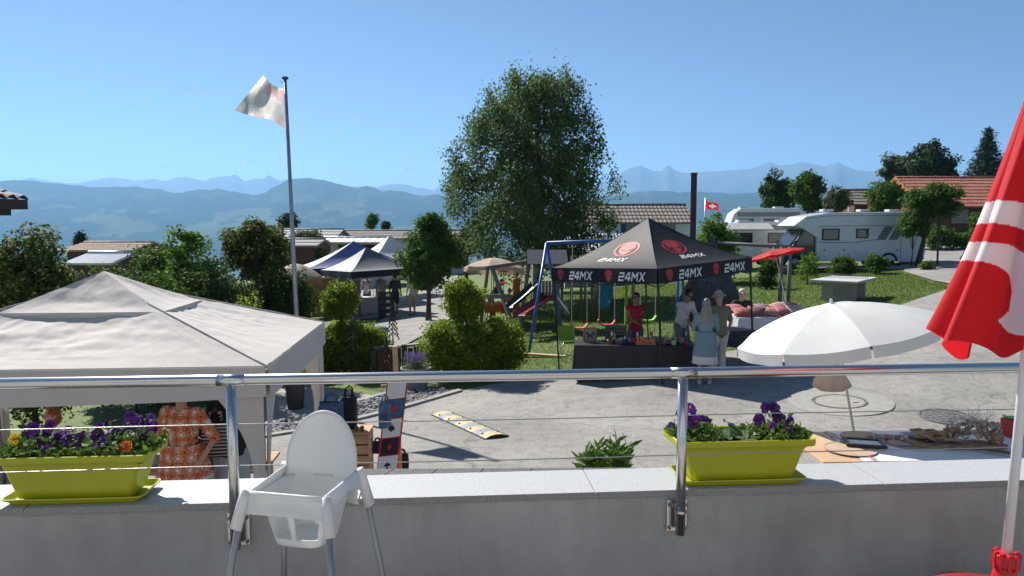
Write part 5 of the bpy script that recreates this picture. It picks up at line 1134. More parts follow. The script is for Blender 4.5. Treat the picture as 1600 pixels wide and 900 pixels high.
# concrete table tennis table
p = gnd(1318, 470); T = thing('table_tennis_table', 'concrete table tennis table with round holes in its legs on the lawn', 'table', tuple(p), R(52))
CON = mat('exposed concrete', (.34, .33, .30), .85, var=.12, vs_=5, bump=.3)
def slab_hole(x):
    n = 24; hole = [(.17 * math.cos(2 * math.pi * i / n), .36 + .17 * math.sin(2 * math.pi * i / n)) for i in range(n)]
    outer = []
    for i in range(n):
        a = 2 * math.pi * i / n; c_, s_ = math.cos(a), math.sin(a); k = min(.55 / max(1e-6, abs(c_)), .35 / max(1e-6, abs(s_))); outer.append((k * c_, .36 + k * s_))
    B = MB()
    for t_ in (-.06, .06): B.add([(x + t_, a, b_) for a, b_ in hole + outer], [((i + 1) % n, i, i + n, (i + 1) % n + n) for i in range(n)])
    o = len(hole) * 2
    B.f += [(i, (i + 1) % n, (i + 1) % n + o, i + o) for i in range(n)] + [((i + 1) % n + n, i + n, i + n + o, (i + 1) % n + n + o) for i in range(n)]; B.m += [0] * 2 * n
    return B
for x in (-.62, .62): slab_hole(x).build('leg_slab', CON, T)
B = MB(); B.box((0, 0, .75), (2.74, 1.52, .07)); B.build('top', mat('pale concrete top', (.46, .46, .44), .8, var=.08), T, bevel=.01)
B = MB()
for i in range(24): B.box((0, -.76 + i * .066, .865), (.004, .008, .15))
for z in (.80, .835, .87, .905, .938): B.box((0, 0, z), (.004, 1.56, .008))
B.build('net', mat('net steel', (.2, .2, .2), .5, .5), T)
# ---------------------------------------------------------------- people
SKIN = mat('skin', (.50, .27, .19), .55, var=.08, vs_=8); SKIN2 = mat('tanned skin', (.36, .18, .115), .55, var=.08, vs_=8)
def ik(a, b, l1, l2, hint):
    d = b - a; L = min(d.length, (l1 + l2) * .999); d = d.normalized(); x = (l1 * l1 - l2 * l2 + L * L) / (2 * L); h = math.sqrt(max(0, l1 * l1 - x * x))
    hn = hint - d * hint.dot(d); hn = hn.normalized() if hn.length > 1e-4 else Vector((0, 1, 0)); return a + d * x + hn * h, a + d * L
def orient(z): return Vector(z).to_track_quat('Z', 'Y').to_matrix()
def remesh(ob, v, sm_=3):
    md = ob.modifiers.new('remesh', 'REMESH'); md.mode = 'VOXEL'; md.voxel_size = v; md.use_smooth_shade = True
    if sm_: m2 = ob.modifiers.new('smooth', 'SMOOTH'); m2.factor = .5; m2.iterations = sm_
def person(label, loc, rz, H=1.72, lean=0.0, sit=None, hl=None, hr=None, fl=None, fr=None, top=None, sleeve=.4, bottom=None, blen=1.0, skirt=None, hair=None, hstyle='short', hat=None, glasses=False, skin=None, shoe=(.05, .04, .035), headturn=0.0, nod=0.0, group=None, tuck=1.0, vx=.013):
    """figure facing local +Y; hands/feet targets in metres for a 1.75 m figure"""
    k = H / 1.75; skin = skin or SKIN; V = lambda *a: Vector(a) * k
    T = thing('person', label, 'person', loc, rz, group)
    hz_ = sit if sit else .94; hip = V(0, -.04 if not sit else 0, hz_); sp = Vector((0, math.sin(lean), math.cos(lean)))
    chest = hip + sp * .36 * k; neck = hip + sp * .54 * k + V(0, .01, 0); hsp = Vector((0, math.sin(lean * .6 + nod), math.cos(lean * .6 + nod))); head = neck + hsp * .175 * k
    shL, shR = hip + sp * .475 * k + V(-.175, 0, 0), hip + sp * .475 * k + V(.175, 0, 0)
    hl = V(*(hl or (-.27, .06, .80))); hr = V(*(hr or (.27, .06, .80)))
    eL, wL = ik(shL, hl, .29 * k, .25 * k, Vector((-.5, -.8, -.4))); eR, wR = ik(shR, hr, .29 * k, .25 * k, Vector((.5, -.8, -.4)))
    fL = V(*(fl or (-.10, 0, .075))); fR = V(*(fr or (.10, .03, .075))); hpL, hpR = hip + V(-.09, 0, -.03), hip + V(.09, 0, -.03)
    kL, aL = ik(hpL, fL, .43 * k, .42 * k, Vector((-.1, 1, .1))); kR, aR = ik(hpR, fR, .43 * k, .42 * k, Vector((.1, 1, .1)))
    Ms = Matrix.Rotation(-lean, 3, 'X')
    def torso(B, i):
        B.ell(hip, ((.155 + i) * k, (.115 + i) * k, (.13 + i) * k), 14, 8); B.tube([hip, hip.lerp(chest, .5), chest, chest + sp * .1 * k], [k] * 4, 16, el=[(.15 + i, .11 + i), (.132 + i, .098 + i), (.158 + i, .115 + i), (.15 + i, .10 + i)])
        B.tube([shL, shR], (.058 + i) * k, 12); B.ell(chest + sp * .04 * k, ((.165 + i) * k, (.12 + i) * k, (.13 + i) * k), 14, 8, M=Ms)
        for p in (shL, shR): B.ell(p, ((.06 + i) * k,) * 3, 10, 6)
    def limb(B, a, m_, c, r, i, frac=1.0):
        pts = [a, m_, c]; rs = [(x + i) * k for x in r]
        if frac < 1:
            if frac <= .5: pts = [a, a.lerp(m_, frac * 2)]; rs = [rs[0], rs[0] + (rs[1] - rs[0]) * frac * 2]
            else: pts[2] = m_.lerp(c, frac * 2 - 1); rs[2] = rs[1] + (rs[2] - rs[1]) * (frac * 2 - 1)
        B.tube(pts, rs, 10); 
        for p, q in zip(pts[:2], rs): B.ell(p, (q,) * 3, 10, 6)
    AR = (.049, .038, .027); LR = (.086, .057, .038)
    B = MB(); torso(B, 0); B.tube([neck - sp * .06 * k, head], .052 * k, 12)
    Mh = Matrix.Rotation(-(lean * .6 + nod), 3, 'X') @ Matrix.Rotation(headturn, 3, 'Z')
    B.ell(head, (.074 * k, .093 * k, .115 * k), 16, 12, M=Mh); B.ell(head + Mh @ V(0, .03, -.055), (.052 * k, .058 * k, .062 * k), 12, 8, M=Mh)
    B.ell(head + Mh @ V(0, .097, -.012), (.014 * k, .02 * k, .026 * k), 8, 6); B.ell(head + Mh @ V(0, .08, -.062), (.024 * k, .014 * k, .008 * k), 8, 6)
    for s in (-1, 1): B.ell(head + Mh @ V(s * .076, -.005, -.01), (.012 * k, .022 * k, .032 * k), 8, 6)
    for a, m_, c in ((shL, eL, wL), (shR, eR, wR)):
        limb(B, a, m_, c, AR, 0); d = (c - m_).normalized(); s = d.cross(Vector((0, 0, 1))); s = s.normalized() if s.length > .1 else Vector((1, 0, 0)); n_ = s.cross(d)
        B.ell(c + d * .045 * k, (.036 * k, .02 * k, .055 * k), 10, 6, M=Matrix((s, n_, d)).transposed())
        for q, ln in ((-.027, .07), (-.009, .082), (.009, .078), (.027, .06)): b0 = c + d * .085 * k + s * q * k; B.tube([b0, b0 + d * ln * .5 * k - n_ * .008 * k, b0 + d * ln * k - n_ * .03 * k], [.010 * k, .009 * k, .007 * k], 6)
        b0 = c + d * .03 * k + s * .034 * k; B.tube([b0, b0 + (d * .035 + s * .02) * k, b0 + (d * .065 + s * .015 - n_ * .012) * k], [.012 * k, .011 * k, .008 * k], 6)
    for a, m_, c in ((hpL, kL, aL), (hpR, kR, aR)):
        limb(B, a, m_, c, LR, 0); B.ell(c + V(0, .07, -.04), (.042 * k, .125 * k, .036 * k), 12, 6)
    body = B.build('body', skin, T); remesh(body, .0095, 2)
    for s in (-1, 1):
        B = MB(); B.ell(head + Mh @ V(s * .03, .084, .012), (.013 * k, .008 * k, .008 * k), 8, 5); B.build('eye', mat('eye dark', (.03, .02, .018), .3), body)
    if top is not None:
        B = MB(); torso(B, .016)
        for a, m_, c in ((shL, eL, wL), (shR, eR, wR)):
            if sleeve > 0: limb(B, a, m_, c, (.052, .043, .036), .014, sleeve)
        if tuck: B.tube([hip + sp * .12 * k, hip - sp * .06 * k * tuck], [k, k], 16, el=[(.158, .122), (.178, .145)])
        remesh(B.build('shirt', top, T), vx, 2)
    if bottom is not None:
        B = MB(); B.ell(hip - Vector((0, 0, .01)), (.168 * k, .13 * k, .125 * k), 14, 8)
        for a, m_, c in ((hpL, kL, aL), (hpR, kR, aR)): limb(B, a, m_, c, (.092, .074, .066), .012, blen)
        remesh(B.build('trousers', bottom, T), vx, 2)
    if skirt is not None:
        m_, zt_, zb_, rt, rb = skirt; B = MB(); N = 40
        def sk(u, v):
            a = 2 * math.pi * u; r = (rt + (rb - rt) * v ** .8) * k * (1 + .05 * v * math.sin(a * 9 + 1) + .03 * v * math.sin(a * 5)); return Vector((r * math.cos(a), r * .78 * math.sin(a) + hip.y + (chest.y - hip.y) * max(0, (zt_ - .94) / .36) * (1 - v), (zt_ + (zb_ - zt_) * v) * k))
        B.grid(sk, N, 18, flip=True); B.build('skirt', m_, T, smooth=True, solid=.008)
    for c in (aL, aR):
        B = MB(); B.ell(c + V(0, .065, -.04), (.052 * k, .142 * k, .042 * k), 12, 8); B.box(c + V(0, .06, -.07), (.085 * k, .25 * k, .02 * k)); remesh(B.build('shoe', mat('shoe %s' % (shoe,), shoe, .6), T), .012, 1)
    if hair is not None:
        B = MB(); M2 = Mh; B.ell(head + M2 @ V(0, -.018, .026), (.084 * k, .096 * k, .108 * k), 16, 10, M=M2)
        if hstyle == 'long':
            q = head + M2 @ V(0, -.06, -.02); B.tube([q, q - sp * .18 * k + V(0, -.03, 0), q - sp * .36 * k + V(0, -.035, 0), q - sp * .47 * k + V(0, -.01, 0)], [k] * 4, 14, el=[(.088, .07), (.12, .06), (.115, .045), (.05, .02)])
        elif hstyle == 'bun': B.ell(head + M2 @ V(0, -.11, .06), (.05 * k,) * 3, 10, 6)
        elif hstyle == 'bob': B.ell(head + M2 @ V(0, -.04, -.04), (.092 * k, .075 * k, .10 * k), 14, 8)
        ho = B.build('hair', hair, T); remesh(ho, .011, 1); md = ho.modifiers.new('wave', 'DISPLACE'); tx = bpy.data.textures.get('hairwave') or bpy.data.textures.new('hairwave', 'CLOUDS'); tx.noise_scale = .04; md.texture = tx; md.strength = .02
    if hat is not None:
        hm, kind = hat; B = MB()
        if kind == 'brim': B.lathe([(.155, .035), (.158, .042), (.09, .06), (.084, .11), (.06, .15), (0, .155), (0, .14), (.08, .05), (.15, .032)], 24, sx=k, sy=k * 1.1)
        else:
            B.lathe([(.083, .03), (.088, .06), (.08, .1), (.05, .128), (0, .135)], 20, sx=k, sy=k * 1.15); B.add([(-.06 * k, .085 * k, .045 * k), (.06 * k, .085 * k, .045 * k), (.05 * k, .17 * k, .035 * k), (0, .185 * k, .037 * k), (-.05 * k, .17 * k, .035 * k)], [(0, 1, 2, 3, 4)])
        B.v = [tuple(head + Mh @ Vector(v)) for v in B.v]; B.build('hat', hm, T, smooth=True, solid=.004)
    if glasses:
        B = MB()
        for s in (-1, 1): B.ell(head + Mh @ V(s * .032, .094, .012), (.026 * k, .010 * k, .02 * k), 10, 6); B.bar(head + Mh @ V(s * .058, .088, .015), head + Mh @ V(s * .08, -.01, .015), .006)
        B.bar(head + Mh @ V(-.01, .1, .016), head + Mh @ V(.01, .1, .016), .006); B.build('sunglasses', VDK, T)
    return T
def fab(name, c, **kw): return cloth(name, c, .85, .06, .5, 22, kw.get('var', .1))
HB = mat('brown hair', (.07, .035, .02), .6, var=.3, vs_=30, stretch=(1, 1, .2)); HD = mat('dark hair', (.02, .014, .012), .6, var=.3, vs_=30); HG = mat('grey hair', (.25, .225, .20), .6, var=.25, vs_=40, stretch=(1, 1, .15)); HR = mat('red hair', (.28, .08, .03), .6, var=.3, vs_=30)
def foot(px, Y): x = at(px, 500, Y).x; return (x, Y, zg(x, Y) + .03)
# dress pattern
DRS = bpy.data.materials.new('orange patterned dress'); DRS.use_nodes = True; t = DRS.node_tree; bb = t.nodes['Principled BSDF']; bb.inputs['Roughness'].default_value = .8
tc = t.nodes.new('ShaderNodeTexCoord'); mpn = t.nodes.new('ShaderNodeMapping'); mpn.inputs['Scale'].default_value = (6.5, 6.5, 6.5); mpn.inputs['Rotation'].default_value = (0, R(45), 0); t.links.new(tc.outputs['Object'], mpn.inputs[0])
sx_ = t.nodes.new('ShaderNodeSeparateXYZ'); t.links.new(mpn.outputs[0], sx_.inputs[0])
def mth(op, a, b_=None, c=None):
    n = t.nodes.new('ShaderNodeMath'); n.operation = op
    for i, q in enumerate((a, b_)):
        if q is None: continue
        if isinstance(q, (int, float)): n.inputs[i].default_value = q
        else: t.links.new(q, n.inputs[i])
    return n.outputs[0]
fx = mth('SINE', mth('MULTIPLY', sx_.outputs['X'], 6.283)); fz = mth('SINE', mth('MULTIPLY', sx_.outputs['Z'], 6.283)); base_ = mth('MULTIPLY', fx, fz)
ring = mth('SINE', mth('MULTIPLY', mth('ADD', mth('ABSOLUTE', fx), mth('ABSOLUTE', fz)), 9.0))
nn = t.nodes.new('ShaderNodeTexNoise'); nn.inputs['Scale'].default_value = 28; t.links.new(tc.outputs['Object'], nn.inputs['Vector'])
v_ = mth('ADD', mth('ADD', mth('MULTIPLY', base_, .5), mth('MULTIPLY', ring, .35)), mth('MULTIPLY', mth('SUBTRACT', nn.outputs['Fac'], .5), 1.3))
cr_ = t.nodes.new('ShaderNodeValToRGB'); cr_.color_ramp.interpolation = 'CONSTANT'; el = cr_.color_ramp.elements; el[0].position = 0; el[0].color = (.70, .62, .52, 1); el[1].position = .36; el[1].color = (.60, .14, .05, 1); e = el.new(.56); e.color = (.26, .035, .02, 1); e = el.new(.66); e.color = (.66, .19, .07, 1)
t.links.new(mth('ADD', mth('MULTIPLY', v_, .5), .5), cr_.inputs[0]); t.links.new(cr_.outputs[0], bb.inputs['Base Color'])
# under the gazebo
person('person in an orange and white patterned dress standing under the gazebo', (*at(283, 700, 7.3).xy, .035), R(170), 1.70, hl=(-.30, .10, 1.02), hr=(.30, .12, .95), top=DRS, sleeve=.55, skirt=(DRS, 1.12, .30, .2, .37), hair=HB, hstyle='bob', tuck=0)
person('person in dark top and pale jeans under the gazebo corner carrying a striped bag', (*at(362, 700, 7.75).xy, .035), R(200), 1.66, hl=(-.24, .12, .92), hr=(.2, .22, 1.15), top=fab('black jersey', (.02, .02, .025)), sleeve=.6, bottom=fab('pale denim', (.42, .46, .52)), hair=HD, hstyle='long', skin=SKIN)
person('child with reddish hair behind the left flower box under the gazebo', (*at(80, 700, 7.6).xy, .035), R(150), 1.36, top=fab('cream shirt', (.6, .55, .5)), sleeve=.4, bottom=fab('teal shorts', (.15, .35, .36)), blen=.5, hair=HR, hstyle='bob')
# at the black stall
person('person in a red vest top with sunglasses behind the stall table', foot(993, 17.25), R(165), 1.70, hl=(.10, .20, 1.12), hr=(-.06, .22, 1.10), top=fab('red vest', (.36, .02, .035)), sleeve=0, bottom=fab('denim shorts', (.10, .14, .22)), blen=.45, hair=HD, hstyle='bun', glasses=True, skin=SKIN2, headturn=R(-20))
person('person in a white blouse bending over the goods on the stall table', foot(1066, 17.35), R(205), 1.74, lean=.32, nod=.25, hl=(-.12, .46, 1.0), hr=(.14, .48, .98), top=fab('white blouse', (.70, .66, .68)), sleeve=.75, bottom=fab('grey trousers', (.2, .2, .22)), hair=HD, hstyle='short', glasses=True, skin=SKIN2)
person('person with long grey hair in a blue tunic and white skirt at the stall', foot(1103, 15.1), R(-12), 1.70, hl=(-.16, .26, 1.10), hr=(.16, .26, 1.08), top=fab('pale blue tunic', (.20, .29, .33)), sleeve=.85, skirt=(fab('pale blue tunic', (.20, .29, .33)), 1.1, .60, .185, .25), hair=HG, hstyle='long', tuck=0, shoe=(.5, .46, .42))
o = [c for c in bpy.data.objects if c.get('label', '').startswith('person with long grey hair')][0]
B = MB(); N = 40
B.grid(lambda u, v: Vector(((.22 + .03 * v) * (1 + .06 * math.sin(u * 2 * math.pi * 13)) * math.cos(2 * math.pi * u), (.175 + .02 * v) * math.sin(2 * math.pi * u) - .03, .66 - .24 * v)), N, 6, flip=True); B.build('underskirt', fab('white lace skirt', (.7, .69, .68)), o, smooth=True, solid=.006)
person('person in an olive waistcoat, sun hat and pale trousers at the stall', foot(1124, 15.75), R(10), 1.74, lean=.06, hl=(-.2, .24, 1.08), hr=(.26, .12, .92), top=fab('olive waistcoat', (.20, .19, .10)), sleeve=.4, bottom=fab('pale cotton trousers', (.62, .59, .54)), hair=HG, hat=(mat('straw hat', (.42, .34, .23), .85, var=.15), 'brim'), nod=.25, shoe=(.45, .42, .38))
PZ = foot(1157, 20.0); 
person('seated person in a black T-shirt and pale cap behind the cushion stall', PZ, R(182), 1.74, sit=.52, lean=.12, hl=(.0, .38, .80), hr=(.52, .36, .74), fl=(-.12, .42, .075), fr=(.12, .42, .075), top=fab('black T-shirt', (.018, .018, .02)), sleeve=.35, bottom=fab('dark shorts', (.05, .05, .06)), blen=.6, hair=HD, hat=(mat('pale pink cap', (.62, .50, .50), .8), 'cap'), glasses=True, skin=SKIN)
T = thing('stool', 'plain stool under the seated stall keeper', 'stool', PZ)
B = MB(); B.lathe([(.0, .42), (.18, .42), (.185, .45), (.17, .465), (0, .468)], 20); B.build('seat', GWD, T)
for a in range(4): B = MB(); B.tube([(.13 * math.cos(a * 1.571 + .8), .13 * math.sin(a * 1.571 + .8), .43), (.18 * math.cos(a * 1.571 + .8), .18 * math.sin(a * 1.571 + .8), 0)], .016, 8); B.build('leg', GWD, T)
# playground and far market
person('person in an orange shirt and sun hat walking past the timber swing', foot(806, 28.5), R(60), 1.74, hl=(-.24, .1, .95), hr=(.22, .1, .9), top=fab('orange shirt', (.45, .13, .035)), sleeve=.5, bottom=fab('brown shorts', (.2, .1, .05)), blen=.55, hat=(mat('pale hat', (.5, .45, .36), .85), 'brim'), hair=HB, skin=SKIN2)
person('person bending forward at the table beneath the beige parasol', foot(768, 27.6), R(-75), 1.7, lean=.75, hl=(-.1, .6, .82), hr=(.12, .6, .8), top=fab('dark tee', (.04, .04, .05)), sleeve=.4, bottom=fab('khaki trousers', (.2, .17, .11)), hair=HD, skin=SKIN2)
person('child in an orange jacket by the timber swing legs', foot(795, 26.6), R(120), 1.25, top=fab('bright orange jacket', (.62, .12, .02)), sleeve=.9, bottom=fab('navy shorts', (.03, .04, .08)), blen=.6, hair=HD)
MG = 'visitors at the market tents'
person('person in a pale shirt and beige shorts standing on the path beside the egg-shaped tree', foot(645, 31.8), R(30), 1.76, hl=(-.26, .05, .82), hr=(.26, .08, .85), top=fab('pale pink shirt', (.6, .5, .48)), sleeve=.4, bottom=fab('beige shorts', (.42, .33, .24)), blen=.55, hair=HB, skin=SKIN, group=MG)
person('person in dark clothes under the dark grey tent next to the crates', foot(618, 33), R(20), 1.72, top=fab('charcoal top', (.04, .04, .05)), sleeve=.5, bottom=fab('dark skirt trousers', (.05, .03, .05)), blen=.5, hair=HD, skin=SKIN2, group=MG)
person('person in a red cap and white shirt behind the far stall counter', foot(574, 35), R(175), 1.72, hl=(-.2, .35, 1.05), hr=(.2, .3, 1.0), top=fab('white shirt', (.6, .6, .62)), sleeve=.4, bottom=fab('blue jeans', (.06, .09, .16)), hat=(mat('red cap', (.5, .03, .03), .8), 'cap'), hair=HD, group=MG)
person('person in a pale grey dress at the far stall counter', foot(596, 34.6), R(190), 1.68, hl=(-.2, .3, 1.05), hr=(.22, .3, 1.0), top=fab('grey top', (.4, .4, .44)), sleeve=.3, skirt=(fab('pale dress', (.5, .48, .46)), 1.1, .45, .18, .3), hair=HB, hstyle='long', tuck=0, group=MG)
# ---------------------------------------------------------------- gravel bed
GA, GB = Vector((-8.2, 8.3)), Vector((-1.05, 16.2)); gd = (GB - GA).normalized(); gn = Vector((-gd.y, gd.x)); GL = (GB - GA).length
GREY = mat('grey river stone', (.16, .16, .17), .85, vs_=2.5, col2=(.42, .42, .42), bump=.3, bs=20)
EDG = mat('concrete edging', (.30, .29, .27), .9, var=.15)
def gpt(s, q, dz=0): p = GA + gd * s + gn * q; return Vector((p.x, p.y, zg(p.x, p.y) + dz))
def gstrip(name, q0, q1, dz, m, L0=-3, L1=None):
    L1 = L1 or GL; b = MB(); b.grid(lambda u, v: gpt(L0 + (L1 - L0) * u, q0 + (q1 - q0) * v, dz), 60, 8); return tag(b.build(name, m, smooth=True), kind='structure')
gb = gstrip('gravel_bed', 0, 1.35, .03, mat('dark gravel soil', (.10, .095, .09), .95, var=.3, vs_=20))
gstrip('fine_gravel', 1.35, 4.4, .025, mat('pale fine gravel', (.34, .32, .29), .95, vs_=40, var=.3, bump=1, bs=90), -3, GL - 1.2)
for q, lb in ((-.03, 'concrete kerb edging between yard and gravel bed'), (1.35, 'concrete edging along the upper side of the gravel bed')):
    T = thing('edging', lb, 'kerb', tuple(gpt(GL / 2, q)))
    n = 13
    for i in range(n):
        s0, s1 = -2.5 + (GL + 2.4) * i / n, -2.5 + (GL + 2.4) * (i + 1) / n - .02
        b = MB(); b.bar(gpt(s0, q, .05), gpt(s1, q, .05), .14, .06); b.build('kerb_stone', EDG, T, world=True)
sm_ = []
for i in range(7):
    b = MB(); random.seed(i); b.ell((0, 0, 0), (1, random.uniform(.55, .85), random.uniform(.35, .6)), 7, 5); b.v = [tuple(Vector(v) * (1 + .22 * nz(v[0] * 2 + i * 5, v[1] * 2, v[2] * 2))) for v in b.v]; me = b.mesh('stone'); me.materials.append(GREY); sm_.append(me)
random.seed(4)
for i in range(230):
    s = random.uniform(3.2, 9.8); q = random.uniform(.08, 1.28); o = link_mesh('stone', sm_[i % 7], None, gb); r = random.uniform(.045, .08); o.location = gpt(s, q, .05 + random.uniform(0, .025)); o.scale = (r, r, r); o.rotation_euler = (random.uniform(-.5, .5), random.uniform(-.5, .5), random.uniform(0, 6.3))
b = MB()
for i in range(1900):
    s = random.uniform(-2, GL - .1); q = random.uniform(.05, 1.3); r = random.uniform(.03, .062); c = gpt(s, q, .035); src = sm_[i % 7]; a = random.uniform(0, 6.28); M_ = Matrix.Rotation(a, 3, 'Z') @ Matrix.Rotation(random.uniform(-.5, .5), 3, 'X')
    b.add([c + M_ @ (v.co * r) for v in src.vertices], [tuple(p.vertices) for p in src.polygons])
st = b.build('stones', GREY, gb); st['kind'] = 'stuff'

# ---------------------------------------------------------------- yard: speed bump, manholes, ledge, pots
a, c = gnd(690, 649), gnd(776, 688); mid = (a + c) / 2; d = c - a; L = d.length
T = thing('speed_bump', 'yellow and grey rubber speed bump lying on the asphalt yard', 'speed bump', (mid.x, mid.y, zg(mid.x, mid.y) + .036), rot=ground_rot(mid.x, mid.y, math.atan2(d.y, d.x)))
YEL = mat('faded yellow rubber', (.50, .39, .20), .75, var=.2, vs_=12); GRR = mat('grey worn rubber', (.22, .235, .27), .75, var=.2, vs_=12)
n = 9; prof = [(-.2, 0), (-.17, .02), (-.1, .045), (0, .055), (.1, .045), (.17, .02), (.2, 0)]
for i in range(n):
    x0 = -L / 2 + L * i / n; x1 = x0 + L / n - .004; b = MB(); b.prism([(p, q) for p, q in prof][::-1], x0, x1); b.v = [(v[1], v[0], v[2]) for v in b.v]; b.build('segment', YEL if i % 2 == 0 else GRR, T)
b = MB(); b.prism([(-.21, -.004), (-.21, .012), (.21, .012), (.21, -.004)][::-1], -L / 2 - .01, L / 2 + .01); b.v = [(v[1], v[0], v[2]) for v in b.v]; b.build('base_plate', TYR, T)
for x in (-L / 2 - .008, L / 2 + .008): b = MB(); b.prism(prof[::-1], x - .008, x + .008); b.v = [(v[1], v[0], v[2]) for v in b.v]; b.build('end_cap', TYR, T)
for i in range(5):
    for s in (-1, 1): b = MB(); b.tube([(-L / 2 + L * (i + .5) / 5, s * .13, .035), (-L / 2 + L * (i + .5) / 5, s * .135, .044)], .022, 8); b.build('bolt', TYR, T)
IRON = mat('cast iron', (.17, .165, .16), .65, .4, var=.2, vs_=10)
def manhole(label, px, py, r, ring):
    p = gnd(px, py); T = thing('manhole_cover', label, 'manhole cover', (p.x, p.y, zg(p.x, p.y) + .035), rot=ground_rot(p.x, p.y, 0), group='manhole covers in the yard')
    if ring: b = MB(); b.lathe([(r + .02, .0), (r + .02, .012), (ring, .010), (ring, -.02)], 48); b.f = [f for f in b.f if len(f) < 10]; b.m = [0] * len(b.f); b.build('concrete_ring', mat('pale concrete collar', (.29, .28, .255), .9, vs_=6, var=.12, bump=.4), T)
    b = MB(); b.lathe([(r - .03, .0), (r - .03, .018), (r, .018), (r, 0)], 48, close=True); b.build('frame', IRON, T)
    b = MB(); b.lathe([(0, .013), (r - .04, .013), (r - .04, 0)], 48); lid = b.build('lid', mat('lid infill', (.30, .28, .25), .85, var=.12) if ring else IRON, T)
    for i in range(7):
        for j in range(7):
            x, y = (i - 3) * r * .27, (j - 3) * r * .27
            if math.hypot(x, y) < r * .85 and not ring: b = MB(); b.box((x, y, .016), (r * .16, r * .16, .006)); b.build('stud', IRON, lid)
    b = MB(); b.box((r * .5, -r * .3, .016), (.09, .03, .006)); b.build('lift_slot', VDK, lid)
manhole('manhole cover with a wide pale concrete collar beside the tent shadow', 1312, 631, .44, .86)
manhole('studded cast iron manhole cover behind the driftwood on the craft table', 1478, 655, .40, 0)
T = thing('stone_ledge', 'low dark stone ledge running just beyond the coping', 'ledge', (0, 4.0, 0))
A_, C_ = at(540, 738, 4.25), at(992, 736.5, 3.72)
for i in range(6):
    p, q = A_.lerp(C_, i / 6), A_.lerp(C_, (i + 1) / 6 - .004); b = MB(); b.bar(p - Vector((0, 0, .04)), q - Vector((0, 0, .04)), .16, .07); b.build('ledge_stone', mat('dark ledge stone', (.085, .085, .09), .85, vs_=40, var=.3, bump=.4, bs=120), T, world=True)  # ledge stones in a much darker grey than the coping
b = MB(); b.bar(A_ - Vector((0, 0, 1.0)), C_ - Vector((0, 0, 1.0)), .12, 1.86); b.v = [(v[0], v[1], v[2]) for v in b.v]; 
mid = (A_ + C_) / 2; dd = C_ - A_; b = MB(); b.box((mid.x, mid.y, (mid.z - .08) / 2), (dd.length, .12, mid.z - .09), math.atan2(dd.y, dd.x)); b.build('ledge_wall', PLAST, T, world=True)

def pot(name, label, loc, prof, m, cat='pot', n=28): 
    T = thing(name, label, cat, loc); b = MB(); b.lathe(prof, n); b.build('pot', m, T, smooth=False, bevel=.003); return T
p = gnd(462, 640); p.z = zg(p.x, p.y) + .03
T = pot('tall_planter', 'tall black tapered planter behind the gazebo leg', tuple(p), [(0, 0), (.16, 0), (.21, .62), (.225, .63), (.225, .67), (.2, .67), (.19, .6), (0, .6)], mat('black planter plastic', (.025, .025, .027), .5), 'planter')
T2 = thing('lime_planter', 'lime green planter with a leafy plant on top of the tall black one', 'planter', (p.x, p.y, p.z + .67)); b = MB(); rect_loft(b, [(.20, .10, .02, .0), (.24, .12, .02, .16), (.255, .135, .02, .165), (.255, .135, .02, .19), (.235, .115, .02, .185), (.23, .11, .02, .15)]); b.build('box', LIME, T2)
q = rng.normal(size=(2200, 3)) * np.array([.11, .08, .10]); q[:, 2] = np.abs(q[:, 2]) + .16; leaves('foliage', q, .05, L_BRT, T2)
p = gnd(650, 607); p.z = zg(p.x, p.y) + .03
T = pot('lavender_pot', 'grey tub of purple flowering lavender beside the big clipped shrub', tuple(p), [(0, 0), (.25, 0), (.33, .40), (.35, .41), (.35, .45), (.31, .45), (.29, .36), (0, .36)], mat('grey tub', (.22, .22, .22), .8, var=.1), 'flower pot')
q = rng.normal(size=(1500, 3)) * np.array([.12, .12, .09]); q[:, 2] = np.abs(q[:, 2]) + .42; leaves('foliage', q, .075, leafmat('lavender leaf', (.10, .15, .07), (.2, .25, .12), .35), T, aspect=.12, upn=0)
g_ = np.random.default_rng(8); P = []
for i in range(260):
    a_ = g_.uniform(0, 6.28); r_ = g_.random() ** .5 * .22; h_ = .64 + g_.uniform(0, .2) - r_ * .35
    for k in range(4): P.append((r_ * math.cos(a_) * 1.3, r_ * math.sin(a_) * 1.3, h_ + k * .016))
tag(leaves('blossom', np.array(P), .024, leafmat('lavender flower', (.14, .09, .30), (.26, .17, .45), .3), T), kind='stuff')
b = MB(); 
for i in range(60): a_ = i * 2.4; b.tube([(0.06 * math.cos(a_), .06 * math.sin(a_), .4), (.2 * math.cos(a_) * (i % 7) / 7, .2 * math.sin(a_) * (i % 7) / 7, .68)], .004, 4)
tag(b.build('stems', MATS['flower stem'], T), kind='stuff')
# timber sleepers behind the pots
a, c = at(584, 578, 18.2), at(660, 572, 18.9); T = thing('retaining_wall', 'low dark timber retaining wall behind the lavender', 'wall', (a.x, a.y, zg(a.x, a.y)))
DT = mat('dark sleeper timber', (.06, .05, .042), .9, var=.3, vs_=5)
for i in range(9):
    q = a.lerp(c, i / 8); z0 = zg(q.x, q.y); b = MB(); h_ = .72 + .05 * (i % 3) - i * .012; b.box((q.x, q.y, z0 + h_ / 2), (.135, .14, h_), .1); b.build('sleeper', DT, T, bevel=.01, world=True)
b = MB(); b.bar(a + Vector((0, .16, zg(a.x, a.y) - a.z + .76)), c + Vector((0, .16, zg(c.x, c.y) - c.z + .68)), .2, .05); b.build('capping', mat('grey capping board', (.24, .22, .2), .85), T, world=True)
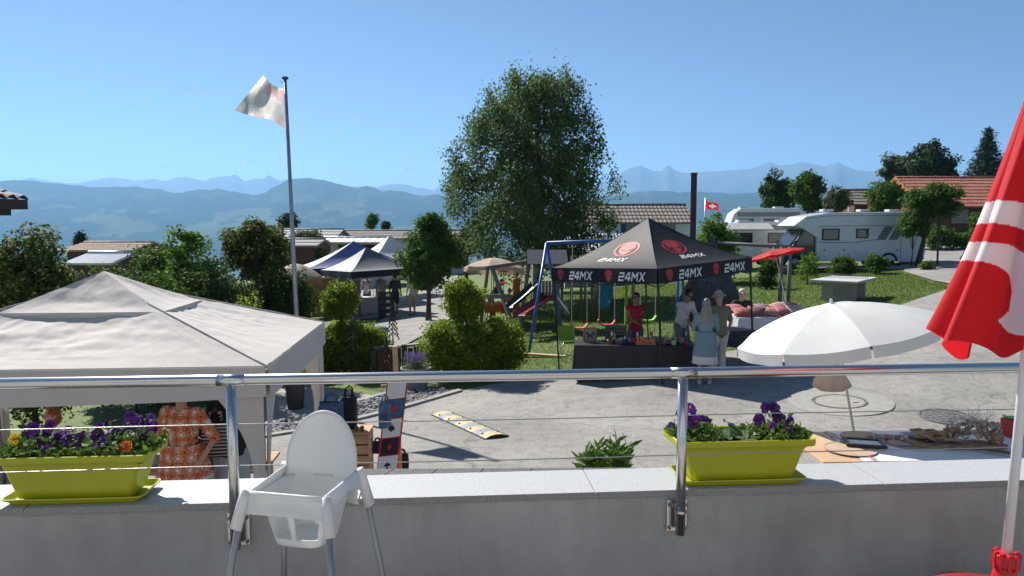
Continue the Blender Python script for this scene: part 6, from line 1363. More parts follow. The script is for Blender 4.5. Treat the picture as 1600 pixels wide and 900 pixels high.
# rusty metal ornament trees
RUST = mat('rusty metal', (.06, .03, .022), .8, .3, vs_=12, var=.4)
def rusty(label, px, Y, ytop, ybot, w_):
    tp, bt = at(px, ytop, Y), at(px, ybot, Y); T = thing('metal_tree', label, 'ornament', tuple(bt), 0, 'rusty metal garden trees'); H = tp.z - bt.z; W = w_ / F * Y
    b = MB(); b.tube([(0, 0, -.15), (0, 0, H)], [.018, .008], 8); b.build('stem', RUST, T)
    for i in range(7):
        z = H * (.12 + .125 * i); L = W * (1 - i / 7.5)
        for s in (-1, 1):
            b = MB(); pts = [Vector((s * L * q, .05 * math.sin(q * 4 + i), z + .05 - .22 * L * q - .12 * q * q + .08 * max(0, q - .8))) for q in np.linspace(0, 1, 8)]; b.tube(pts, [.011 - .006 * q for q in np.linspace(0, 1, 8)], 6)
            for q in pts[2::2]: b.ell(q - Vector((0, 0, .03)), (.018, .012, .035), 6, 5)
            b.build('branch', RUST, T)
rusty('rusty metal garden tree in front of the clipped shrub by the bin', 554, 18.0, 478, 578, 24)
rusty('slim rusty metal garden tree silhouetted against the path', 614, 18.6, 470, 530, 11)
rusty('low rusty metal garden tree beside the wooden display post', 604, 17.0, 525, 592, 14)
# bin
p = gnd(592, 524); p.y = 21.5; q = at(593, 500, 21.5); T = thing('waste_bin', 'green waste bin with a blue-grey domed lid behind the clipped shrub', 'bin', (q.x, 21.5, zg(q.x, 21.5)))
b = MB(); b.lathe([(0, 0), (.2, 0), (.235, .75), (.25, .76), (.25, .80), (0, .8)], 24); b.build('body', mat('dark green plastic', (.012, .10, .06), .5), T); b = MB(); b.lathe([(.255, .80), (.26, .84), (.2, .90), (.1, .935), (0, .94)], 24); b.build('lid', mat('blue grey lid', (.22, .32, .38), .5), T, smooth=True)
p = gnd(845, 558); T = thing('plank', 'long pale plank lying on the grass beside the stall', 'plank', (p.x, p.y, zg(p.x, p.y) + .03), R(-22)); b = MB(); b.box((0, 0, .03), (1.35, .16, .05)); b.build('board', mat('raw pine', (.50, .36, .22), .8, var=.15, vs_=4, stretch=(.5, 6, 6)), T, bevel=.004)
b = MB(); b.box((.0, .0, -.01), (.12, .2, .03)); b.build('batten', MATS['raw pine'], T)

# ---------------------------------------------------------------- crate, display post
YC = 9.0; x0, x1 = at(500, 700, YC).x, at(578, 700, YC).x; xc, wC = (x0 + x1) / 2, x1 - x0; PINE = MATS['raw pine']; PINE2 = mat('crate pine', (.48, .31, .18), .8, var=.2, vs_=3, stretch=(.6, 5, 5))
for lv, lb in ((0, 'lower wooden slatted crate under the bags behind the high chair'), (1, 'upper wooden slatted crate carrying the denim bags')):
    T = thing('wooden_crate', lb, 'crate', (xc, YC, .035 + lv * .375), R(3), 'stacked wooden crates')
    for s in (-1, 1):
        for z in (.06, .185, .31):
            b = MB(); b.box((0, s * .17, z), (wC, .014, .105)); b.build('slat', PINE2, T, bevel=.003); b = MB(); b.box((s * (wC / 2 - .008), 0, z), (.014, .325, .105)); b.build('slat', PINE2, T, bevel=.003)
        for s2 in (-1, 1): b = MB(); b.box((s * (wC / 2 + .008), s2 * .15, .185), (.018, .05, .37)); b.build('corner_post', PINE, T, bevel=.003)
    for i in range(5): b = MB(); b.box((-wC / 2 + .08 + i * (wC - .16) / 4, 0, .012), (.1, .32, .012)); b.build('bottom_board', PINE2, T)
b = MB(); b.box((xc, YC, .80), (wC + .04, .4, .02)); o = b.build('board', PINE2, None, bevel=.004); o.name = 'top_board'; tag(o, 'thin wooden board laid on top of the stacked crates', 'board')
DENM = mat('blue denim', (.035, .07, .17), .9, vs_=30, col2=(.10, .16, .30), bump=.6, bs=120); DKD = mat('black denim', (.018, .02, .028), .9, var=.3, bump=.5, bs=100)
def bag(name, label, c, w_, d, h, m, rz=0, handles=True, group=None):
    T = thing(name, label, 'bag', c, rz, group); b = MB()
    rings = [(w_ / 2 * a, d / 2 * a2, min(w_, d) * .22, h * z) for a, a2, z in ((.9, .9, 0), (1.0, 1.05, .15), (1.02, 1.08, .5), (.98, .9, .85), (.95, .62, 1.0), (.90, .55, .985), (.85, .6, .7))]
    rect_loft(b, rings, 4, cap1=True); b.build('body', m, T, smooth=True)
    if handles:
        for s in (-1, 1): b = MB(); b.tube([(-w_ * .25, s * d * .2, h * .95), (-w_ * .2, s * d * .25, h * 1.2), (0, s * d * .25, h * 1.28), (w_ * .2, s * d * .25, h * 1.2), (w_ * .25, s * d * .2, h * .95)], .009, 6); b.build('handle', m, T, smooth=True)
    return T
bag('denim_bag', 'faded blue denim bag on the crates behind the high chair', tuple(at(518, 690, YC - .06).xy) + (.81,), .30, .17, .34, DENM)
bag('denim_bag', 'black bag standing upright on the crates beside the blue one', tuple(at(546, 690, YC + .04).xy) + (.81,), .19, .15, .40, DKD)
for i, (px, lb) in enumerate(((557, 'small brown wooden knob on the crate board nearest the black bag'), (566, 'small brown wooden knob at the right end of the crate board'))):
    c = at(px, 684, YC - .1); T = thing('turned_ornament', lb, 'ornament', (c.x, c.y, .81)); b = MB(); b.lathe([(0, 0), (.02, 0), (.012, .015), (.027, .03), (.022, .055), (0, .065)], 14); b.build('knob', mat('turned walnut', (.16, .07, .03), .4), T, smooth=True)
YD = 8.7; pt, pb = at(617, 541, YD), at(626, 740, YD)
T = thing('display_stand', 'wooden display post hung with fabric goods in the yard', 'stand', (pb.x, YD, .035))
b = MB(); b.bar((pb.x, YD, .04), (pt.x, YD, pt.z), .055, .045); b.build('post', PINE2, T, bevel=.004, world=True)
for z, px0, px1 in ((at(617, 600, YD).z, 595, 632), (at(617, 655, YD).z, 612, 636)): b = MB(); b.tube([at(px0, 352 + (CAMZ - z) / YD * F, YD - .05), at(px1, 350 + (CAMZ - z) / YD * F, YD - .05)], .011, 8); b.build('peg', PINE, T, world=True)
for s in (-1, 1):
    b = MB(); b.bar((pb.x - .35, YD + s * .05, .06), (pb.x + .35, YD + s * .05, .06), .06, .05); b.build('foot_bar', PINE2, T, world=True)
B0, B1 = at(621, 596, YD - .09), at(603, 750, YD - .13); hg = thing('card_banner', 'patchwork sash with playing card suits hanging on the display post', 'banner', tuple(B0))
dn = (B1 - B0); wv = Vector((1, 0, .12)).normalized()
CW = mat('white card cloth', (.70, .69, .70), .85); REDS = mat('red card cloth', (.50, .02, .03), .8)
def patch(t0, t1, w_, off, m, nm, par):
    b = MB(); b.grid(lambda u, v: B0 + dn * (t0 + (t1 - t0) * v) + wv * (u - .5) * w_ * (1 + .12 * math.sin(t0 * 9)) + Vector((0, -off - .008 * math.sin(u * 3.1), 0)), 4, 4); return b.build(nm, m, par, world=True, solid=.006)
edge_ = patch(0, 1, .245, 0, REDS, 'border', hg)
def suit(kind, t_, s, m, par):
    if kind == 'd': pts = [(0, 1), (.62, 0), (0, -1), (-.62, 0)]
    elif kind == 'h': pts = [(0, -1), (.9, .1), (.85, .6), (.45, .85), (0, .5), (-.45, .85), (-.85, .6), (-.9, .1)]
    elif kind == 's': pts = [(0, 1.1), (.85, -.05), (.8, -.5), (.4, -.65), (.1, -.4), (.3, -1), (-.3, -1), (-.1, -.4), (-.4, -.65), (-.8, -.5), (-.85, -.05)]
    else: pts = [(.1, -.1), (.35, -.35), (.75, -.25), (.85, .1), (.6, .35), (.35, .3), (.42, .7), (.2, 1), (-.2, 1), (-.42, .7), (-.35, .3), (-.6, .35), (-.85, .1), (-.75, -.25), (-.35, -.35), (-.1, -.1), (-.3, -1), (.3, -1)][::1]
    b = MB(); b.add([B0 + dn * t_ + wv * x * s - dn.normalized() * y * s + Vector((0, -.032, 0)) for x, y in pts], [tuple(range(len(pts)))]); b.build('suit_mark', m, par, world=True)
seq = [(.0, .17, CW, None, None), (.18, .36, DENM, 'h', REDS), (.375, .56, CW, 's', DKD), (.575, .735, DKD, 'd', REDS), (.75, .93, CW, 'c', DKD), (.94, 1.0, DKD, None, None)]
for t0, t1, m_, k_, km in seq:
    o = patch(t0, t1, .215, .012, m_, 'patch', hg)
    if k_: suit(k_, (t0 + t1) / 2, .042, km, o)
c = at(602, 668, YD - .1); bag('denim_bag', 'blue and black shoulder bag hanging left of the playing card sash', tuple(c), .15, .09, .30, mat('patched denim', (.03, .05, .11), .9, vs_=9, col2=(.14, .22, .36)), R(10)); 
c = at(628, 735, YD + .1); bag('denim_bag', 'black pouch hanging low behind the playing card sash', tuple(c), .16, .08, .2, DKD, 0)
c = at(590, 708, YD - .02); bag('denim_bag', 'small dark pouch with a red tassel left of the sash', tuple(c), .12, .06, .14, DKD, 0)
# striped bag and goods under the gazebo
STR = bpy.data.materials.new('striped knit'); STR.use_nodes = True; t = STR.node_tree; wv_ = t.nodes.new('ShaderNodeTexWave'); wv_.bands_direction = 'Z'; wv_.inputs['Scale'].default_value = 9; tc = t.nodes.new('ShaderNodeTexCoord'); t.links.new(tc.outputs['Object'], wv_.inputs['Vector']); rr_ = t.nodes.new('ShaderNodeValToRGB'); rr_.color_ramp.interpolation = 'CONSTANT'; rr_.color_ramp.elements[0].color = (.02, .018, .02, 1); rr_.color_ramp.elements[1].position = .72; rr_.color_ramp.elements[1].color = (.55, .40, .35, 1); t.links.new(wv_.outputs['Color'], rr_.inputs[0]); t.links.new(rr_.outputs[0], t.nodes['Principled BSDF'].inputs['Base Color'])
c = at(338, 712, 7.45); bag('striped_bag', 'black bag with pale stripes carried under the gazebo', tuple(c), .26, .12, .36, STR, R(10))
T = thing('goods_table', 'low table of colourful goods beneath the gazebo', 'table', (*at(290, 760, 8.2).xy, .035), R(4)); b = MB(); b.box((0, 0, .6), (1.9, .7, .03)); b.build('top', PINE2, T)
for s in (-1, 1):
    for s2 in (-1, 1): b = MB(); b.box((s * .85, s2 * .3, .29), (.05, .05, .58)); b.build('leg', PINE2, T)
for i, (cl, lb) in enumerate((((.25, .35, .4), 'grey blue'), ((.3, .06, .05), 'dark red'), ((.1, .14, .08), 'olive'), ((.5, .45, .35), 'cream'))):
    q = Vector(T.location) + Vector((-.3 + i * .32, -.1, .615)); T3 = thing('folded_scarf', 'crumpled %s scarf on the low table beneath the gazebo' % lb, 'scarf', tuple(q)); b = MB(); b.ell((0, 0, .05), (.15, .13, .06), 18, 10); b.v = [tuple(Vector(v) * (1 + .25 * nz(v[0] * 14 + i, v[1] * 14, v[2] * 14))) for v in b.v]; b.build('cloth', fab(lb + ' scarf', cl, var=.4), T3, smooth=True)

# ---------------------------------------------------------------- stall tables
BC = cloth('black table cloth', (.012, .012, .014), .55, .02, .6, 9)
def clothtable(label, clabel, px, Y, L, W_, rz, m, h=.74, drop=.70, cname='tablecloth', ground=None):
    x = at(px, 520, Y).x; z = zg(x, Y) + .03 if ground is None else ground; T = thing('trestle_table', label, 'table', (x, Y, z), rz)
    b = MB(); b.box((0, 0, h - .03), (L, W_, .03)); b.build('top', PINE, T)
    for s in (-1, 1):
        for s2 in (-1, 1): b = MB(); b.tube([(s * (L / 2 - .12), s2 * (W_ / 2 - .08), h - .04), (s * (L / 2 - .06), s2 * (W_ / 2 - .05), 0)], .016, 8); b.build('leg', BLKM, T)
    C = thing(cname, clabel, 'tablecloth', (x, Y, z + h), rz); per = []
    hx, hy = L / 2 + .012, W_ / 2 + .012
    b = MB(); b.grid(lambda u, v: Vector(((u - .5) * 2 * hx, (v - .5) * 2 * hy, -.012)), 16, 8)
    P_ = [(-hx, -hy), (hx, -hy), (hx, hy), (-hx, hy), (-hx, -hy)]
    for k_ in range(4):
        (ax, ay), (bx, by) = P_[k_], P_[k_ + 1]; nx_, ny_ = (by - ay), -(bx - ax); ln = math.hypot(nx_, ny_); nx_ /= ln; ny_ /= ln; dr = drop
        b.grid(lambda u, v: Vector((ax + (bx - ax) * u + nx_ * (.006 + .05 * v * (.5 + .5 * math.sin(u * ln * 13 + k_))), ay + (by - ay) * u + ny_ * (.006 + .05 * v * (.5 + .5 * math.sin(u * ln * 13 + k_))), -.012 - dr * v * (1 - .04 * math.sin(u * ln * 7)))), int(ln * 26), 8, flip=True)
    b.build('cloth', m, C, smooth=True, weld=True)
    return T, C
TA, CA = clothtable('long trestle table under the black tent', 'black cloth draped over the long stall table', 991, 16.35, 2.55, .8, R(-4), BC)
TB, CB = clothtable('small trestle table at the right end of the black tent', 'black cloth over the small table beside the cushion stall', 1138, 17.3, 1.0, .7, R(14), BC, .74, .36)
ZT = TA.location.z + .735
def onA(x, y, z=0): M_ = Matrix.Rotation(R(-4), 3, 'Z'); return Vector((TA.location.x, TA.location.y, ZT)) + M_ @ Vector((x, y, z))
T = thing('picture_frame', 'small framed butterfly picture standing on the black stall table', 'picture', tuple(onA(-.95, .05)), R(6)); b = MB(); b.box((0, 0, .16), (.3, .03, .32)); b.build('frame', mat('brown frame', (.16, .09, .06), .6), T, bevel=.006); b = MB(); b.box((0, -.018, .16), (.24, .006, .26)); pc = b.build('picture', mat('buff paper', (.30, .22, .17), .8), T)
for s in (-1, 1): b = MB(); b.add([(0, -.024, .15), (s * .09, -.024, .24), (s * .1, -.024, .17), (s * .04, -.024, .14), (s * .07, -.024, .08), (s * .02, -.024, .09)], [(0, 1, 2, 3, 4, 5)]); b.build('butterfly_wing', mat('butterfly ink', (.02, .05, .10), .7), pc)
T = thing('display_rack', 'black display rack of small cards on the stall table', 'rack', tuple(onA(-.38, .22)), R(-2)); b = MB(); b.box((0, .05, .17), (.46, .02, .34)); b.build('panel', VDK, T)
for i in range(4):
    for j in range(6): b = MB(); b.box((-.19 + j * .076, .03, .06 + i * .08), (.05, .008, .05)); b.build('card', mat('grey card', (.09, .09, .1), .5), T)
vx_, vf_ = text2d('Love', .2, 0, .01, 1.0)
T = thing('letter_ornament', 'orange and yellow letters spelling Love on the stall table', 'ornament', tuple(onA(.22, -.3, .06)), R(-4)); b = MB(); b.add([(x, 0, y + .03) for x, y in vx_], vf_); b.build('letters', mat('orange letters', (.62, .13, .03), .5), T, solid=.025)
b = MB(); b.box((0, .01, -.05), (.42, .07, .018)); b.build('plinth', PINE2, T)
random.seed(21); G5 = 'small trinkets on the black stall table'
cols_ = [((.45, .05, .12), 'crimson'), ((.12, .25, .1), 'green'), ((.5, .42, .1), 'yellow'), ((.2, .06, .22), 'purple'), ((.5, .48, .45), 'white'), ((.05, .12, .25), 'blue'), ((.28, .14, .07), 'brown'), ((.3, .3, .32), 'grey')]
for i in range(26):
    x = -.55 + i * .068; y = random.uniform(-.28, .3); cl, cn = cols_[i % 8]; m = mat('trinket ' + cn, cl, .5); kind = i % 4
    nm, lb = (('jar', 'small %s jar with a lid among the stall goods'), ('candle_holder', 'small %s candle holder among the stall goods'), ('figurine', 'little %s figurine among the stall goods'), ('trinket_box', 'small %s trinket box among the stall goods'))[kind]
    T = thing(nm, lb % cn + (', rightmost' if i >= 24 else ', right of the middle' if i >= 16 else (', in the middle' if i >= 8 else ', towards the left')), nm.replace('_', ' '), tuple(onA(x, y)), random.uniform(0, 3), G5); s = random.uniform(.8, 1.35)
    if kind == 0: b = MB(); b.lathe([(0, 0), (.04 * s, 0), (.045 * s, .07 * s), (.03 * s, .085 * s)], 12); b.build('body', m, T); b = MB(); b.lathe([(.033 * s, .085 * s), (.033 * s, .105 * s), (0, .108 * s)], 12); b.build('lid', BLKM, T)
    elif kind == 1: b = MB(); b.lathe([(0, 0), (.045 * s, 0), (.015 * s, .03 * s), (.015 * s, .1 * s), (.035 * s, .12 * s), (0, .12 * s)], 12); b.build('stem', m, T); b = MB(); b.lathe([(.018, .12 * s), (.018, .19 * s), (0, .195 * s)], 10); b.build('candle', MATS['white print'], T)
    elif kind == 2: b = MB(); b.lathe([(0, 0), (.045 * s, 0), (.038 * s, .06 * s), (.022 * s, .1 * s), (.034 * s, .13 * s), (.02 * s, .165 * s), (0, .17 * s)], 12); b.build('body', m, T, smooth=True); b = MB(); b.lathe([(0, -.001), (.05 * s, -.001), (.05 * s, .012), (0, .012)], 12); b.build('base', BLKM, T)
    else: b = MB(); b.box((0, 0, .04 * s), (.13 * s, .09 * s, .08 * s)); b.build('body', m, T, bevel=.005); b = MB(); b.box((0, 0, .09 * s), (.14 * s, .1 * s, .018)); b.build('lid', mat('pale lid', (.42, .36, .3), .6), T, bevel=.004)
# leaflets hung below / box under the table
T = thing('cardboard_box', 'grey box under the stall table behind the visitors', 'box', tuple(onA(.95, -.1, -.735)), R(4)); b = MB(); b.box((0, 0, .2), (.5, .35, .4)); b.build('body', mat('grey card box', (.3, .3, .31), .8, var=.1), T, bevel=.006); b = MB(); b.box((0, .0, .405), (.5, .18, .008)); b.build('flap', MATS['grey card box'], T)
# green folding chair, lime pole
p = gnd(888, 562); LG = mat('lime chair mesh', (.20, .34, .03), .6); LF = mat('lime tube', (.34, .55, .05), .4)
T = thing('folding_chair', 'lime green folding chair at the left end of the black stall', 'chair', (p.x, p.y, zg(p.x, p.y) + .01), R(18))
for s in (-1, 1):
    b = MB(); b.tube([(s * .22, -.18, 0), (s * .22, .17, .62), (s * .22, .24, .82)], .013, 8); b.build('leg', ALU, T, smooth=True); b = MB(); b.tube([(s * .2, .22, 0), (s * .2, -.2, .45)], .013, 8); b.build('leg', ALU, T, smooth=True)
b = MB(); b.grid(lambda u, v: Vector(((u - .5) * .42, .12 + .12 * v, .45 + .38 * v)), 6, 6); b.build('backrest', LG, T, solid=.012); b = MB(); b.grid(lambda u, v: Vector(((u - .5) * .42, -.22 + .36 * v, .44 - .03 * math.sin(v * 3.14))), 6, 6); b.build('seat', LG, T, solid=.012)
x = at(978, 500, 18.2).x; T = thing('lime_pole', 'bright lime green pole standing behind the stall table', 'pole', (x, 18.2, zg(x, 18.2))); b = MB(); b.tube([(0, 0, 0), (0, 0, 1.95)], .035, 12); b.build('tube', LF, T, smooth=True); b = MB(); b.lathe([(0, 0), (.14, 0), (.14, .03), (.05, .05), (.04, .12)], 16); b.build('foot', BLKM, T)
# spinner rack on the small table
c = Vector((CB.location.x - .25, CB.location.y - .05, CB.location.z)); T = thing('card_rack', 'small white wire card rack on the small black table', 'rack', tuple(c)); b = MB(); b.tube([(0, 0, 0), (0, 0, .5)], .012, 8); b.lathe([(0, 0), (.1, 0), (.09, .015), (0, .02)], 16); b.build('stand', WHP, T)
for i in range(4):
    for k_ in range(4): b = MB(); a_ = k_ * 1.571 + .4; b.box((.1 * math.cos(a_), .1 * math.sin(a_), .1 + i * .11), (.004, .1, .07), a_); b.build('card', mat('print card %d' % (i % 3), [(.3, .3, .32), (.12, .2, .3), (.4, .2, .2)][i % 3], .6), T)
# cushion stall
TW, CW_ = clothtable('long trestle table of the cushion stall', 'white cloth draped over the cushion stall table', 1196, 19.1, 1.85, .85, R(9), cloth('white table cloth', (.66, .68, .74), .75, .2, .5, 9), .74, .52)
random.seed(3); CM = [((.42, .14, .10), 'terracotta'), ((.22, .10, .10), 'maroon'), ((.50, .22, .2), 'salmon'), ((.45, .14, .16), 'rose red'), ((.5, .40, .35), 'cream'), ((.45, .18, .2), 'pink'), ((.10, .14, .38), 'blue and red checked'), ((.25, .17, .2), 'mauve'), ((.48, .26, .24), 'coral'), ((.4, .32, .28), 'beige')]
cp = MB(); cp.grid(lambda u, v: Vector(((u - .5) * .46 * (1 - .06 * math.sin(math.pi * v)), (v - .5) * .42 * (1 - .06 * math.sin(math.pi * u)), .10 * (math.sin(math.pi * u) * math.sin(math.pi * v)) ** .5)), 12, 12); cp.grid(lambda u, v: Vector(((u - .5) * .46 * (1 - .06 * math.sin(math.pi * v)), (v - .5) * .42 * (1 - .06 * math.sin(math.pi * u)), -.08 * (math.sin(math.pi * u) * math.sin(math.pi * v)) ** .5)), 12, 12, flip=True)
for i, (cl, nm) in enumerate(CM):
    me = cp.mesh('cushion'); me.polygons.foreach_set('use_smooth', [True] * len(me.polygons)); M_ = Matrix.Rotation(R(9), 3, 'Z'); x = -.72 + (i % 5) * .36; y = -.18 + (i // 5) * .3
    if nm.startswith('blue'):
        m = bpy.data.materials.new('checked cloth'); m.use_nodes = True; ck = m.node_tree.nodes.new('ShaderNodeTexChecker'); ck.inputs['Scale'].default_value = 9; ck.inputs[1].default_value = (.06, .10, .40, 1); ck.inputs[2].default_value = (.5, .06, .07, 1); tcn = m.node_tree.nodes.new('ShaderNodeTexCoord'); m.node_tree.links.new(tcn.outputs['Object'], ck.inputs['Vector']); m.node_tree.links.new(ck.outputs[0], m.node_tree.nodes['Principled BSDF'].inputs['Base Color']); x, y = .78, .16
    else: m = mat('cushion ' + nm, cl, .85, vs_=26, var=.5, bump=.5, bs=60)
    q = M_ @ Vector((x, y, .09 + (i // 5) * .06)); o = link_mesh('cushion', me, m); o.location = Vector(CW_.location) + q; o.rotation_euler = (R(random.uniform(15, 50)), R(random.uniform(-15, 15)), R(random.uniform(-25, 25)))
    tag(o, '%s cushion in the heap on the cushion stall' % nm, 'cushion', 'cushions on the stall')

# ---------------------------------------------------------------- craft table below the terrace at the right
x0 = at(1283, 682, 9.05).x; T = thing('craft_table', 'wooden craft table below the white parasol', 'table', (x0 + 2.0, 8.48, .035), R(2)); b = MB(); b.box((-.2, 0, .725), (4.6, 1.16, .03)); b.build('top', mat('tan table board', (.50, .33, .20), .6, var=.1, vs_=3), T, bevel=.004)
for s in (-1, 1):
    for s2 in (-1, 1): b = MB(); b.box((s * 1.9, s2 * .5, .355), (.06, .06, .71)); b.build('leg', PINE2, T)
WC = cloth('white embroidered cloth', (.80, .80, .82), .8, .1, .4, 10); C = thing('embroidered_tablecloth', 'white tablecloth with an embroidered floral border on the craft table', 'tablecloth', (x0 + 2.0, 8.48, .775), R(2))
b = MB(); b.grid(lambda u, v: Vector((-2.02 + 4.2 * u + .10 * (v - .5) * (1 - u), (v - .5) * 1.17, .006 + .004 * nz(u * 30, v * 7))), 40, 10); b.grid(lambda u, v: Vector((-2.07 + 4.25 * u, -.585 - .02 - .03 * math.sin(u * 40) * v, .006 - .3 * v)), 60, 4, flip=True); b.grid(lambda u, v: Vector((-2.03 - .10 * v - .02 * math.sin(u * 20), (u - .5) * 1.17 - .05 * v, .006 - .24 * v)), 16, 4); b.build('cloth', WC, C, smooth=True)
PKF = mat('pink embroidery', (.55, .12, .15), .8); BKF = mat('dark embroidery', (.03, .04, .07), .8)
for i in range(16):
    y = -.56 + i * .073; 
    for k_ in range(3): b = MB(); V_, F_ = ellipse2(.018, .014, 8); ox, oy = -1.97 + .02 * math.sin(i * 2) + k_ * .02, y + .016 * math.cos(k_ * 2); b.add([(ox + a_, oy + c_, .0165 + .0008 * k_) for a_, c_ in V_], F_); b.build('embroidered_flower', PKF if k_ != 1 else BKF, C)
def onC(px, py, dz=0.0):
    zt = .79 + dz; Yq = (CAMZ - zt) / ((py - 352) / F); q = at(px, py, Yq); return Vector((q.x, q.y, zt))
KRAFT = mat('kraft paper disc', (.42, .31, .22), .8, var=.12, vs_=6)
for px, py, r, lb in ((1350, 689, .26, 'tan round mat under the wrapped stick on the craft table'), (1328, 708, .27, 'tan round mat nearest the left edge of the craft table'), (1420, 698, .25, 'tan round mat holding dark stones on the craft table')):
    o = thing('round_mat', lb, 'mat', tuple(onC(px, py)), 0, 'tan mats on the craft table'); b = MB(); b.lathe([(0, 0), (r, 0), (r, .004), (0, .004)], 40); b.build('disc', KRAFT, o); b = MB(); b.lathe([(r - .012, .004), (r - .012, .007), (r, .007), (r, .003)], 40); b.f = [f for f in b.f if len(f) < 9]; b.m = [0] * len(b.f); b.build('rim', KRAFT, o)
q = onC(1350, 699, .012); T = thing('picture_frame', 'black picture frame with white paper lying on the craft table', 'picture frame', tuple(q), R(-14))
for x, y, a_, c_ in ((0, .135, .42, .04), (0, -.135, .42, .04), (-.19, 0, .04, .23), (.19, 0, .04, .23)): b = MB(); b.box((x, y, .014), (a_, c_, .028)); b.build('frame_bar', mat('black frame', (.012, .012, .013), .4), T, bevel=.003)
b = MB(); b.box((0, 0, .006), (.34, .23, .006)); b.build('paper', MATS['white print'], T)
q = onC(1384, 685, .05); T = thing('wrapped_stick', 'thick stick wrapped in beads on the craft table', 'stick', tuple(q), R(-5)); b = MB(); b.tube([(-.2, 0, -.03), (0, .01, -.025), (.2, 0, -.03)], [.03, .036, .03], 12); b.build('stick', mat('beaded wrap', (.16, .10, .08), .6, vs_=60, col2=(.5, .4, .36)), T, smooth=True)
for x in (-.15, -.05, .06, .16): b = MB(); b.tube([(x, 0, -.028), (x + .015, .002, -.028)], .039, 12); b.build('binding', mat('white thread', (.5, .45, .4), .8), T)
for px, py, cl, lb, s in ((1410, 694, (.28, .34, .4), 'pale blue flat stone left of the dark stones', .04), (1425, 690, (.25, .2, .18), 'brown pebble among the stones on the round mat', .06), (1440, 697, (.012, .015, .03), 'shiny black stone on the round mat', .085), (1452, 700, (.015, .015, .02), 'second black stone beside the shiny one', .06), (1478, 703, (.18, .05, .07), 'dark red crystal right of the round mat', .05), (1488, 707, (.22, .10, .12), 'rose crystal in front of the dark red one', .035)):
    o = thing('stone_ornament', lb, 'stone', tuple(onC(px, py, .012)), 0, 'stones on the craft table'); b = MB(); b.ell((0, 0, s * .4), (s, s * .7, s * .45), 12, 7); b.v = [tuple(Vector(v) * (1 + .2 * nz(v[0] * 20, v[1] * 20, px))) for v in b.v]; b.build('stone', mat('ornament %d' % px, cl, .25), o, smooth=True)
for px, py in ((1418, 682), (1416, 702)): o = thing('blue_leaf', 'blue paper leaf %s the dark stones on the craft table' % ('behind' if py < 690 else 'in front of'), 'paper leaf', tuple(onC(px, py, .008))); V_, F_ = ellipse2(.1, .03, 20); b = MB(); b.add([(x, y, .004) for x, y in V_], F_); b.build('leaf', mat('blue paper', (.10, .22, .42), .7), o, solid=.003); b = MB(); b.box((0, 0, .007), (.16, .003, .002)); b.build('vein', MATS['white print'], o)
# driftwood with dried flowers
DW = mat('driftwood', (.20, .12, .07), .85, vs_=6, col2=(.42, .28, .18), bump=.6, bs=30, stretch=(1, 8, 8)); FEA = mat('dried petals', (.34, .26, .20), .85, vs_=20, col2=(.60, .52, .46), trans=.3)
q = onC(1495, 700, .02); T = thing('driftwood_arrangement', 'driftwood board heaped with dried flowers and feathers on the craft table', 'arrangement', tuple(q), R(-3)); b = MB(); b.grid(lambda u, v: Vector(((u - .5) * 1.0, (v - .5) * (.16 + .10 * math.sin(u * 3)), .012 * nz(u * 6, v * 3))), 24, 6); b.build('board', DW, T, solid=.04, smooth=True)
g_ = np.random.default_rng(14)
for i in range(26):
    x = g_.uniform(-.46, .02); b = MB(); L = g_.uniform(.12, .26); a_ = g_.uniform(2.5, 3.8); s0 = Vector((x + .1, g_.uniform(-.07, .1), .05 + g_.uniform(0, .08))); s1 = s0 + Vector((math.cos(a_) * L, math.sin(a_) * L * .5, g_.uniform(.0, .1))); b.tube([s0, s0.lerp(s1, .5) + Vector((0, 0, .015)), s1], [.02, .026, .012], 7); b.build('driftwood_piece', DW, T, smooth=True)
for i in range(70):
    x = g_.uniform(-.12, .46); c = Vector((x, g_.uniform(-.10, .14), .06 + g_.uniform(0, .20) * (1 - abs(x - .18) * 1.2))); b = MB(); L = g_.uniform(.05, .1); d_ = Vector((g_.normal(), g_.normal(), g_.random() + .2)).normalized(); s_ = d_.cross(Vector((g_.normal(), g_.normal(), g_.normal()))).normalized()
    b.grid(lambda u, v: c + d_ * L * v + s_ * (u - .5) * L * .8 * math.sin(math.pi * min(.96, .15 + v * .8)) + s_.cross(d_) * .3 * L * (u - .5) ** 2 * 4, 4, 5); b.build('petal', FEA, T, smooth=True)
P = []
for i in range(55):
    c = np.array([g_.uniform(-.1, .36), g_.uniform(.0, .18), .17]); tip = c + np.array([g_.normal() * .08, g_.normal() * .05, g_.uniform(.08, .2)])
    for s in np.linspace(0, 1, 14): P.append(c + (tip - c) * s + g_.normal(size=3) * .012 * (1.2 - s))
tag(leaves('feather_wisps', np.array(P), .04, leafmat('feather', (.40, .36, .34), (.62, .58, .56), .5), T, aspect=.15), kind='stuff')
b = MB(); b.ell((.4, -.02, .09), (.09, .07, .09), 16, 10); b.build('seed_pod', mat('seed pod', (.28, .15, .07), .5, var=.3, vs_=12), T, smooth=True)
q = onC(1552, 712, .02); T = thing('wooden_stick', 'short dark wooden stick at the front of the craft table', 'stick', tuple(q), R(-38)); b = MB(); b.box((0, 0, .012), (.34, .05, .022)); b.build('stick', mat('dark stick', (.12, .075, .03), .7, var=.2), T, bevel=.006); b = MB(); b.box((.171, 0, .012), (.004, .044, .018)); b.build('end_grain', mat('end grain', (.05, .03, .02), .8), T)
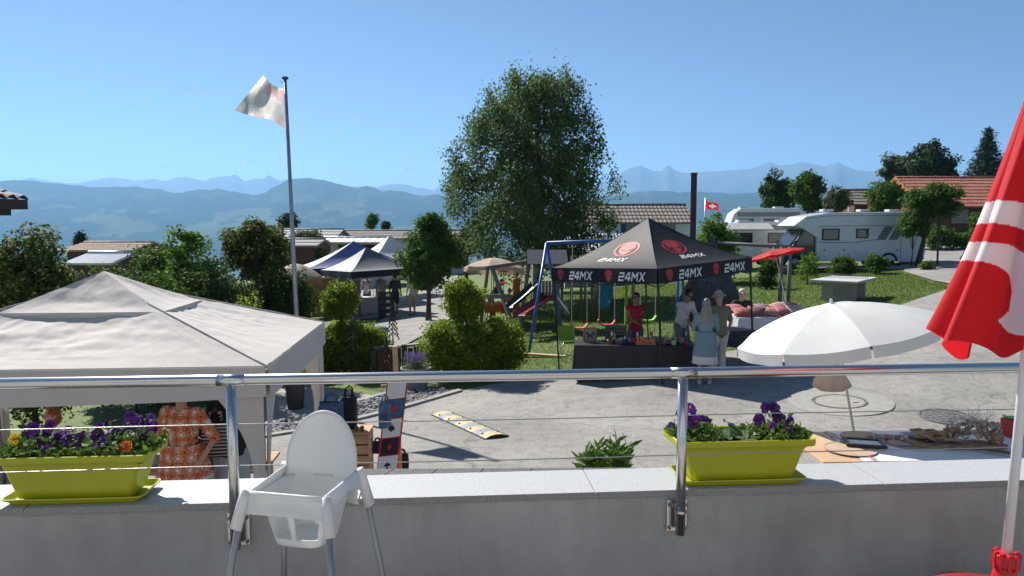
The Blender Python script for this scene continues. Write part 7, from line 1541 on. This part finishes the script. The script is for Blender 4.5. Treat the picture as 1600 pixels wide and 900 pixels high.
q = onC(1592, 688, .0); T = thing('red_box', 'red box with a bright green cloth beside the parasol pole', 'box', tuple(q), R(8)); b = MB(); b.box((.1, 0, .10), (.45, .3, .2)); b.build('body', mat('red card', (.42, .02, .02), .5), T, bevel=.006); b = MB(); b.grid(lambda u, v: Vector((-.1 + .3 * u, -.14 + .3 * v, .215 + .03 * nz(u * 5, v * 5))), 10, 8); b.build('green_cloth', mat('bright green cloth', (.16, .62, .10), .7), T, smooth=True)
# cloth bag hanging from the parasol pole
c = at(1300, 612, 9.35); T = thing('hanging_bag', 'beige cloth bag with red straps hanging under the white parasol', 'bag', tuple(c)); b = MB(); b.lathe([(.02, .0), (.15, .015), (.235, .07), (.22, .15), (.13, .25), (.06, .31), (.05, .36)], 24, sy=.65); b.v = [tuple(Vector(v) * (1 + .12 * nz(v[0] * 9, v[1] * 9, v[2] * 9))) for v in b.v]; b.build('body', mat('beige linen', (.46, .36, .29), .85, var=.12, vs_=7, bump=.6, bs=40), T, smooth=True)
for s in (-1, 1): b = MB(); b.tube([(s * .05, 0, .3), (s * .10, 0, .42), (s * .06 + .05, 0, .58)], .012, 6); b.build('strap', mat('red strap', (.52, .07, .05), .7), T)

# ---------------------------------------------------------------- far market goods
p = at(546, 450, 33.2); T = thing('display_cabinet', 'grey-green glass-fronted cabinet under the dark grey tent', 'cabinet', (p.x, 33.2, zg(p.x, 33.2))); b = MB(); b.box((0, 0, .95), (.85, .6, 1.75)); b.build('body', mat('grey green cabinet', (.16, .17, .14), .7, var=.1), T, bevel=.02); b = MB(); b.box((0, -.305, 1.1), (.6, .02, 1.0)); dr_ = b.build('door', GLS, T); b = MB(); b.box((.26, -.325, 1.0), (.02, .03, .2)); b.build('handle', ALU, dr_)
for i in range(4): p = at(602, 470, 31.9); T = thing('black_crate', ['bottom black crate of the stack at the dark tent', 'second black crate from the ground at the dark tent', 'third black crate from the ground at the dark tent', 'topmost black crate of the stack at the dark tent'][i], 'crate', (p.x, 31.9, zg(p.x, 31.9) + .03 + i * .27), R(12), 'black crates stacked at the dark tent'); b = MB(); b.box((0, 0, .13), (.62, .42, .255)); b.build('body', VDK, T, bevel=.01); b = MB(); b.box((.1, -.215, .15), (.14, .006, .1)); b.build('tag', MATS['white print'], T)
tw, cw = clothtable('trestle table under the far blue tent', 'white cloth on the far market table', 580, 34.2, 2.2, .8, R(12), MATS['white table cloth'])
p = at(514, 445, 34); T = thing('wooden_stall', 'orange-brown wooden stall hut under the blue tent', 'stall', (p.x, 34, zg(p.x, 34)), R(15))
for i in range(9): b = MB(); b.box((-.9 + i * .22, 0, .9), (.21, .04, 1.8)); b.build('board', mat('orange timber', (.36, .17, .05), .75, var=.15, vs_=4), T)
b = MB(); b.box((0, -.2, 1.0), (2.1, .45, .05)); b.build('counter', MATS['orange timber'], T); b = MB(); b.box((0, .4, 1.75), (2.1, .9, .06)); b.build('roof', mat('yellow canvas', (.5, .33, .08), .8), T)
for s in (-1, 1): b = MB(); b.box((s * .95, .8, .87), (.06, .06, 1.74)); b.build('post', MATS['orange timber'], T)
tb, cb = clothtable('round-the-swing garden table beneath the beige parasol', 'orange cloth on the garden table beneath the beige parasol', 782, 27.2, 1.2, .8, R(8), cloth('orange cloth', (.52, .13, .03), .8, .1), .72, .3)
